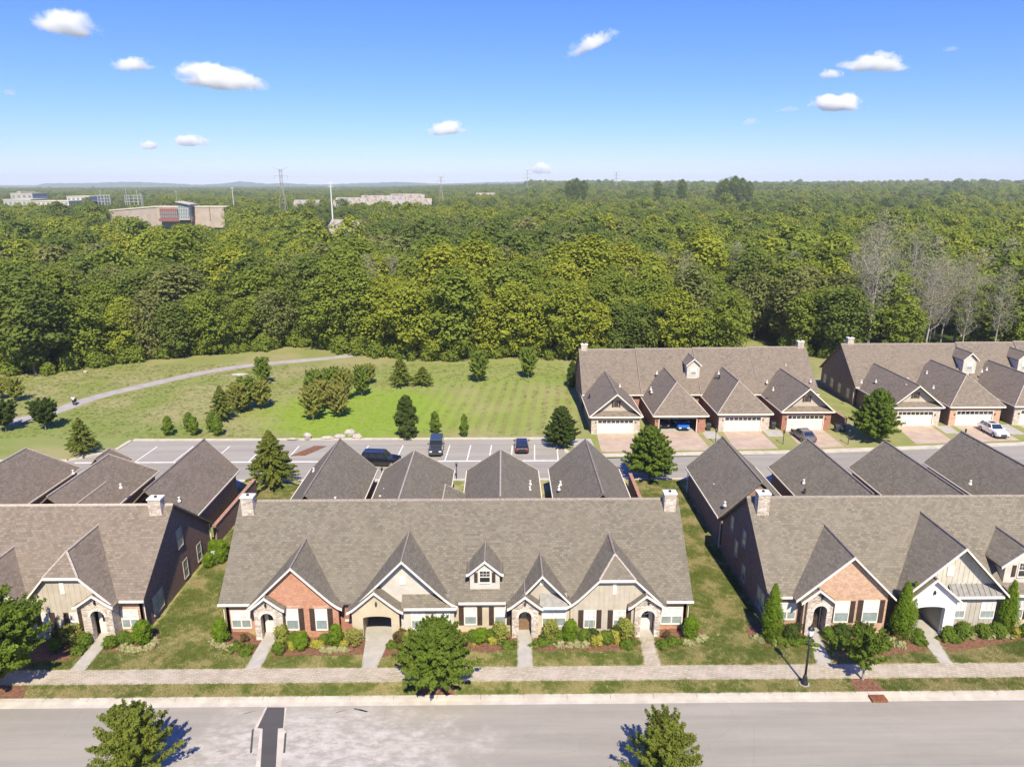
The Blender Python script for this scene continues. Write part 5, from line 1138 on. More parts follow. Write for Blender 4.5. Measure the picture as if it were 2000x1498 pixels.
pl(shB, px, 1845, 1239, 1.2, 'small round shrub right of the white carriage arch', GC); pl(shB, px, 1790, 1242, .9, 'small round shrub left of the white arch walk', GC); pl(shB, px, 1985, 1228, 1.3, 'round shrub at the right edge of the picture', GC)
pl(shG, px, 1852, 1250, 1.2, 'low green clump in the mulch right of the white arch walk', GC); pl(shG, px, 1866, 1249, 1.1, 'low green clump beside the pale plant in the right mulch bed', GC); pl(shG, px, 1795, 1254, 1.2, 'low green clump left of the white arch walk', GC)
for i, (u, v) in enumerate(((1876, 1240), (1894, 1242), (1914, 1238), (1927, 1237))): pl(shP, px, u, v, 1.35, 'pale yellow plant in the row of the right mulch bed', GC)
pl(shY, px, 1978, 1240, 1.2, 'orange-yellow shrub in front of the right-edge arborvitae', GC); pl(shP, px, 1965, 1243, 1.2, 'pale yellow plant at the foot of the right-edge arborvitae', GC)
# side yard plants and box
for (u, v, s, l) in ((409, 1106, (1.1, 1.1, .95), 'round green shrub left of the grey-green utility cabinet'), (432, 1098, (1.1, 1.1, .95), 'round green shrub right of the grey-green utility cabinet'), (433, 1082, (1.3, 1.3, 1.0), 'round green shrub behind the grey-green utility cabinet, the right one'), (418, 1078, (1.1, 1.1, .9), 'round green shrub behind the grey-green utility cabinet, the left one')):
    p = at(u, v, Z=0); put(shR, p[0], p[1], s, 1, l, 'shrub')
uc = tag(empty('utility_cabinet', at(421, 1097, Z=0)), 'grey-green utility cabinet among shrubs in the side yard of the left terrace', 'utility box')
M['cab'] = m_plain('cabinet_paint', (.34, .42, .40), .5, .4); MB().box(-.42, .42, -.4, .4, -.03, .85).obj('cabinet_body', M['cab'], uc); MB().box(-.47, .47, -.46, .45, .85, .93).obj('cabinet_lid', M['cab'], uc)
# mulch beds
def bed(pts, z=.012): sheet('mulch_bed', [(at(u, v, Z=0)[0], at(u, v, Z=0)[1]) for u, v in pts] , z, 'mulch', .02)
bed([(412, 1262), (450, 1278), (500, 1280), (512, 1250), (470, 1225), (425, 1235)]); bed([(530, 1285), (600, 1280), (660, 1280), (720, 1278), (728, 1245), (540, 1235)])
bed([(748, 1262), (745, 1285), (800, 1275), (900, 1272), (960, 1275), (1008, 1266), (1010, 1235), (760, 1235)]); bed([(1042, 1262), (1048, 1272), (1110, 1270), (1180, 1272), (1245, 1268), (1248, 1230), (1045, 1232)])
bed([(1283, 1262), (1290, 1275), (1340, 1262), (1376, 1254), (1378, 1232), (1340, 1222), (1285, 1230)]); bed([(190, 1272), (240, 1275), (300, 1272), (318, 1250), (310, 1232), (215, 1235)], .012); bed([(60, 1290), (140, 1292), (165, 1275), (180, 1240), (60, 1240)])
bed([(1455, 1225), (1462, 1245), (1500, 1262), (1585, 1266), (1590, 1240), (1500, 1210)]); bed([(1620, 1262), (1650, 1285), (1740, 1280), (1830, 1268), (1800, 1235), (1630, 1235)])
bed([(1838, 1258), (1858, 1275), (1930, 1262), (1998, 1250), (2060, 1250), (2060, 1222), (1830, 1228)])
from mathutils import noise as mn
# ================================================================== the wood behind the lawn
def wood_proto(name, leaf, R, h, seed, z0=2.0, bark='bark', nb=150, br=1.25, lpb=34, ls=.27, noise=.2, p=.6, sq=.75):
    return tree(name, crown('crown', leaf, oval(R, p), z0, h, nb, br, lpb, ls, seed, squash=sq, shape_noise=noise, inner=.15, upb=.55), trunk_mesh('trunk', h * .8, .2, 9, R * .9, seed, mat=bark, start=.35, spread=.6))
WK = [('leaf_wood_g', 'mid green', 4.4, 15.5), ('leaf_wood_g', 'mid green', 3.6, 14), ('leaf_wood_y', 'yellow-green', 4.6, 16), ('leaf_wood_y', 'yellow-green', 3.7, 14.5), ('leaf_wood_o', 'olive-brown', 4.0, 14.5),
      ('leaf_wood_o', 'olive-brown', 3.4, 15.5), ('leaf_wood_d', 'dark green', 4.4, 15), ('leaf_wood_d', 'dark green', 3.4, 13.5), ('leaf_wood_g', 'mid green', 4.9, 14.5)]
wprot = []
for i, (lf, cn, R, h) in enumerate(WK):
    wprot.append((wood_proto('broadleaf_tree', lf, R, h, 40 + i, z0=.8 if i % 2 else 2.0, bark='barkpale' if i in (4, 5) else 'bark', lpb=36 if lf != 'leaf_wood_o' else 24), cn))
def bare_proto(seed, h, leaf=True):
    e = empty('bare_tree'); link_mesh('trunk', trunk_mesh('trunk', h, .17, 20, 5.2, seed, mat='barkpale', spread=.42, twigs=8, start=.28, n=6), e)
    if leaf: link_mesh('crown', crown('crown', 'twig', oval(3.2, .6), 6, h * 1.12, 90, 1.4, 34, .17, seed + 1, shape_noise=.3, asp=.18, inner=.3), e)
    return e
M['twig'] = m_leaf('dry_twigs', [(.24, .22, .15), (.34, .32, .22), (.24, .26, .10)], .4, .15)
bprot = [bare_proto(61, 15.5), bare_proto(62, 17.5), bare_proto(63, 14)]
edge = [(-140, 128), (-110, 131), (-96, 133), (-86.6, 131), (-82, 138), (-71.6, 143.5), (-60.7, 148), (-52, 153), (-42, 157), (-36.5, 151), (-28, 147.5), (-20, 143.5), (-11.8, 142), (-2.5, 145), (6, 145), (13, 141.5), (30, 140), (47, 141), (49, 158), (57, 166), (60, 150), (66, 142), (100, 141), (150, 140)]
def yedge(x):
    for (a, b) in zip(edge[:-1], edge[1:]):
        if a[0] <= x <= b[0]: return a[1] + (b[1] - a[1]) * (x - a[0]) / (b[0] - a[0])
    return 135
clear = [(205, 452, 345, 660), (622, 712, 315, 520), (565, 860, 690, 860), (0, 150, 640, 980), (930, 964, 1190, 1262), (1040, 1076, 1190, 1262), (180, 290, 740, 860), (1152, 1200, 1190, 1262)]
def cleared(x, y):
    u, v, z = toward(x, y, 10)
    return any(a < u < b and c < y < d for a, b, c, d in clear)
wr = random.Random(5); cand = []
x = -140
while x < 150:                                   # the edge of the wood
    cand.append((x, yedge(x) + wr.uniform(.5, 3), True)); x += wr.uniform(4.6, 6.6)
yy = 136.0; row = 0
while yy < 420:
    x = -yy * .9 + (row % 2) * 3.5
    while x < yy * .9:
        q = (x + wr.uniform(-2.3, 2.3), yy + wr.uniform(-2.3, 2.3))
        if q[1] > yedge(max(-139, min(149, q[0]))) + 5.5: cand.append((q[0], q[1], False))
        x += 6.9
    yy += 6.1; row += 1
def seen(x, y): u, v, z = toward(x, y, 10); return -90 < u < 2090
cand = [c for c in cand if seen(c[0], c[1]) and not cleared(c[0], c[1])]
cand.sort(key=lambda c: math.hypot(c[0], c[1]) - (6 if c[2] else 0))
def patch(x, y): return math.sin(x * .045 + 1.7) * math.cos(y * .05 - .6) + .6 * math.sin(x * .11 + y * .07)
def pick(x, y, e):
    u = toward(x, y, 10)[0]; n = patch(x, y) + wr.uniform(-.9, .9)
    if u < 640: w = [0, 6, 1, 4, 8, 6, 7, 2, 5] if n < 0 else [0, 1, 3, 4, 8, 6, 5, 7, 0]
    elif u < 1150: w = [2, 3, 0, 2, 8, 3, 1, 2, 0] if n > -.2 else [0, 1, 8, 4, 6, 2, 3, 0, 5]
    else: w = [2, 0, 3, 5, 8, 6, 4, 2, 1] if n > 0 else [4, 5, 6, 1, 3, 0, 4, 5, 8]
    return w[wr.randrange(len(w))]
NI = 285; far = []
MARK = [(15, 'the left edge'), (90, 'the round-headed path tree'), (155, 'the walking person'), (235, 'the left lawn'), (330, 'the leftmost clipped evergreen'), (378, 'the middle clipped pair'), (425, 'the right clipped pair'), (480, 'the left tree clump'), (532, 'the alley conifer'), (590, 'the squarish boulder'), (645, 'the right tree clump'), (707, 'the slim lawn tree'), (783, 'the yellow-green lawn tree'), (850, 'the off-road car'), (907, 'the narrow light shrub'), (960, 'the striped lawn'), (1020, 'the dark hatchback'), (1090, 'the lot-end dark tree'),
        (1140, 'the left far chimney'), (1205, 'the first far garage'), (1268, 'the tall alley tree'), (1335, 'the open garage'), (1395, 'the gap in the wood'), (1450, 'the third far garage'), (1510, 'the fourth far garage'), (1570, 'the second far chimney'), (1642, 'the third far chimney'), (1715, 'the tall tree between terraces'), (1790, 'the first right-hand garage'), (1865, 'the second right-hand garage'), (1940, 'the white car'), (1995, 'the right edge')]
rowof = {}
for k, (x, y, e) in enumerate(cand):
    u = toward(x, y, 10)[0]
    bare = (1645 < u < 1965 and y < 192 and wr.random() < .72) or (1180 < u < 1645 and y < 190 and wr.random() < .08) or (1400 < u < 1480 and 165 < y < 240 and wr.random() < .3) or (y < 200 and wr.random() < .02)
    h = math.exp(wr.gauss(.02, .17))
    if k < NI:
        mk = min(MARK, key=lambda q: abs(q[0] - u))[1]; rowof[mk] = rowof.get(mk, 0) + 1; n = rowof[mk]
        od = (ORD + ['eleventh', 'twelfth', 'thirteenth', 'fourteenth', 'fifteenth', 'sixteenth', 'seventeenth', 'eighteenth', 'nineteenth', 'twentieth'])[min(19, n - 1)]
        if bare:
            put(bprot[k % 3], x, y, h * 1.08, wr.uniform(0, 6.28), 'leafless grey tree above %s, %s nearest there' % (mk, od), 'tree', 'trees of the wood')
        else:
            i = pick(x, y, e); pr, cn = wprot[i]
            s = h * (.92 if e else 1.0); q_ = wr.uniform(1.0, 1.35); put(pr, x, y, (s * q_, s * q_, s), wr.uniform(0, 6.28), '%s wood tree above %s, %s nearest there' % (cn, mk, od), 'tree', 'trees of the wood')
    else: far.append((x, y, h, 9 + (k % 2) if bare else -1))
# understorey along the edge: low bushes, too tangled to count
bush = crown('scrub', 'leaf_wood_g', oval(1.9, .4), -.2, 3.2, 30, .9, 50, .24, 77)
# far canopy: thousands of trees that read as one mass
yy = 424.0
while yy < 3300:
    st = 7.2 if yy < 620 else 9.5 if yy < 950 else 13 if yy < 1600 else 17
    x = -yy * .8 - 30 + wr.uniform(0, st)
    while x < yy * .8 + 30:
        q = (x + wr.uniform(-.35, .35) * st, yy + wr.uniform(-.35, .35) * st)
        if seen(*q) and not cleared(*q) and wr.random() < .93: lf_ = q[0] < q[1] * .03; far.append((q[0], q[1], math.exp(wr.gauss(0, .1 if lf_ and yy > 900 else .17)) * min(1.08 if lf_ else 9, max(1, st / 9.5) ** .72), -1))
        x += st
    yy += st * .88
lows = []
for i, (lf, R, h, sd) in enumerate((('leaf_wood_g', 4.4, 14, 1), ('leaf_wood_g', 4.8, 13, 2), ('leaf_wood_y', 4.6, 14.5, 3), ('leaf_wood_y', 4.0, 13.5, 4), ('leaf_wood_o', 4.4, 13, 5), ('leaf_wood_d', 4.8, 14, 6), ('leaf_wood_d', 3.9, 13, 7), ('leaf_wood_g', 5.2, 13, 8))):
    m = crown('canopy', lf, oval(R, .62), 3.0, h, 70, 1.4, 24, .42, 80 + sd, squash=.75, shape_noise=.2, inner=.1, upb=.6)
    lows.append(bpy.data.objects.new('canopy_%s' % 'abcdefgh'[i], m))
lows.append(bpy.data.objects.new('canopy_x', crown('canopy', 'twig', oval(3.6, .6), 3, 16, 40, 1.4, 26, .3, 95, asp=.25))); lows.append(bpy.data.objects.new('canopy_y', crown('canopy', 'twig', oval(3.2, .6), 3, 15, 36, 1.4, 26, .3, 96, asp=.25)))
hid = bpy.data.collections.new('canopy_shapes')
for o in lows: hid.objects.link(o)
def gn_scatter(name, pts, coll, nkind):
    m = bpy.data.meshes.new(name); m.vertices.add(len(pts)); m.vertices.foreach_set('co', np.array([p[:3] for p in pts], 'f').ravel())
    for an, ty, col in (('rz', 'FLOAT', 3), ('sc', 'FLOAT', 4), ('ix', 'INT', 5)):
        a = m.attributes.new(an, ty, 'POINT'); a.data.foreach_set('value', np.array([p[col] for p in pts], 'f' if ty == 'FLOAT' else 'i'))
    o = bpy.data.objects.new(name, m); COL.objects.link(o); stuff(o)
    ng = bpy.data.node_groups.new(name, 'GeometryNodeTree'); ng.interface.new_socket('Geometry', in_out='INPUT', socket_type='NodeSocketGeometry'); ng.interface.new_socket('Geometry', in_out='OUTPUT', socket_type='NodeSocketGeometry')
    N = ng.nodes; Lk = ng.links; gi = N.new('NodeGroupInput'); go = N.new('NodeGroupOutput')
    ci = N.new('GeometryNodeCollectionInfo'); ci.inputs[0].default_value = coll; ci.inputs['Separate Children'].default_value = True; ci.inputs['Reset Children'].default_value = True
    ip = N.new('GeometryNodeInstanceOnPoints'); ip.inputs['Pick Instance'].default_value = True
    def na_(n, t): x = N.new('GeometryNodeInputNamedAttribute'); x.data_type = t; x.inputs[0].default_value = n; return x.outputs[0]
    mp = N.new('GeometryNodeMeshToPoints'); Lk.new(gi.outputs[0], mp.inputs[0]); Lk.new(mp.outputs[0], ip.inputs['Points'])
    Lk.new(ci.outputs[0], ip.inputs['Instance']); Lk.new(na_('ix', 'INT'), ip.inputs['Instance Index'])
    cx = N.new('ShaderNodeCombineXYZ'); Lk.new(na_('rz', 'FLOAT'), cx.inputs[2]); er = N.new('FunctionNodeEulerToRotation'); Lk.new(cx.outputs[0], er.inputs[0]); Lk.new(er.outputs[0], ip.inputs['Rotation'])
    cs = N.new('ShaderNodeCombineXYZ'); s_ = na_('sc', 'FLOAT')
    for i in range(3): Lk.new(s_, cs.inputs[i])
    Lk.new(cs.outputs[0], ip.inputs['Scale']); Lk.new(ip.outputs[0], go.inputs[0])
    md = o.modifiers.new('scatter', 'NODES'); md.node_group = ng; return o
P_ = []
for (x, y, s, bi) in far:
    n = patch(x * .35, y * .25) + wr.uniform(-1.0, 1.0)
    i = bi - 1 if bi > 0 else (wr.choice((0, 1, 2, 3, 7)) if n > .1 else wr.choice((4, 5, 6, 0, 7)) if n > -.8 else wr.choice((4, 5, 6)))
    P_.append((x, y, hterr(x, y) - .5, wr.uniform(0, 6.28), s, i))
gn_scatter('distant_woodland', P_, hid, len(lows))
hid2 = bpy.data.collections.new('scrub_shapes'); hid2.objects.link(bpy.data.objects.new('scrub_a', bush)); 
P2 = []; x = -118
while x < 125:
    if not 47 < x < 60: P2.append((x, yedge(x) + wr.uniform(-.8, 3.5), 0, wr.uniform(0, 6), wr.uniform(.5, 1.15), 0))
    x += wr.uniform(1.2, 2.6)
gn_scatter('woodland_scrub', P2, hid2, 1)
# grass blades in tufts: front yards and the field
for nm, c in (('blade_green', (.18, .21, .055)), ('blade_straw', (.36, .31, .145)), ('blade_dark', (.15, .19, .045)), ('blade_bright', (.23, .31, .045))): M[nm] = m_leaf(nm, [tuple(x * .8 for x in c), tuple(min(1, x * 1.25) for x in c), c], .3, .25)
def tuft(name, mat, n, R, h, seed):
    rs = np.random.RandomState(seed); a = rs.rand(n) * 6.283; r = R * np.sqrt(rs.rand(n)); x, y = r * np.cos(a), r * np.sin(a); V = []; F = []
    for i in range(n):
        d = rs.rand() * 6.283; w = R * .10; l = h * (.5 + rs.rand()); lean = rs.randn(2) * h * .5
        V += [(x[i] - w * math.cos(d), y[i] - w * math.sin(d), 0), (x[i] + w * math.cos(d), y[i] + w * math.sin(d), 0), (x[i] + lean[0], y[i] + lean[1], l)]; F.append((3 * i, 3 * i + 1, 3 * i + 2))
    m = mesh(name, V, F); at_ = m.attributes.new('tint', 'FLOAT', 'FACE'); at_.data.foreach_set('value', rs.rand(n).astype('f')); m.materials.append(M[mat]); return bpy.data.objects.new(name, m)
hid3 = bpy.data.collections.new('tuft_shapes')
for i, mt in enumerate(('blade_green', 'blade_straw', 'blade_dark', 'blade_bright')): hid3.objects.link(tuft('tuft_%s' % 'abcd'[i], mt, 26, .17, .055, 500 + i))
def inpoly(x, y, P):
    c = False; j = len(P) - 1
    for i in range(len(P)):
        if (P[i][1] > y) != (P[j][1] > y) and x < (P[j][0] - P[i][0]) * (y - P[i][1]) / (P[j][1] - P[i][1]) + P[i][0]: c = not c
        j = i
    return c
hard = [[(v.co.x, v.co.y) for v in o.data.vertices][:len(o.data.vertices) // 2] for o in bpy.data.objects if o.type == 'MESH' and o.name.split('.')[0] in ('front_walk', 'mulch_bed', 'driveway')]
hard = [(h_, min(p[0] for p in h_), max(p[0] for p in h_), min(p[1] for p in h_), max(p[1] for p in h_)) for h_ in hard]
gr = np.random.RandomState(3); P3 = []
def free(x, y): return not any(a < x < b and c < y < d and inpoly(x, y, h_) for h_, a, b, c, d in hard)
def grow(x0, x1, y0, y1, n, sc0, straw):
    for x, y, r1, r2, r3 in zip(gr.uniform(x0, x1, n), gr.uniform(y0, y1, n), gr.rand(n), gr.rand(n), gr.rand(n)):
        if free(x, y):
            k = mn.noise((x * .45, y * .45, 3.1)) + .5 * mn.noise((x * 1.7, y * 1.7, 8.2)) + (r1 - .5) * .55
            P3.append((x, y, -.005, r2 * 6.28, sc0 * (.7 + .7 * r3), 1 if k > straw else 2 if k < -.32 else 0))
grow(-41, 42, K1 + .03, 44.52, 9000, 1, .0); grow(-41, 42, 46.25, 49.9, 26000, 1, .08); grow(-28.6, -22.6, 50, 80, 12000, 1.1, .15); grow(15.2, 21.3, 50, 81, 13000, 1.1, .15)
gn_scatter('grass', P3, hid3, 4)
P3 = []
grow(-100, 12, 97, 140, 16000, 1.3, .2); sp2 = np.array([(p.x, p.y) for p in sm])
P3 = [(x, y, z, r, s, 3 if (math.hypot((x + 18) / 24, (y - 109) / 15) < 1 and i_ != 1) else (0 if i_ == 2 else i_)) for (x, y, z, r, s, i_) in P3 if y < yedge(max(-139, x)) - 1 and ((sp2 - (x, y)) ** 2).sum(1).min() > 3.4 and not (-15 < x and y < 127 and math.sin(3.3 * (x - .1 * (y - 97))) > 0)]
gn_scatter('field_grass', P3, hid3, 4)
sheet('forest_floor', [(-140, 128)] + [(a, b + 1.5) for a, b in edge[1:-1]] + [(200, 140), (250, 320), (-260, 320)], .03, 'floor', .02)

# ------------------------------------------------------------------ far hills
t = NT('wooded_hill'); p = t.gpos(); f_ = t.noise(p, .012, 6, .8); c_ = t.mix(t.ramp(f_, .35, .65), (.035, .055, .02), (.09, .115, .035)); c_ = t.mix(t.ramp(t.noise(p, .0016, 4, .6), .6, .72, 0, .5), c_, (.22, .22, .13)); M['hill'] = t.princ(c_, 1, .05)
def hills(name, Yd, prof, depth, step=60):
    """wooded ridge: prof is a list of (photo x, photo y of the skyline)"""
    V = []; Fc = []; rs = random.Random(int(Yd)); cols = []
    pts = []
    for (a, b) in zip(prof[:-1], prof[1:]):
        n = max(1, int((b[0] - a[0]) / 6))
        for i in range(n): pts.append((a[0] + (b[0] - a[0]) * i / n, a[1] + (b[1] - a[1]) * i / n))
    ny = 7
    for (u, v) in pts:
        w = at(u, v + rs.uniform(-.5, .4), Y=Yd); 
        for j in range(ny):
            f = j / (ny - 1); zz = w[2] * math.sin(min(1, f * 1.25) * math.pi / 2) ** .8 if f < .82 else w[2] * (1 - (f - .8) / .2 * .9)
            V.append((w[0] * (1 + (f - .8) * depth / Yd), Yd + (f - .8) * depth + rs.uniform(-1, 1) * depth * .02, -1 + zz + rs.uniform(-1, 1) * 1.5))
    n = len(pts)
    for i in range(n - 1):
        for j in range(ny - 1): Fc.append((i * ny + j, (i + 1) * ny + j, (i + 1) * ny + j + 1, i * ny + j + 1))
    o = link_mesh(name, mesh(name, V, Fc)); o.data.materials.append(M['hill']); structure(o); return o
hills('hills', 8200, [(-60, 366), (20, 362), (60, 365), (90, 358), (190, 357), (255, 355), (310, 357), (390, 361), (430, 359), (470, 354), (520, 359), (560, 358), (620, 361), (700, 358), (780, 355.5), (860, 359), (960, 356), (1060, 354.5), (1130, 356.5), (1200, 355), (1400, 357), (1560, 354.5), (1640, 357), (1780, 353.5), (1880, 356), (2080, 355)], 1600)
hills('hills', 5200, [(-60, 370), (120, 367), (260, 366), (400, 364), (600, 364), (740, 363), (900, 362), (1150, 359), (1350, 358.5), (1600, 359), (1800, 357.5), (2080, 357.5)], 900)

# ------------------------------------------------------------------ distant buildings
M['farwhite'] = m_plain('far_white_wall', (.42, .39, .35), .8, .2); M['farpink'] = m_plain('far_pink_brick', (.40, .33, .27), .85, .15, var=.1, scale=.2); M['farred'] = m_plain('far_red_band', (.24, .10, .085), .7, .2)
M['farglass'] = m_glass('far_glass', (.20, .30, .33), .1); M['farroof'] = m_plain('far_grey_roof', (.30, .27, .25), .9, .1, var=.2, scale=.4); M['farroof2'] = m_plain('far_brown_roof', (.30, .26, .22), .9, .1, var=.2, scale=.4); M['farcream'] = m_plain('far_parapet', (.58, .51, .40), .8, .2); M['galv'] = m_plain('galvanised_steel', (.42, .42, .42), .5, .4, metal=.3); M['farpale'] = m_plain('weathered_tower_steel', (.30, .29, .27), .7, .2)
S_ = tag(empty('school_building', (0, 0, 0)), 'long pinkish brick building with red band and glass entrance tower beyond the wood', 'building')
def fb(u0, v0, u1, v1, Y, dep, mat, name, par):
    a = at(u0, v0, Y=Y); b = at(u1, v1, Y=Y); return MB().box(min(a[0], b[0]), max(a[0], b[0]), Y, Y + dep, min(a[2], b[2]), max(a[2], b[2])).obj(name, M[mat], par)
fb(305, 405, 441, 445, 580, 14, 'farpink', 'wing_wall', S_); fb(304, 403.5, 442, 405, 579.6, 15, 'farcream', 'parapet', S_)
b = at(306, 404.8, Y=580); YA = 596; a = at(213, 412.5, Y=YA)
BX = [(4, 5, 6, 7), (0, 1, 5, 4), (1, 2, 6, 5), (2, 3, 7, 6), (3, 0, 4, 7)]
MB().add([(a[0], YA, 0), (b[0], 580, 0), (b[0] + 2, 592, 0), (a[0] + 2, YA + 12, 0), (a[0], YA, a[2]), (b[0], 580, b[2]), (b[0] + 2, 592, b[2]), (a[0] + 2, YA + 12, a[2])], BX).obj('angled_wall', M['farpink'], S_)
MB().add([(a[0] - .3, YA - .4, a[2] + .01), (b[0], 579.5, b[2] + .01), (b[0] + 2, 592, b[2] + .01), (a[0] + 2, YA + 12, a[2] + .01), (a[0] - .3, YA - .4, a[2] + 1.0), (b[0], 579.5, b[2] + 1.0), (b[0] + 2, 592, b[2] + 1.0), (a[0] + 2, YA + 12, a[2] + 1.0)], BX).obj('parapet', M['farcream'], S_)
fb(310, 427, 376, 433, 575, 5, 'farred', 'red_band', S_); fb(311, 408, 348, 427, 577, 3, 'farred', 'curtain_wall', S_)
for i in range(8): fb(314 + i * 4.2, 413, 317 + i * 4.2, 419, 576.8, .2, 'farglass', 'window', S_); fb(314 + i * 4.2, 420.5, 317 + i * 4.2, 425.5, 576.8, .2, 'farglass', 'window', S_)
tw = fb(346, 398, 371, 430, 573, 10, 'farwhite', 'entrance_tower', S_)
for i in range(5):
    for j in range(4): fb(348 + i * 4.6, 402 + j * 6.5, 351.6 + i * 4.6, 407 + j * 6.5, 572.8, .2, 'farglass', 'tower_pane', tw)
a = at(344, 395, Y=573); b = at(373, 399, Y=573); MB().shell([[(a[0], 571, a[2] + .6), (b[0], 571, a[2] - 1.6), (b[0], 585, a[2] - 1.6), (a[0], 585, a[2] + .6)]], .6).obj('tower_roof', M['farwhite'], tw)
fb(378, 404, 381, 430, 579, 1, 'farred', 'pilaster', S_); fb(408, 404, 411, 432, 579, 1, 'farred', 'pilaster', S_)
def far_house(u0, u1, vr, ve, Y, depth, label, wall='farwhite', roof='farroof', rot=0, group=None, gables=1, base=None):
    a = at(u0, vr, Y=Y); b = at(u1, ve, Y=Y); W = b[0] - a[0]; cx, ze, zr = (a[0] + b[0]) / 2, b[2], a[2]
    r = tag(empty('far_house', (cx, Y, 0), rot), label, 'house', group); h = W / 2; zb_ = hterr(cx, Y) - 1
    MB().box(-h, h, 0, depth, zb_, ze).obj('walls', M[wall], r)
    o = .5; MB().shell([[(-h - o, -o, ze), (h + o, -o, ze), (h + o, depth / 2, zr), (-h - o, depth / 2, zr)], [(-h - o, depth / 2, zr), (h + o, depth / 2, zr), (h + o, depth + o, ze), (-h - o, depth + o, ze)]], .25).obj('roof', M[roof], r)
    for sx in (-1, 1): MB().prism([(0, ze - .1), (depth, ze - .1), (depth / 2, zr - .3)], [], *sorted((sx * h, sx * (h - .2))), 'x').obj('gable', M[wall], r)
    for g in range(gables):
        c = -h + (g + .5) * W / gables; w = W / gables * .34; zg = ze + (zr - ze) * .85
        MB().shell([[(c - w, -1.2, ze), (c, -1.2, zg), (c, depth * .4, zg), (c - w, depth * .1, ze)], [(c, -1.2, zg), (c + w, -1.2, ze), (c + w, depth * .1, ze), (c, depth * .4, zg)]], .2).obj('front_gable_roof', M[roof], r)
        MB().prism([(c - w + .2, zb_), (c - w + .2, ze - .1), (c, zg - .3), (c + w - .2, ze - .1), (c + w - .2, zb_)], [], -.9, -.6).obj('front_gable', M[wall], r)
        MB().box(c - w * .4, c + w * .4, -1.0, -.91, ze - 3, ze - 1.3).obj('window', M['farglass'], r)
    return r
GT = 'pale townhouses on the rise beyond the wood'
TW = [(572, 622, 391, 402, 760, 'farwhite', 'farroof', 2), (650, 690, 391, 400, 800, 'farcream', 'farroof2', 3), (692, 742, 387, 398, 800, 'farwhite', 'farroof2', 3), (700, 750, 394, 405, 745, 'farpink', 'farroof2', 2), (745, 790, 384, 394, 805, 'farwhite', 'farroof', 3), (752, 800, 391, 403, 750, 'farwhite', 'farroof', 3),
      (792, 828, 380, 391, 812, 'farpink', 'farroof2', 2), (800, 842, 388, 400, 760, 'farwhite', 'farroof2', 2), (655, 700, 386, 393, 850, 'farwhite', 'farroof', 3), (705, 760, 382, 389, 855, 'farpink', 'farroof2', 3), (762, 822, 379, 385, 858, 'farwhite', 'farroof2', 4), (768, 806, 397, 409, 712, 'farwhite', 'farroof', 2)]
lab = ['leftmost low white house of the far townhouses, apart from the others', 'cream townhouse at the left end of the far group', 'white brown-roofed townhouse, left of centre in the far group', 'pinkish townhouse at the lower left of the far group', 'white grey-roofed townhouse in the middle row of the far group',
       'white grey-roofed townhouse in the front row of the far group, centre', 'pinkish townhouse at the upper right of the far group', 'white brown-roofed townhouse at the right end of the far group', 'white townhouse at the upper left of the far group', 'pinkish townhouse in the rear row of the far group', 'long white brown-roofed townhouse in the rear row of the far group', 'nearest white townhouse of the far group']
for q, l in zip(TW, lab): far_house(q[0], q[1], q[2], q[3], q[4], 13, l, q[5], q[6], 0, GT, q[7])
far_house(640, 700, 430, 443, 470, 14, 'grey-roofed house with a white gable just below the tall steel pole', 'farwhite', 'farroof', -.15, None, 1)
far_house(455, 480, 426, 430, 455, 8, 'low white roof among trees right of the long pinkish building', 'farwhite', 'farwhite', 0, None, 1)
far_house(556, 582, 426, 431, 455, 8, 'low white roof among trees below the lattice pylon', 'farwhite', 'farwhite', 0, None, 1)
GH = 'houses among the far trees'
for (u0, u1, a, b, Y, w, r, l) in ((930, 966, 377, 387, 690, 'farcream', 'farroof2', 'brown-roofed house among far trees right of the townhouse group'), (1040, 1078, 377, 388, 700, 'farwhite', 'farroof2', 'wide-gabled pale house among far trees, near the middle of the picture'), (1093, 1112, 385, 392, 690, 'farwhite', 'farroof', 'small white house among far trees right of the wide-gabled one'),
                              (1152, 1166, 382, 392, 700, 'farwhite', 'farroof', 'narrow white house among the far trees, half hidden'), (1168, 1196, 390, 396, 690, 'farwhite', 'farroof', 'low grey-roofed house among the far trees'), (1336, 1346, 380, 388, 700, 'farwhite', 'farroof2', 'tiny pale house below the tall dark tree clump on the skyline'), (1404, 1416, 380, 390, 720, 'farwhite', 'farroof', 'tiny white house right of the middle of the far wood')):
    clear.append((u0, u1, 0, 0)); far_house(u0, u1, a, b, 1250 + Y * .05, 22, l, w, r, 0, GH, 1)
def far_block(u0, v0, u1, v1, Y, label, mat='farwhite', bumps=0):
    r = tag(empty('far_building', (0, 0, 0)), label, 'building'); a = fb(u0, v0, u1, v1, Y, 30, mat, 'walls', r); q = at(u0, v0, Y=Y); s = at(u1, v1, Y=Y)
    MB().box(q[0] - .4, s[0] + .4, Y - .4, Y + 30.4, q[2], q[2] + .8).obj('roof_edge', M['farcream'], r)
    n = max(3, int((u1 - u0) / 9))
    for i in range(n): x0 = q[0] + (i + .25) * (s[0] - q[0]) / n; MB().box(x0, x0 + (s[0] - q[0]) / n * .5, Y - .15, Y - .02, s[2] + 1, min(q[2] - 1, s[2] + 4)).obj('window', M['farglass'], r)
    return r
far_block(6, 391, 62, 402, 800, 'flat white commercial building at the left edge beyond the wood'); far_block(62, 394, 135, 402, 790, 'long low cream commercial building beyond the wood at left', 'farcream')
far_block(20, 379, 64, 388, 930, 'white building with a small raised centre at the far left'); far_block(34, 375.5, 41, 379, 930, 'small raised block over the far left white building'); far_block(130, 385, 175, 394, 850, 'cream far building left of the bare stadium posts', 'farcream')

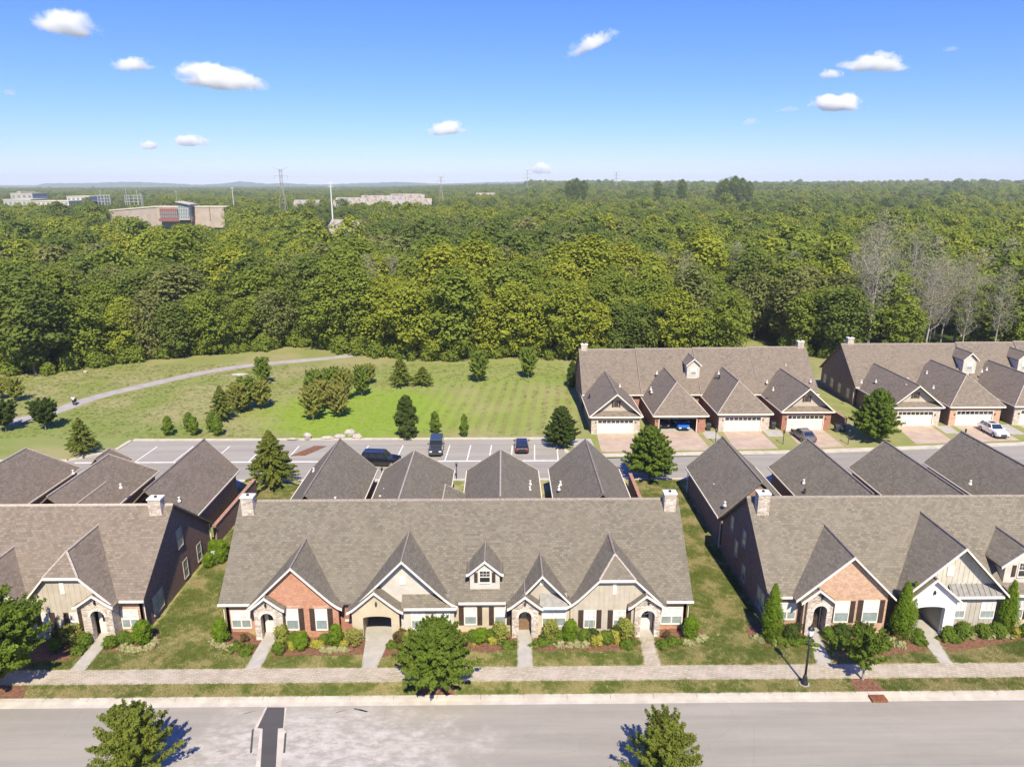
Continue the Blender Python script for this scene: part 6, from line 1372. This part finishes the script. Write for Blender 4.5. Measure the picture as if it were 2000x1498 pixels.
# ------------------------------------------------------------------ pylons and poles
def pylon(u, vt, vb, Y, label, wide=1.0):
    a = at(u, vt, Y=Y); b = at(u, vb, Y=Y); H = a[2]; r = tag(empty('lattice_pylon', (a[0], Y, 0)), label, 'pylon'); w0, w1 = H * .085 * wide, H * .018 * wide
    zl = [0, .2, .38, .54, .68, .8, .9, .97]
    W = lambda f: w0 + (w1 - w0) * min(1, f / .68) ; rr = .11 * Y / 600 + .03
    mb = MB()
    for sx in (-1, 1):
        for sy in (-1, 1):
            for (f0, f1) in zip(zl[:-1], zl[1:]): mb.tube((sx * W(f0), sy * W(f0), H * f0), (sx * W(f1), sy * W(f1), H * f1), rr, n=4)
    mb.obj('tower_legs', M['farpale'], r); mb = MB()
    for (f0, f1) in zip(zl[:-1], zl[1:]):
        for s in (-1, 1):
            mb.tube((s * W(f0), -W(f0), H * f0), (-s * W(f1), -W(f1), H * f1), rr * .6, n=4); mb.tube((s * W(f0), -W(f0), H * f0), (s * W(f1), W(f1), H * f1), rr * .6, n=4)
    mb.obj('bracing', M['farpale'], r)
    for f, L_ in ((.74, .12), (.86, .11)): MB().tube((-H * L_, 0, H * f), (H * L_, 0, H * f), rr * .9, n=4).obj('crossarm', M['farpale'], r)
    for s in (-1, 1): MB().tube((0, 0, H * .93), (s * H * .12, 0, H * 1.0), rr, n=4).obj('top_arm', M['farpale'], r)
    for k, f in enumerate((.74, .86)):
        for s in (-1, 0, 1):
            if s: MB().tube((s * H * .105, 0, H * f), (s * H * .105, 0, H * f - 2.2), rr * .6, n=4).obj('insulator', M['blackmetal'], r)
    return r
pylon(547, 326, 420, 560, 'tall lattice pylon right of the long pinkish building'); pylon(861, 343, 380, 900, 'smaller lattice pylon behind the right end of the townhouses'); pylon(1030, 331, 360, 1500, 'thin far pylon on the skyline beside the small cloud', .7); pylon(1204, 335, 358, 1700, 'thin far pylon on the skyline right of the middle', .6)
def pole(u, vt, Y, rad, label, mat='galv', arms=0, vb=None):
    a = at(u, vt, Y=Y); r = tag(empty('utility_pole', (a[0], Y, 0)), label, 'pole'); MB().tube((0, 0, 0), (0, 0, a[2]), rad, rad * .55, 8).obj('shaft', M[mat], r)
    for i in range(arms): z = a[2] * (.97 - .06 * i); MB().box(-a[2] * .05, a[2] * .05, -.12, .12, z, z + .3).obj('crossarm', M[mat], r)
    return r
M['polewhite'] = m_plain('pale_steel_pole', (.62, .64, .64), .5, .4)
pole(645, 355, 490, .6, 'thick pale steel pole standing out of the wood left of the middle', 'polewhite', 2)
pole(453, 366, 640, .35, 'slim pale pole right of the long pinkish building', 'polewhite', 1); pole(343, 372, 700, .3, 'slim pole above the roof of the long pinkish building', 'galv', 1)
for i, (u, v, k) in enumerate(((195, 372, 5), (203, 380, 2), (212, 380, 2), (243, 355, 6), (266, 372, 4), (251, 381, 2), (274, 378, 3))):
    pole(u, v, 780, .4, ('steel mast over the switchyard at far left, %s' % ['leftmost and tall', 'short, second from left', 'short, third from left', 'the tallest, reaching the hills', 'tall, near the right end', 'short, beside the tallest one', 'rightmost'][i]), 'galv', 1)
sw = tag(empty('switchyard', (0, 0, 0)), 'grey steel frames of an electrical switchyard beyond the wood at left', 'switchyard')
for (u0, u1) in ((190, 214), (243, 277)):
    n = 5
    for i in range(n):
        a = at(u0 + (u1 - u0) * i / (n - 1), 381, Y=790); MB().tube((a[0], 790, 0), (a[0], 790, a[2]), .35, n=4).obj('frame_post', M['galv'], sw)
    for v in (382, 388, 394): a = at(u0, v, Y=790); b = at(u1, v, Y=790); MB().box(a[0], b[0], 789.8, 790.2, a[2] - .3, a[2] + .3).obj('frame_beam', M['galv'], sw)
# tall clump on the skyline
SKY_I = list(range(10)); SKY_L = ['tallest tree of the left dark clump on the skyline', 'right tree of the left dark clump on the skyline', 'left tree of the left dark clump on the skyline', 'lone dark tree between the two skyline clumps', 'left tall tree of the right dark clump on the skyline', 'tallest tree of the right dark clump on the skyline', 'tall tree just right of the tallest in the right skyline clump', 'rightmost lower tree of the right dark clump on the skyline', 'leftmost lower tree of the right dark clump on the skyline', 'low dark tree on the skyline left of the lone one']
for (u, v, s) in ((1126, 349, 1.9), (1140, 353, 1.6), (1112, 354, 1.5), (1333, 351, 1.7), (1418, 350, 2.1), (1436, 345, 2.3), (1450, 349, 2.1), (1464, 355, 1.7), (1407, 358, 1.6), (1286, 356, 1.5)):
    Yd = 880; a = at(u, v, Y=Yd); pr, cn = wprot[6]; c = copy_tree(pr); c.location = (a[0], Yd, max(0, a[2] - 15 * s)); c.scale = (s * .9, s * .9, s)
    c['label'] = SKY_L[SKY_I.pop(0)]; c['category'] = 'tree'; c['group'] = 'skyline trees'

# ------------------------------------------------------------------ lamps, bins, stones, walker
def street_lamp():
    r = empty('street_lamp'); MB().lathe([(.26, 0), (.26, .12), (.2, .2), (.16, .6), (.12, .7), (.1, .8)], n=12).obj('base', M['blackmetal'], r, True)
    MB().tube((0, 0, .75), (0, 0, 3.95), .085, .055, 10).obj('post', M['blackmetal'], r, True); MB().box(-.35, .35, -.02, .02, 3.55, 3.59).obj('ladder_rest', M['blackmetal'], r)
    MB().lathe([(.05, 3.9), (.17, 3.98), (.19, 4.05)], n=8).obj('lamp_holder', M['blackmetal'], r)
    gl = NT('frosted_lamp_glass').princ((.75, .76, .78), .25, .6); MB().lathe([(.14, 4.051), (.21, 4.35), (.2, 4.55)], n=8).obj('lamp_glass', gl, r)
    MB().lathe([(.24, 4.551), (.2, 4.66), (.08, 4.8), (.03, 4.95), (.01, 5.05)], n=8).obj('lamp_cap', M['blackmetal'], r); return r
tag(place(street_lamp(), (21.76, 44.0, 0)), 'black post lamp with frosted lantern on the street verge in front of the right terrace', 'street lamp')
MB().lathe([(.36, 0), (.36, .05)], (21.76, 44.0, .0), 14).obj('lamp_footing', M['concrete']); f_ = bpy.data.objects['lamp_footing']; structure(f_)
sl = empty('yard_lamp'); MB().tube((0, 0, 0), (0, 0, 1.65), .05, .045, 8).obj('post', M['blackmetal'], sl); MB().lathe([(.04, 1.6), (.11, 1.68), (.14, 2.0), (.16, 2.02), (.03, 2.2)], n=6).obj('lantern', M['blackmetal'], sl)
gs = 'small black yard lamps along the alley'
for (u, v, l) in ((747, 944, 'small black yard lamp by the alley below the black estate car'), (892, 935, 'small black yard lamp between the second and third rear wings of the central terrace'), (1397, 866, 'small black yard lamp on the grass between second and third far garages'), (1529, 868, 'small black yard lamp on the grass left of the silver car'), (1656, 868, 'small black yard lamp on the grass left of the tall leafy tree'), (1882, 866, 'small black yard lamp on the dry grass left of the white car')):
    p = at(u, v, Z=0); put(sl, p[0], p[1], 1, 0, l, 'lamp', gs)
bn = empty('wheeled_bin'); M['bin'] = m_plain('dark_bin_plastic', (.035, .04, .05), .5, .4)
MB().add([(-.27, -.33, .06), (.27, -.33, .06), (.27, .3, .06), (-.27, .3, .06), (-.31, -.38, .98), (.31, -.38, .98), (.31, .36, .98), (-.31, .36, .98)], [(0, 3, 2, 1), (4, 5, 6, 7), (0, 1, 5, 4), (1, 2, 6, 5), (2, 3, 7, 6), (3, 0, 4, 7)]).obj('bin_body', M['bin'], bn)
MB().add([(-.33, -.4, .985), (.33, -.4, .985), (.33, .4, .985), (-.33, .4, .985), (-.3, -.3, 1.08), (.3, -.3, 1.08), (.3, .38, 1.1), (-.3, .38, 1.1)], [(0, 3, 2, 1), (4, 5, 6, 7), (0, 1, 5, 4), (1, 2, 6, 5), (2, 3, 7, 6), (3, 0, 4, 7)]).obj('bin_lid', M['bin'], bn)
for s in (-1, 1): MB().tube((s * .26, .36, .1), (s * .32, .36, .1), .1, n=10).obj('wheel', M['blackmetal'], bn)
for (x, y, l) in ((48.7, 98.6, 'dark wheeled bin beside the garage with the silver car, the left one'), (49.4, 98.5, 'dark wheeled bin beside the garage with the silver car, the right one'), (30.1, 99.4, 'dark wheeled bin right of the open garage'), (39.8, 99.9, 'dark wheeled bin right of the third far garage')): put(bn, x, y, 1, rnd.uniform(-.2, .2), l, 'bin')
def rock(w, d, h, seed, mat='rock'):
    rs = random.Random(seed); mb = MB(); V = []; n = 10
    for k, (r, z) in enumerate(((.8, -.05), (1, .25), (.95, .6), (.6, .95), (.15, 1.0))):
        for i in range(n): a = 2 * math.pi * i / n; j = 1 + rs.uniform(-.18, .18); V.append((math.cos(a) * r * w / 2 * j, math.sin(a) * r * d / 2 * j, z * h * (1 + rs.uniform(-.1, .1))))
    Fc = [(k * n + i, k * n + (i + 1) % n, (k + 1) * n + (i + 1) % n, (k + 1) * n + i) for k in range(4) for i in range(n)] + [tuple(range(4 * n, 5 * n))]
    return mb.add(V, Fc)
t = NT('pale_limestone'); p = t.gpos(); c_ = t.mix(t.ramp(t.noise(p, 2.2, 6, .7), .3, .7), (.30, .27, .22), (.50, .46, .40)); M['rock'] = t.princ(c_, .9, .1, t.bump(t.noise(p, 5, 5), .8, .08))
for (u, v, w, d, h, l) in ((601, 857, 1.1, 1.0, .9, 'squarish pale boulder at the kerb behind the parking area'), (572, 858, 1.6, .7, .18, 'flat pale stone in the grass left of the squarish boulder'), (640, 856, 2.2, 1.0, .3, 'flat pale ledge of rock at the left of the stone outcrop'), (662, 854, 1.8, 1.0, .42, 'low pale rock in the middle of the stone outcrop'), (684, 851, 1.7, 1.2, .95, 'tallest pale rock of the outcrop behind the parking area'), (698, 855, 1.4, 1.0, .6, 'pale rock at the right end of the outcrop'), (468, 733, 3.6, 1.2, .35, 'low pale rocks beside the footpath above the left tree clump'), (167, 729, .9, .7, .5, 'small pale stone in the dry grass below the wood at left')):
    p = at(u, v, Z=0); o = rock(w, d, h, int(u)).obj('boulder', M['rock']); o.location = (p[0], p[1], 0); tag(o, l, 'boulder')

# walker on the path
def person_skin(name, joints, edges, radii, mat, parent):
    m = bpy.data.meshes.new(name); m.from_pydata(joints, edges, []); o = bpy.data.objects.new(name, m); COL.objects.link(o); o.parent = parent
    md = o.modifiers.new('skin', 'SKIN'); 
    for i, r in enumerate(radii): m.skin_vertices[0].data[i].radius = (r, r) if not isinstance(r, tuple) else r
    m.skin_vertices[0].data[0].use_root = True; o.modifiers.new('sub', 'SUBSURF').levels = 1; o.modifiers['sub'].render_levels = 1; m.materials.append(mat); return o
M['skin'] = m_plain('skin', (.42, .26, .18), .6, .3, var=.05); M['shirt'] = m_plain('white_shirt', (.75, .74, .72), .8, .2, var=.05); M['trousers'] = m_plain('dark_trousers', (.03, .032, .045), .85, .2); M['hair'] = m_plain('grey_hair', (.25, .2, .15), .8, .2)
w = tag(empty('person', (-70.1, 112.6, .02), .5), 'walking person in a white top and dark trousers on the footpath, with a dark stroller', 'person')
def skinobj(name, J, E, Rr, mat):
    m = bpy.data.meshes.new(name); m.from_pydata(J, E, []); o = bpy.data.objects.new(name, m); COL.objects.link(o); o.parent = w
    m.materials.append(mat); o.modifiers.new('skin', 'SKIN'); sv = m.skin_vertices
    if len(sv) == 0:
        import bmesh
        b = bmesh.new(); b.from_mesh(m); b.verts.layers.skin.verify(); b.to_mesh(m); b.free(); sv = m.skin_vertices
    for i, r in enumerate(Rr): sv[0].data[i].radius = (r, r)
    sv[0].data[0].use_root = True; s = o.modifiers.new('sub', 'SUBSURF'); s.levels = 1; s.render_levels = 1; return o
J = [(0, 0, .95), (0, 0, 1.15), (0, .0, 1.42), (0, .01, 1.52), (0, .03, 1.66), (-.11, 0, .9), (-.12, .18, .5), (-.12, .12, .08), (-.12, .27, .04), (.11, 0, .9), (.12, -.08, .5), (.12, -.32, .12), (.12, -.22, .04), (-.21, 0, 1.40), (-.25, .05, 1.12), (-.22, .3, 1.02), (-.2, .4, 1.02), (.21, 0, 1.40), (.25, .05, 1.12), (.22, .3, 1.02), (.2, .4, 1.02)]
Ed = [(0, 1), (1, 2), (2, 3), (3, 4), (0, 5), (5, 6), (6, 7), (7, 8), (0, 9), (9, 10), (10, 11), (11, 12), (2, 13), (13, 14), (14, 15), (15, 16), (2, 17), (17, 18), (18, 19), (19, 20)]
skinobj('body', J, Ed, [.13, .12, .13, .06, .1, .09, .07, .045, .04, .09, .07, .045, .04, .055, .045, .035, .035, .055, .045, .035, .035], M['skin'])
skinobj('shirt', [(0, 0, .98), (0, 0, 1.2), (0, 0, 1.43), (-.21, 0, 1.41), (-.25, .04, 1.2), (.21, 0, 1.41), (.25, .04, 1.2)], [(0, 1), (1, 2), (2, 3), (3, 4), (2, 5), (5, 6)], [.17, .15, .15, .075, .07, .075, .07], M['shirt'])
skinobj('trousers', [(0, 0, .97), (-.11, 0, .9), (-.12, .18, .5), (-.12, .12, .14), (.11, 0, .9), (.12, -.08, .5), (.12, -.3, .18)], [(0, 1), (1, 2), (2, 3), (0, 4), (4, 5), (5, 6)], [.15, .11, .085, .07, .11, .085, .07], M['trousers'])
MB().lathe([(.04, -.05), (.105, .0), (.11, .06), (.07, .12), (.02, .135)], (0, .015, 1.68), 10).obj('hair', M['hair'], w, True)
st_ = tag(empty('stroller', (-70.35, 113.4, .02), .5), 'dark stroller pushed by the walking person on the footpath', 'stroller')
MB().prism([(-.3, .45), (.35, .4), (.45, .75), (.1, .7), (-.25, 1.0), (-.4, .8)], [], -.22, .22, 'x').obj('seat', M['bin'], st_)
MB().lathe([(.3, 0), (.28, .15), (.15, .28), (.02, .32)], (0, -.1, .8), 10).obj('hood', M['bin'], st_)
for sx in (-.25, .25):
    for sy in (-.35, .4): MB().tube((sx - .02, sy, .14), (sx + .02, sy, .14), .14, n=10).obj('wheel', M['blackmetal'], st_)
MB().tube((-.22, -.35, 1.0), (.22, -.35, 1.0), .02, n=5).obj('handle', M['blackmetal'], st_)

# ------------------------------------------------------------------ vehicles (x forward, origin under the middle)
def m_paint(name, col): return NT(name).princ(col, .25, .5, metal=.25, Coat_Weight=1.0, Coat_Roughness=.05)
M['tyre'] = m_plain('tyre_rubber', (.02, .02, .02), .85, .2); M['rim'] = m_plain('alloy_rim', (.35, .35, .36), .35, .5, metal=.8); M['carglass'] = NT('car_glass').princ((.02, .028, .035), .04, .8, Coat_Weight=.5)
M['hl'] = NT('headlight_lens').princ((.75, .77, .8), .1, .6); M['tl'] = NT('tail_lens').princ((.30, .012, .012), .2, .6); M['grille'] = m_plain('car_grille', (.02, .02, .022), .5, .4)
def car(name, L, W, H, belt, hood, paint, cab, kind, wr_=.34, clear_=.22):
    """cab = (x of windscreen foot, x of roof front, x of roof rear, x of rear glass foot) from the middle, front is +x"""
    r = empty(name); hw = W / 2; h2 = L / 2
    st = [(-h2, .45, belt - .12, hw * .86), (-h2 + .12, .3, belt - .02, hw * .95), (cab[3], clear_, belt, hw), (0, clear_, belt, hw), (cab[0], clear_, belt, hw), (cab[0] + .25, clear_, hood + .02, hw), (h2 - .25, .28, hood - (.04 if kind == 'jeep' else .12), hw * .97), (h2 - .03, .42, hood - (.1 if kind == 'jeep' else .28), hw * .86)]
    V = []; Fc = []; n = 8
    for (x, z0, z1, w) in st:
        V += [(x, -w * .85, z0), (x, -w, z0 + .15), (x, -w, (z0 + z1) / 2 + .05), (x, -w * .94, z1), (x, w * .94, z1), (x, w, (z0 + z1) / 2 + .05), (x, w, z0 + .15), (x, w * .85, z0)]
    for k in range(len(st) - 1):
        for i in range(n): Fc.append((k * n + i, k * n + (i + 1) % n, (k + 1) * n + (i + 1) % n, (k + 1) * n + i))
    Fc += [tuple(range(n)), tuple(range((len(st) - 1) * n, len(st) * n))[::-1]]
    b = MB().add(V, Fc)
    wb, wt = hw * .93, hw * (.86 if kind == 'jeep' else .74); (x1, x2, x3, x4) = cab
    CV = [(x1, -wb, belt - .01), (x1, wb, belt - .01), (x4, wb, belt - .01), (x4, -wb, belt - .01), (x2, -wt, H), (x2, wt, H), (x3, wt, H - .02), (x3, -wt, H - .02)]
    b.add(CV, [(0, 1, 5, 4), (1, 2, 6, 5), (2, 3, 7, 6), (3, 0, 4, 7), (4, 5, 6, 7)])
    bo = b.obj('body', paint, r)
    bev = bo.modifiers.new('bevel', 'BEVEL'); bev.width = .05; bev.segments = 2; bev.limit_method = 'ANGLE'
    def quad(P, i0, i1, j0, j1, off, nm='window', mt='carglass'):
        A, B_, C, D_ = [Vector(p) for p in P]
        f = lambda i, j: A.lerp(B_, i).lerp(D_.lerp(C, i), j)
        nrm = (B_ - A).cross(D_ - A).normalized(); q = [f(i0, j0), f(i1, j0), f(i1, j1), f(i0, j1)]; c = sum(q, Vector()) / 4
        if nrm.dot(c - Vector((0, 0, belt * .8))) < 0: nrm = -nrm
        MB().add([tuple(p + nrm * off) for p in q] + [tuple(p + nrm * (off - .03)) for p in q], [(0, 1, 2, 3), (4, 7, 6, 5), (0, 4, 5, 1), (1, 5, 6, 2), (2, 6, 7, 3), (3, 7, 4, 0)]).obj(nm, M[mt], r)
    quad((CV[0], CV[1], CV[5], CV[4]), .06, .94, .08, .94, .012, 'windscreen'); quad((CV[3], CV[2], CV[6], CV[7]), .08, .92, .14, .9, .012, 'rear_window')
    for (a, b_, c, d) in ((0, 3, 7, 4), (1, 2, 6, 5)):
        spl = ((.05, .36), (.40, .68), (.72, .95)) if kind in ('suv', 'jeep') else ((.1, .5), (.54, .88))
        for (i0, i1) in spl: quad((CV[a], CV[b_], CV[c], CV[d]), i0, i1, .12, .86, .012)
    wx = L * .30
    for sx in (-wx, wx):
        for sy in (-1, 1):
            y0, y1 = sorted((sy * (hw - .2), sy * (hw + .015))); wl = empty('wheel', (sx, 0, wr_)); wl.parent = r
            MB().tube((0, y0, 0), (0, y1, 0), wr_, n=18).obj('tyre', M['tyre'], wl); MB().tube((0, sy * (hw + .016), 0), (0, sy * (hw + .03), 0), wr_ * .62, wr_ * .55, 10).obj('rim', M['rim'], wl)
    for sy in (-1, 1):
        y0, y1 = sorted((sy * hw * .48, sy * hw * .82)); MB().box(h2 - .12, h2 + .01, y0, y1, hood - .42, hood - .26).obj('headlight', M['hl'], r)
        y0, y1 = sorted((sy * hw * .58, sy * hw * .88)); MB().box(-h2 - .015, -h2 + .1, y0, y1, belt - .4, belt - .15).obj('tail_light', M['tl'], r)
        MB().box(x1 - .35, x1 - .2, *sorted((sy * (hw - .02), sy * (hw + .2))), belt + .02, belt + .16).obj('wing_mirror', paint, r)
    MB().box(h2 - .1, h2 + .015, -hw * .44, hw * .44, hood - .48, hood - .26).obj('grille', M['grille'], r)
    MB().box(-h2 - .02, h2 + .02, -hw * .8, hw * .8, .3, .42).obj('bumper', M['grille'], r)
    if kind == 'jeep':
        MB().tube((-h2 - .2, 0, .95), (-h2 - .02, 0, .95), .37, n=16).obj('spare_wheel', M['tyre'], r)
        for i in range(7): MB().box(h2 + .016, h2 + .03, -.33 + i * .1, -.28 + i * .1, hood - .46, hood - .28).obj('grille_slot', paint, r)
    return r
blk = m_paint('black_car_paint', (.012, .013, .016)); dgr = m_paint('dark_grey_car_paint', (.04, .045, .05)); slv = m_paint('silver_car_paint', (.15, .145, .145)); wht = m_paint('white_car_paint', (.82, .82, .82)); blu = m_paint('blue_car_paint', (.03, .20, .75)); nav = m_paint('maroon_car_paint', (.018, .012, .016))
ca = car('parked_car', 5.25, 2.0, 1.88, 1.15, 1.12, blk, (1.15, .55, -2.2, -2.5), 'suv', .4, .3); place(ca, (-15.9, 86.9, -.12), -.10); tag(ca, 'black long estate car driving lane beside the parking bays, nose to the right', 'car')
for s in (-1, 1): MB().tube((-2.0, s * .62, 1.93), (.4, s * .62, 1.93), .025, n=6).obj('roof_rail', M['blackmetal'], ca)
cb = car('parked_car', 4.6, 1.9, 1.88, 1.2, 1.15, dgr, (.75, .6, -2.05, -2.2), 'jeep', .42, .4); place(cb, (-9.15, 91.6, -.12), -math.pi / 2 + .03); tag(cb, 'boxy dark off-road car parked nose out in the bays, spare wheel behind', 'car')
cd = car('parked_car', 4.3, 1.85, 1.5, .98, .92, nav, (.85, .25, -1.2, -1.95), 'hatch'); place(cd, (2.45, 92.3, -.12), math.pi / 2); tag(cd, 'dark hatchback with red tail lights parked tail towards the camera in the last bays', 'car')
ce = car('parked_car', 4.75, 1.85, 1.5, .98, .93, slv, (.95, .35, -1.15, -1.95), 'suv'); place(ce, (42.55, 95.6, .02), math.pi / 2 + .06); tag(ce, 'silver car on the brick-coloured drive of the fourth far garage, tail to the camera', 'car')
cf = car('parked_car', 4.85, 1.9, 1.6, 1.0, .98, wht, (.95, .3, -1.7, -2.15), 'suv', .36); place(cf, (70.9, 97.3, .02), -math.pi / 2 - .03); tag(cf, 'white car on the drive of the right far terrace, nose to the camera', 'car')
MB().box(-.9, -.1, -.4, .4, 1.6, 1.615).obj('sunroof', M['carglass'], cf)
cg = car('parked_car', 4.4, 1.85, 1.42, .92, .85, blu, (.9, .3, -1.0, -1.9), 'sedan'); place(cg, (26.4, 101.0, .03), -math.pi / 2); tag(cg, 'bright blue car inside the open garage of the left far terrace', 'car')
ch_ = car('parked_car', 4.4, 1.8, 1.45, .95, .9, slv, (.9, .3, -1.2, -1.9), 'sedan'); place(ch_, (23.7, 102.0, .03), -math.pi / 2); tag(ch_, 'pale grey car in shade inside the open garage, left of the blue one', 'car')

# ------------------------------------------------------------------ clouds (outside the air box)
def m_cloud(name, dens, soft):
    t = NT(name); p = t.pos(); oi = t.n('ShaderNodeObjectInfo'); q = t.sep(p); rr = t.math('MULTIPLY', oi.outputs['Random'], 40)
    v = t.comb(t.math('ADD', t.math('MULTIPLY', q[0], 2.4), rr), q[1], t.math('ADD', q[2], rr)); f = t.noise(v, 1.25, 7, .62, .3)
    r2 = t.math('ADD', t.math('ADD', t.math('MULTIPLY', q[0], q[0]), t.math('MULTIPLY', q[1], q[1])), t.math('MULTIPLY', q[2], q[2]))
    base = t.math('MULTIPLY', t.ramp(q[2], -.15, -.75), .35)
    k = t.math('SUBTRACT', t.math('SUBTRACT', t.math('ADD', f, .02), t.math('MULTIPLY', r2, .46)), base)
    d = t.math('MULTIPLY', t.ramp(k, .26, .26 + soft), dens)
    v_ = t.n('ShaderNodeVolumePrincipled'); t.set(v_.inputs['Density'], d); v_.inputs['Color'].default_value = (1, 1, 1, 1); t.t.links.new(v_.outputs[0], t.out.inputs[1])
    try: t.m.cycles.volume_step_rate = .35
    except Exception: pass
    return t.m
M['cloud'] = m_cloud('cloud_vapour', .014, .28); M['cloudthin'] = m_cloud('thin_cloud_vapour', .0035, .3)
import bmesh
def cloud(u, v, w, h, label, seed, tilt=0, thin=False, lobes=7):
    el = math.atan((749 - v) / FPX) - PITCH; Yd = min(15000, max(6500, 1600 / math.tan(max(.02, el)))); c = at(u, v, Y=Yd); W = w / FPX * Yd * 1.22; Hh = h / FPX * Yd * 1.3
    bm = bmesh.new(); bmesh.ops.create_icosphere(bm, subdivisions=3, radius=1); m = bpy.data.meshes.new('cloud'); bm.to_mesh(m); bm.free()
    o = bpy.data.objects.new('cloud', m); COL.objects.link(o); o.location = c; m.materials.append(M['cloudthin' if thin else 'cloud'])
    o.scale = (W / 2, Hh * .75, Hh / 2); o.rotation_euler = (0, -tilt, 0)
    tag(o, label, 'cloud', 'small fair-weather clouds'); return o
for i, (u, v, w, h, tl, th, l) in enumerate(((132, 52, 125, 56, -.12, 0, 'puffy white cloud at the upper left corner'), (257, 129, 88, 30, 0, 0, 'small flat white cloud between the corner cloud and the big one'), (430, 158, 175, 56, -.1, 0, 'largest white cloud of the left half'), (290, 286, 42, 22, 0, 0, 'tiny cloud low in the sky, left of its wider neighbour'), (372, 278, 80, 28, 0, 0, 'small wide cloud low in the sky above the hills at left'),
        (872, 254, 84, 32, .08, 0, 'small cloud in the middle of the sky'), (1155, 88, 105, 34, .38, 0, 'slanting wispy cloud high in the middle of the sky'), (1057, 332, 54, 30, 0, 0, 'cloud on the skyline beside the thin pylon'), (1710, 127, 130, 44, -.03, 0, 'widest white cloud of the right half'), (1624, 147, 46, 22, 0, 0, 'small cloud touching the lower left of the widest right cloud'),
        (1635, 205, 112, 42, 0, 0, 'white cloud below the widest right cloud'), (1465, 240, 38, 18, 0, 1, 'faint tiny cloud left of the lower right clouds'), (1540, 215, 48, 14, .05, 1, 'faint flat wisp left of the lower right cloud'), (1850, 337, 84, 14, 0, 1, 'faint low wisp above the skyline at right'), (1857, 97, 34, 14, .1, 1, 'faint tiny cloud near the upper right corner'), (18, 182, 30, 16, 0, 1, 'faint tiny cloud at the left edge'))):
    cloud(u, v, w, h, l, 300 + i, tl, bool(th), 9 if w > 100 else 6)

# ------------------------------------------------------------------ the air
t = NT('air'); v_ = t.n('ShaderNodeVolumePrincipled'); v_.inputs['Density'].default_value = 1.15e-4; v_.inputs['Color'].default_value = (.84, .93, 1, 1); v_.inputs['Anisotropy'].default_value = .0; t.t.links.new(v_.outputs[0], t.out.inputs[1])
hz = MB().box(-9500, 9500, -400, 9600, -4, 125).obj('haze', t.m); stuff(hz)
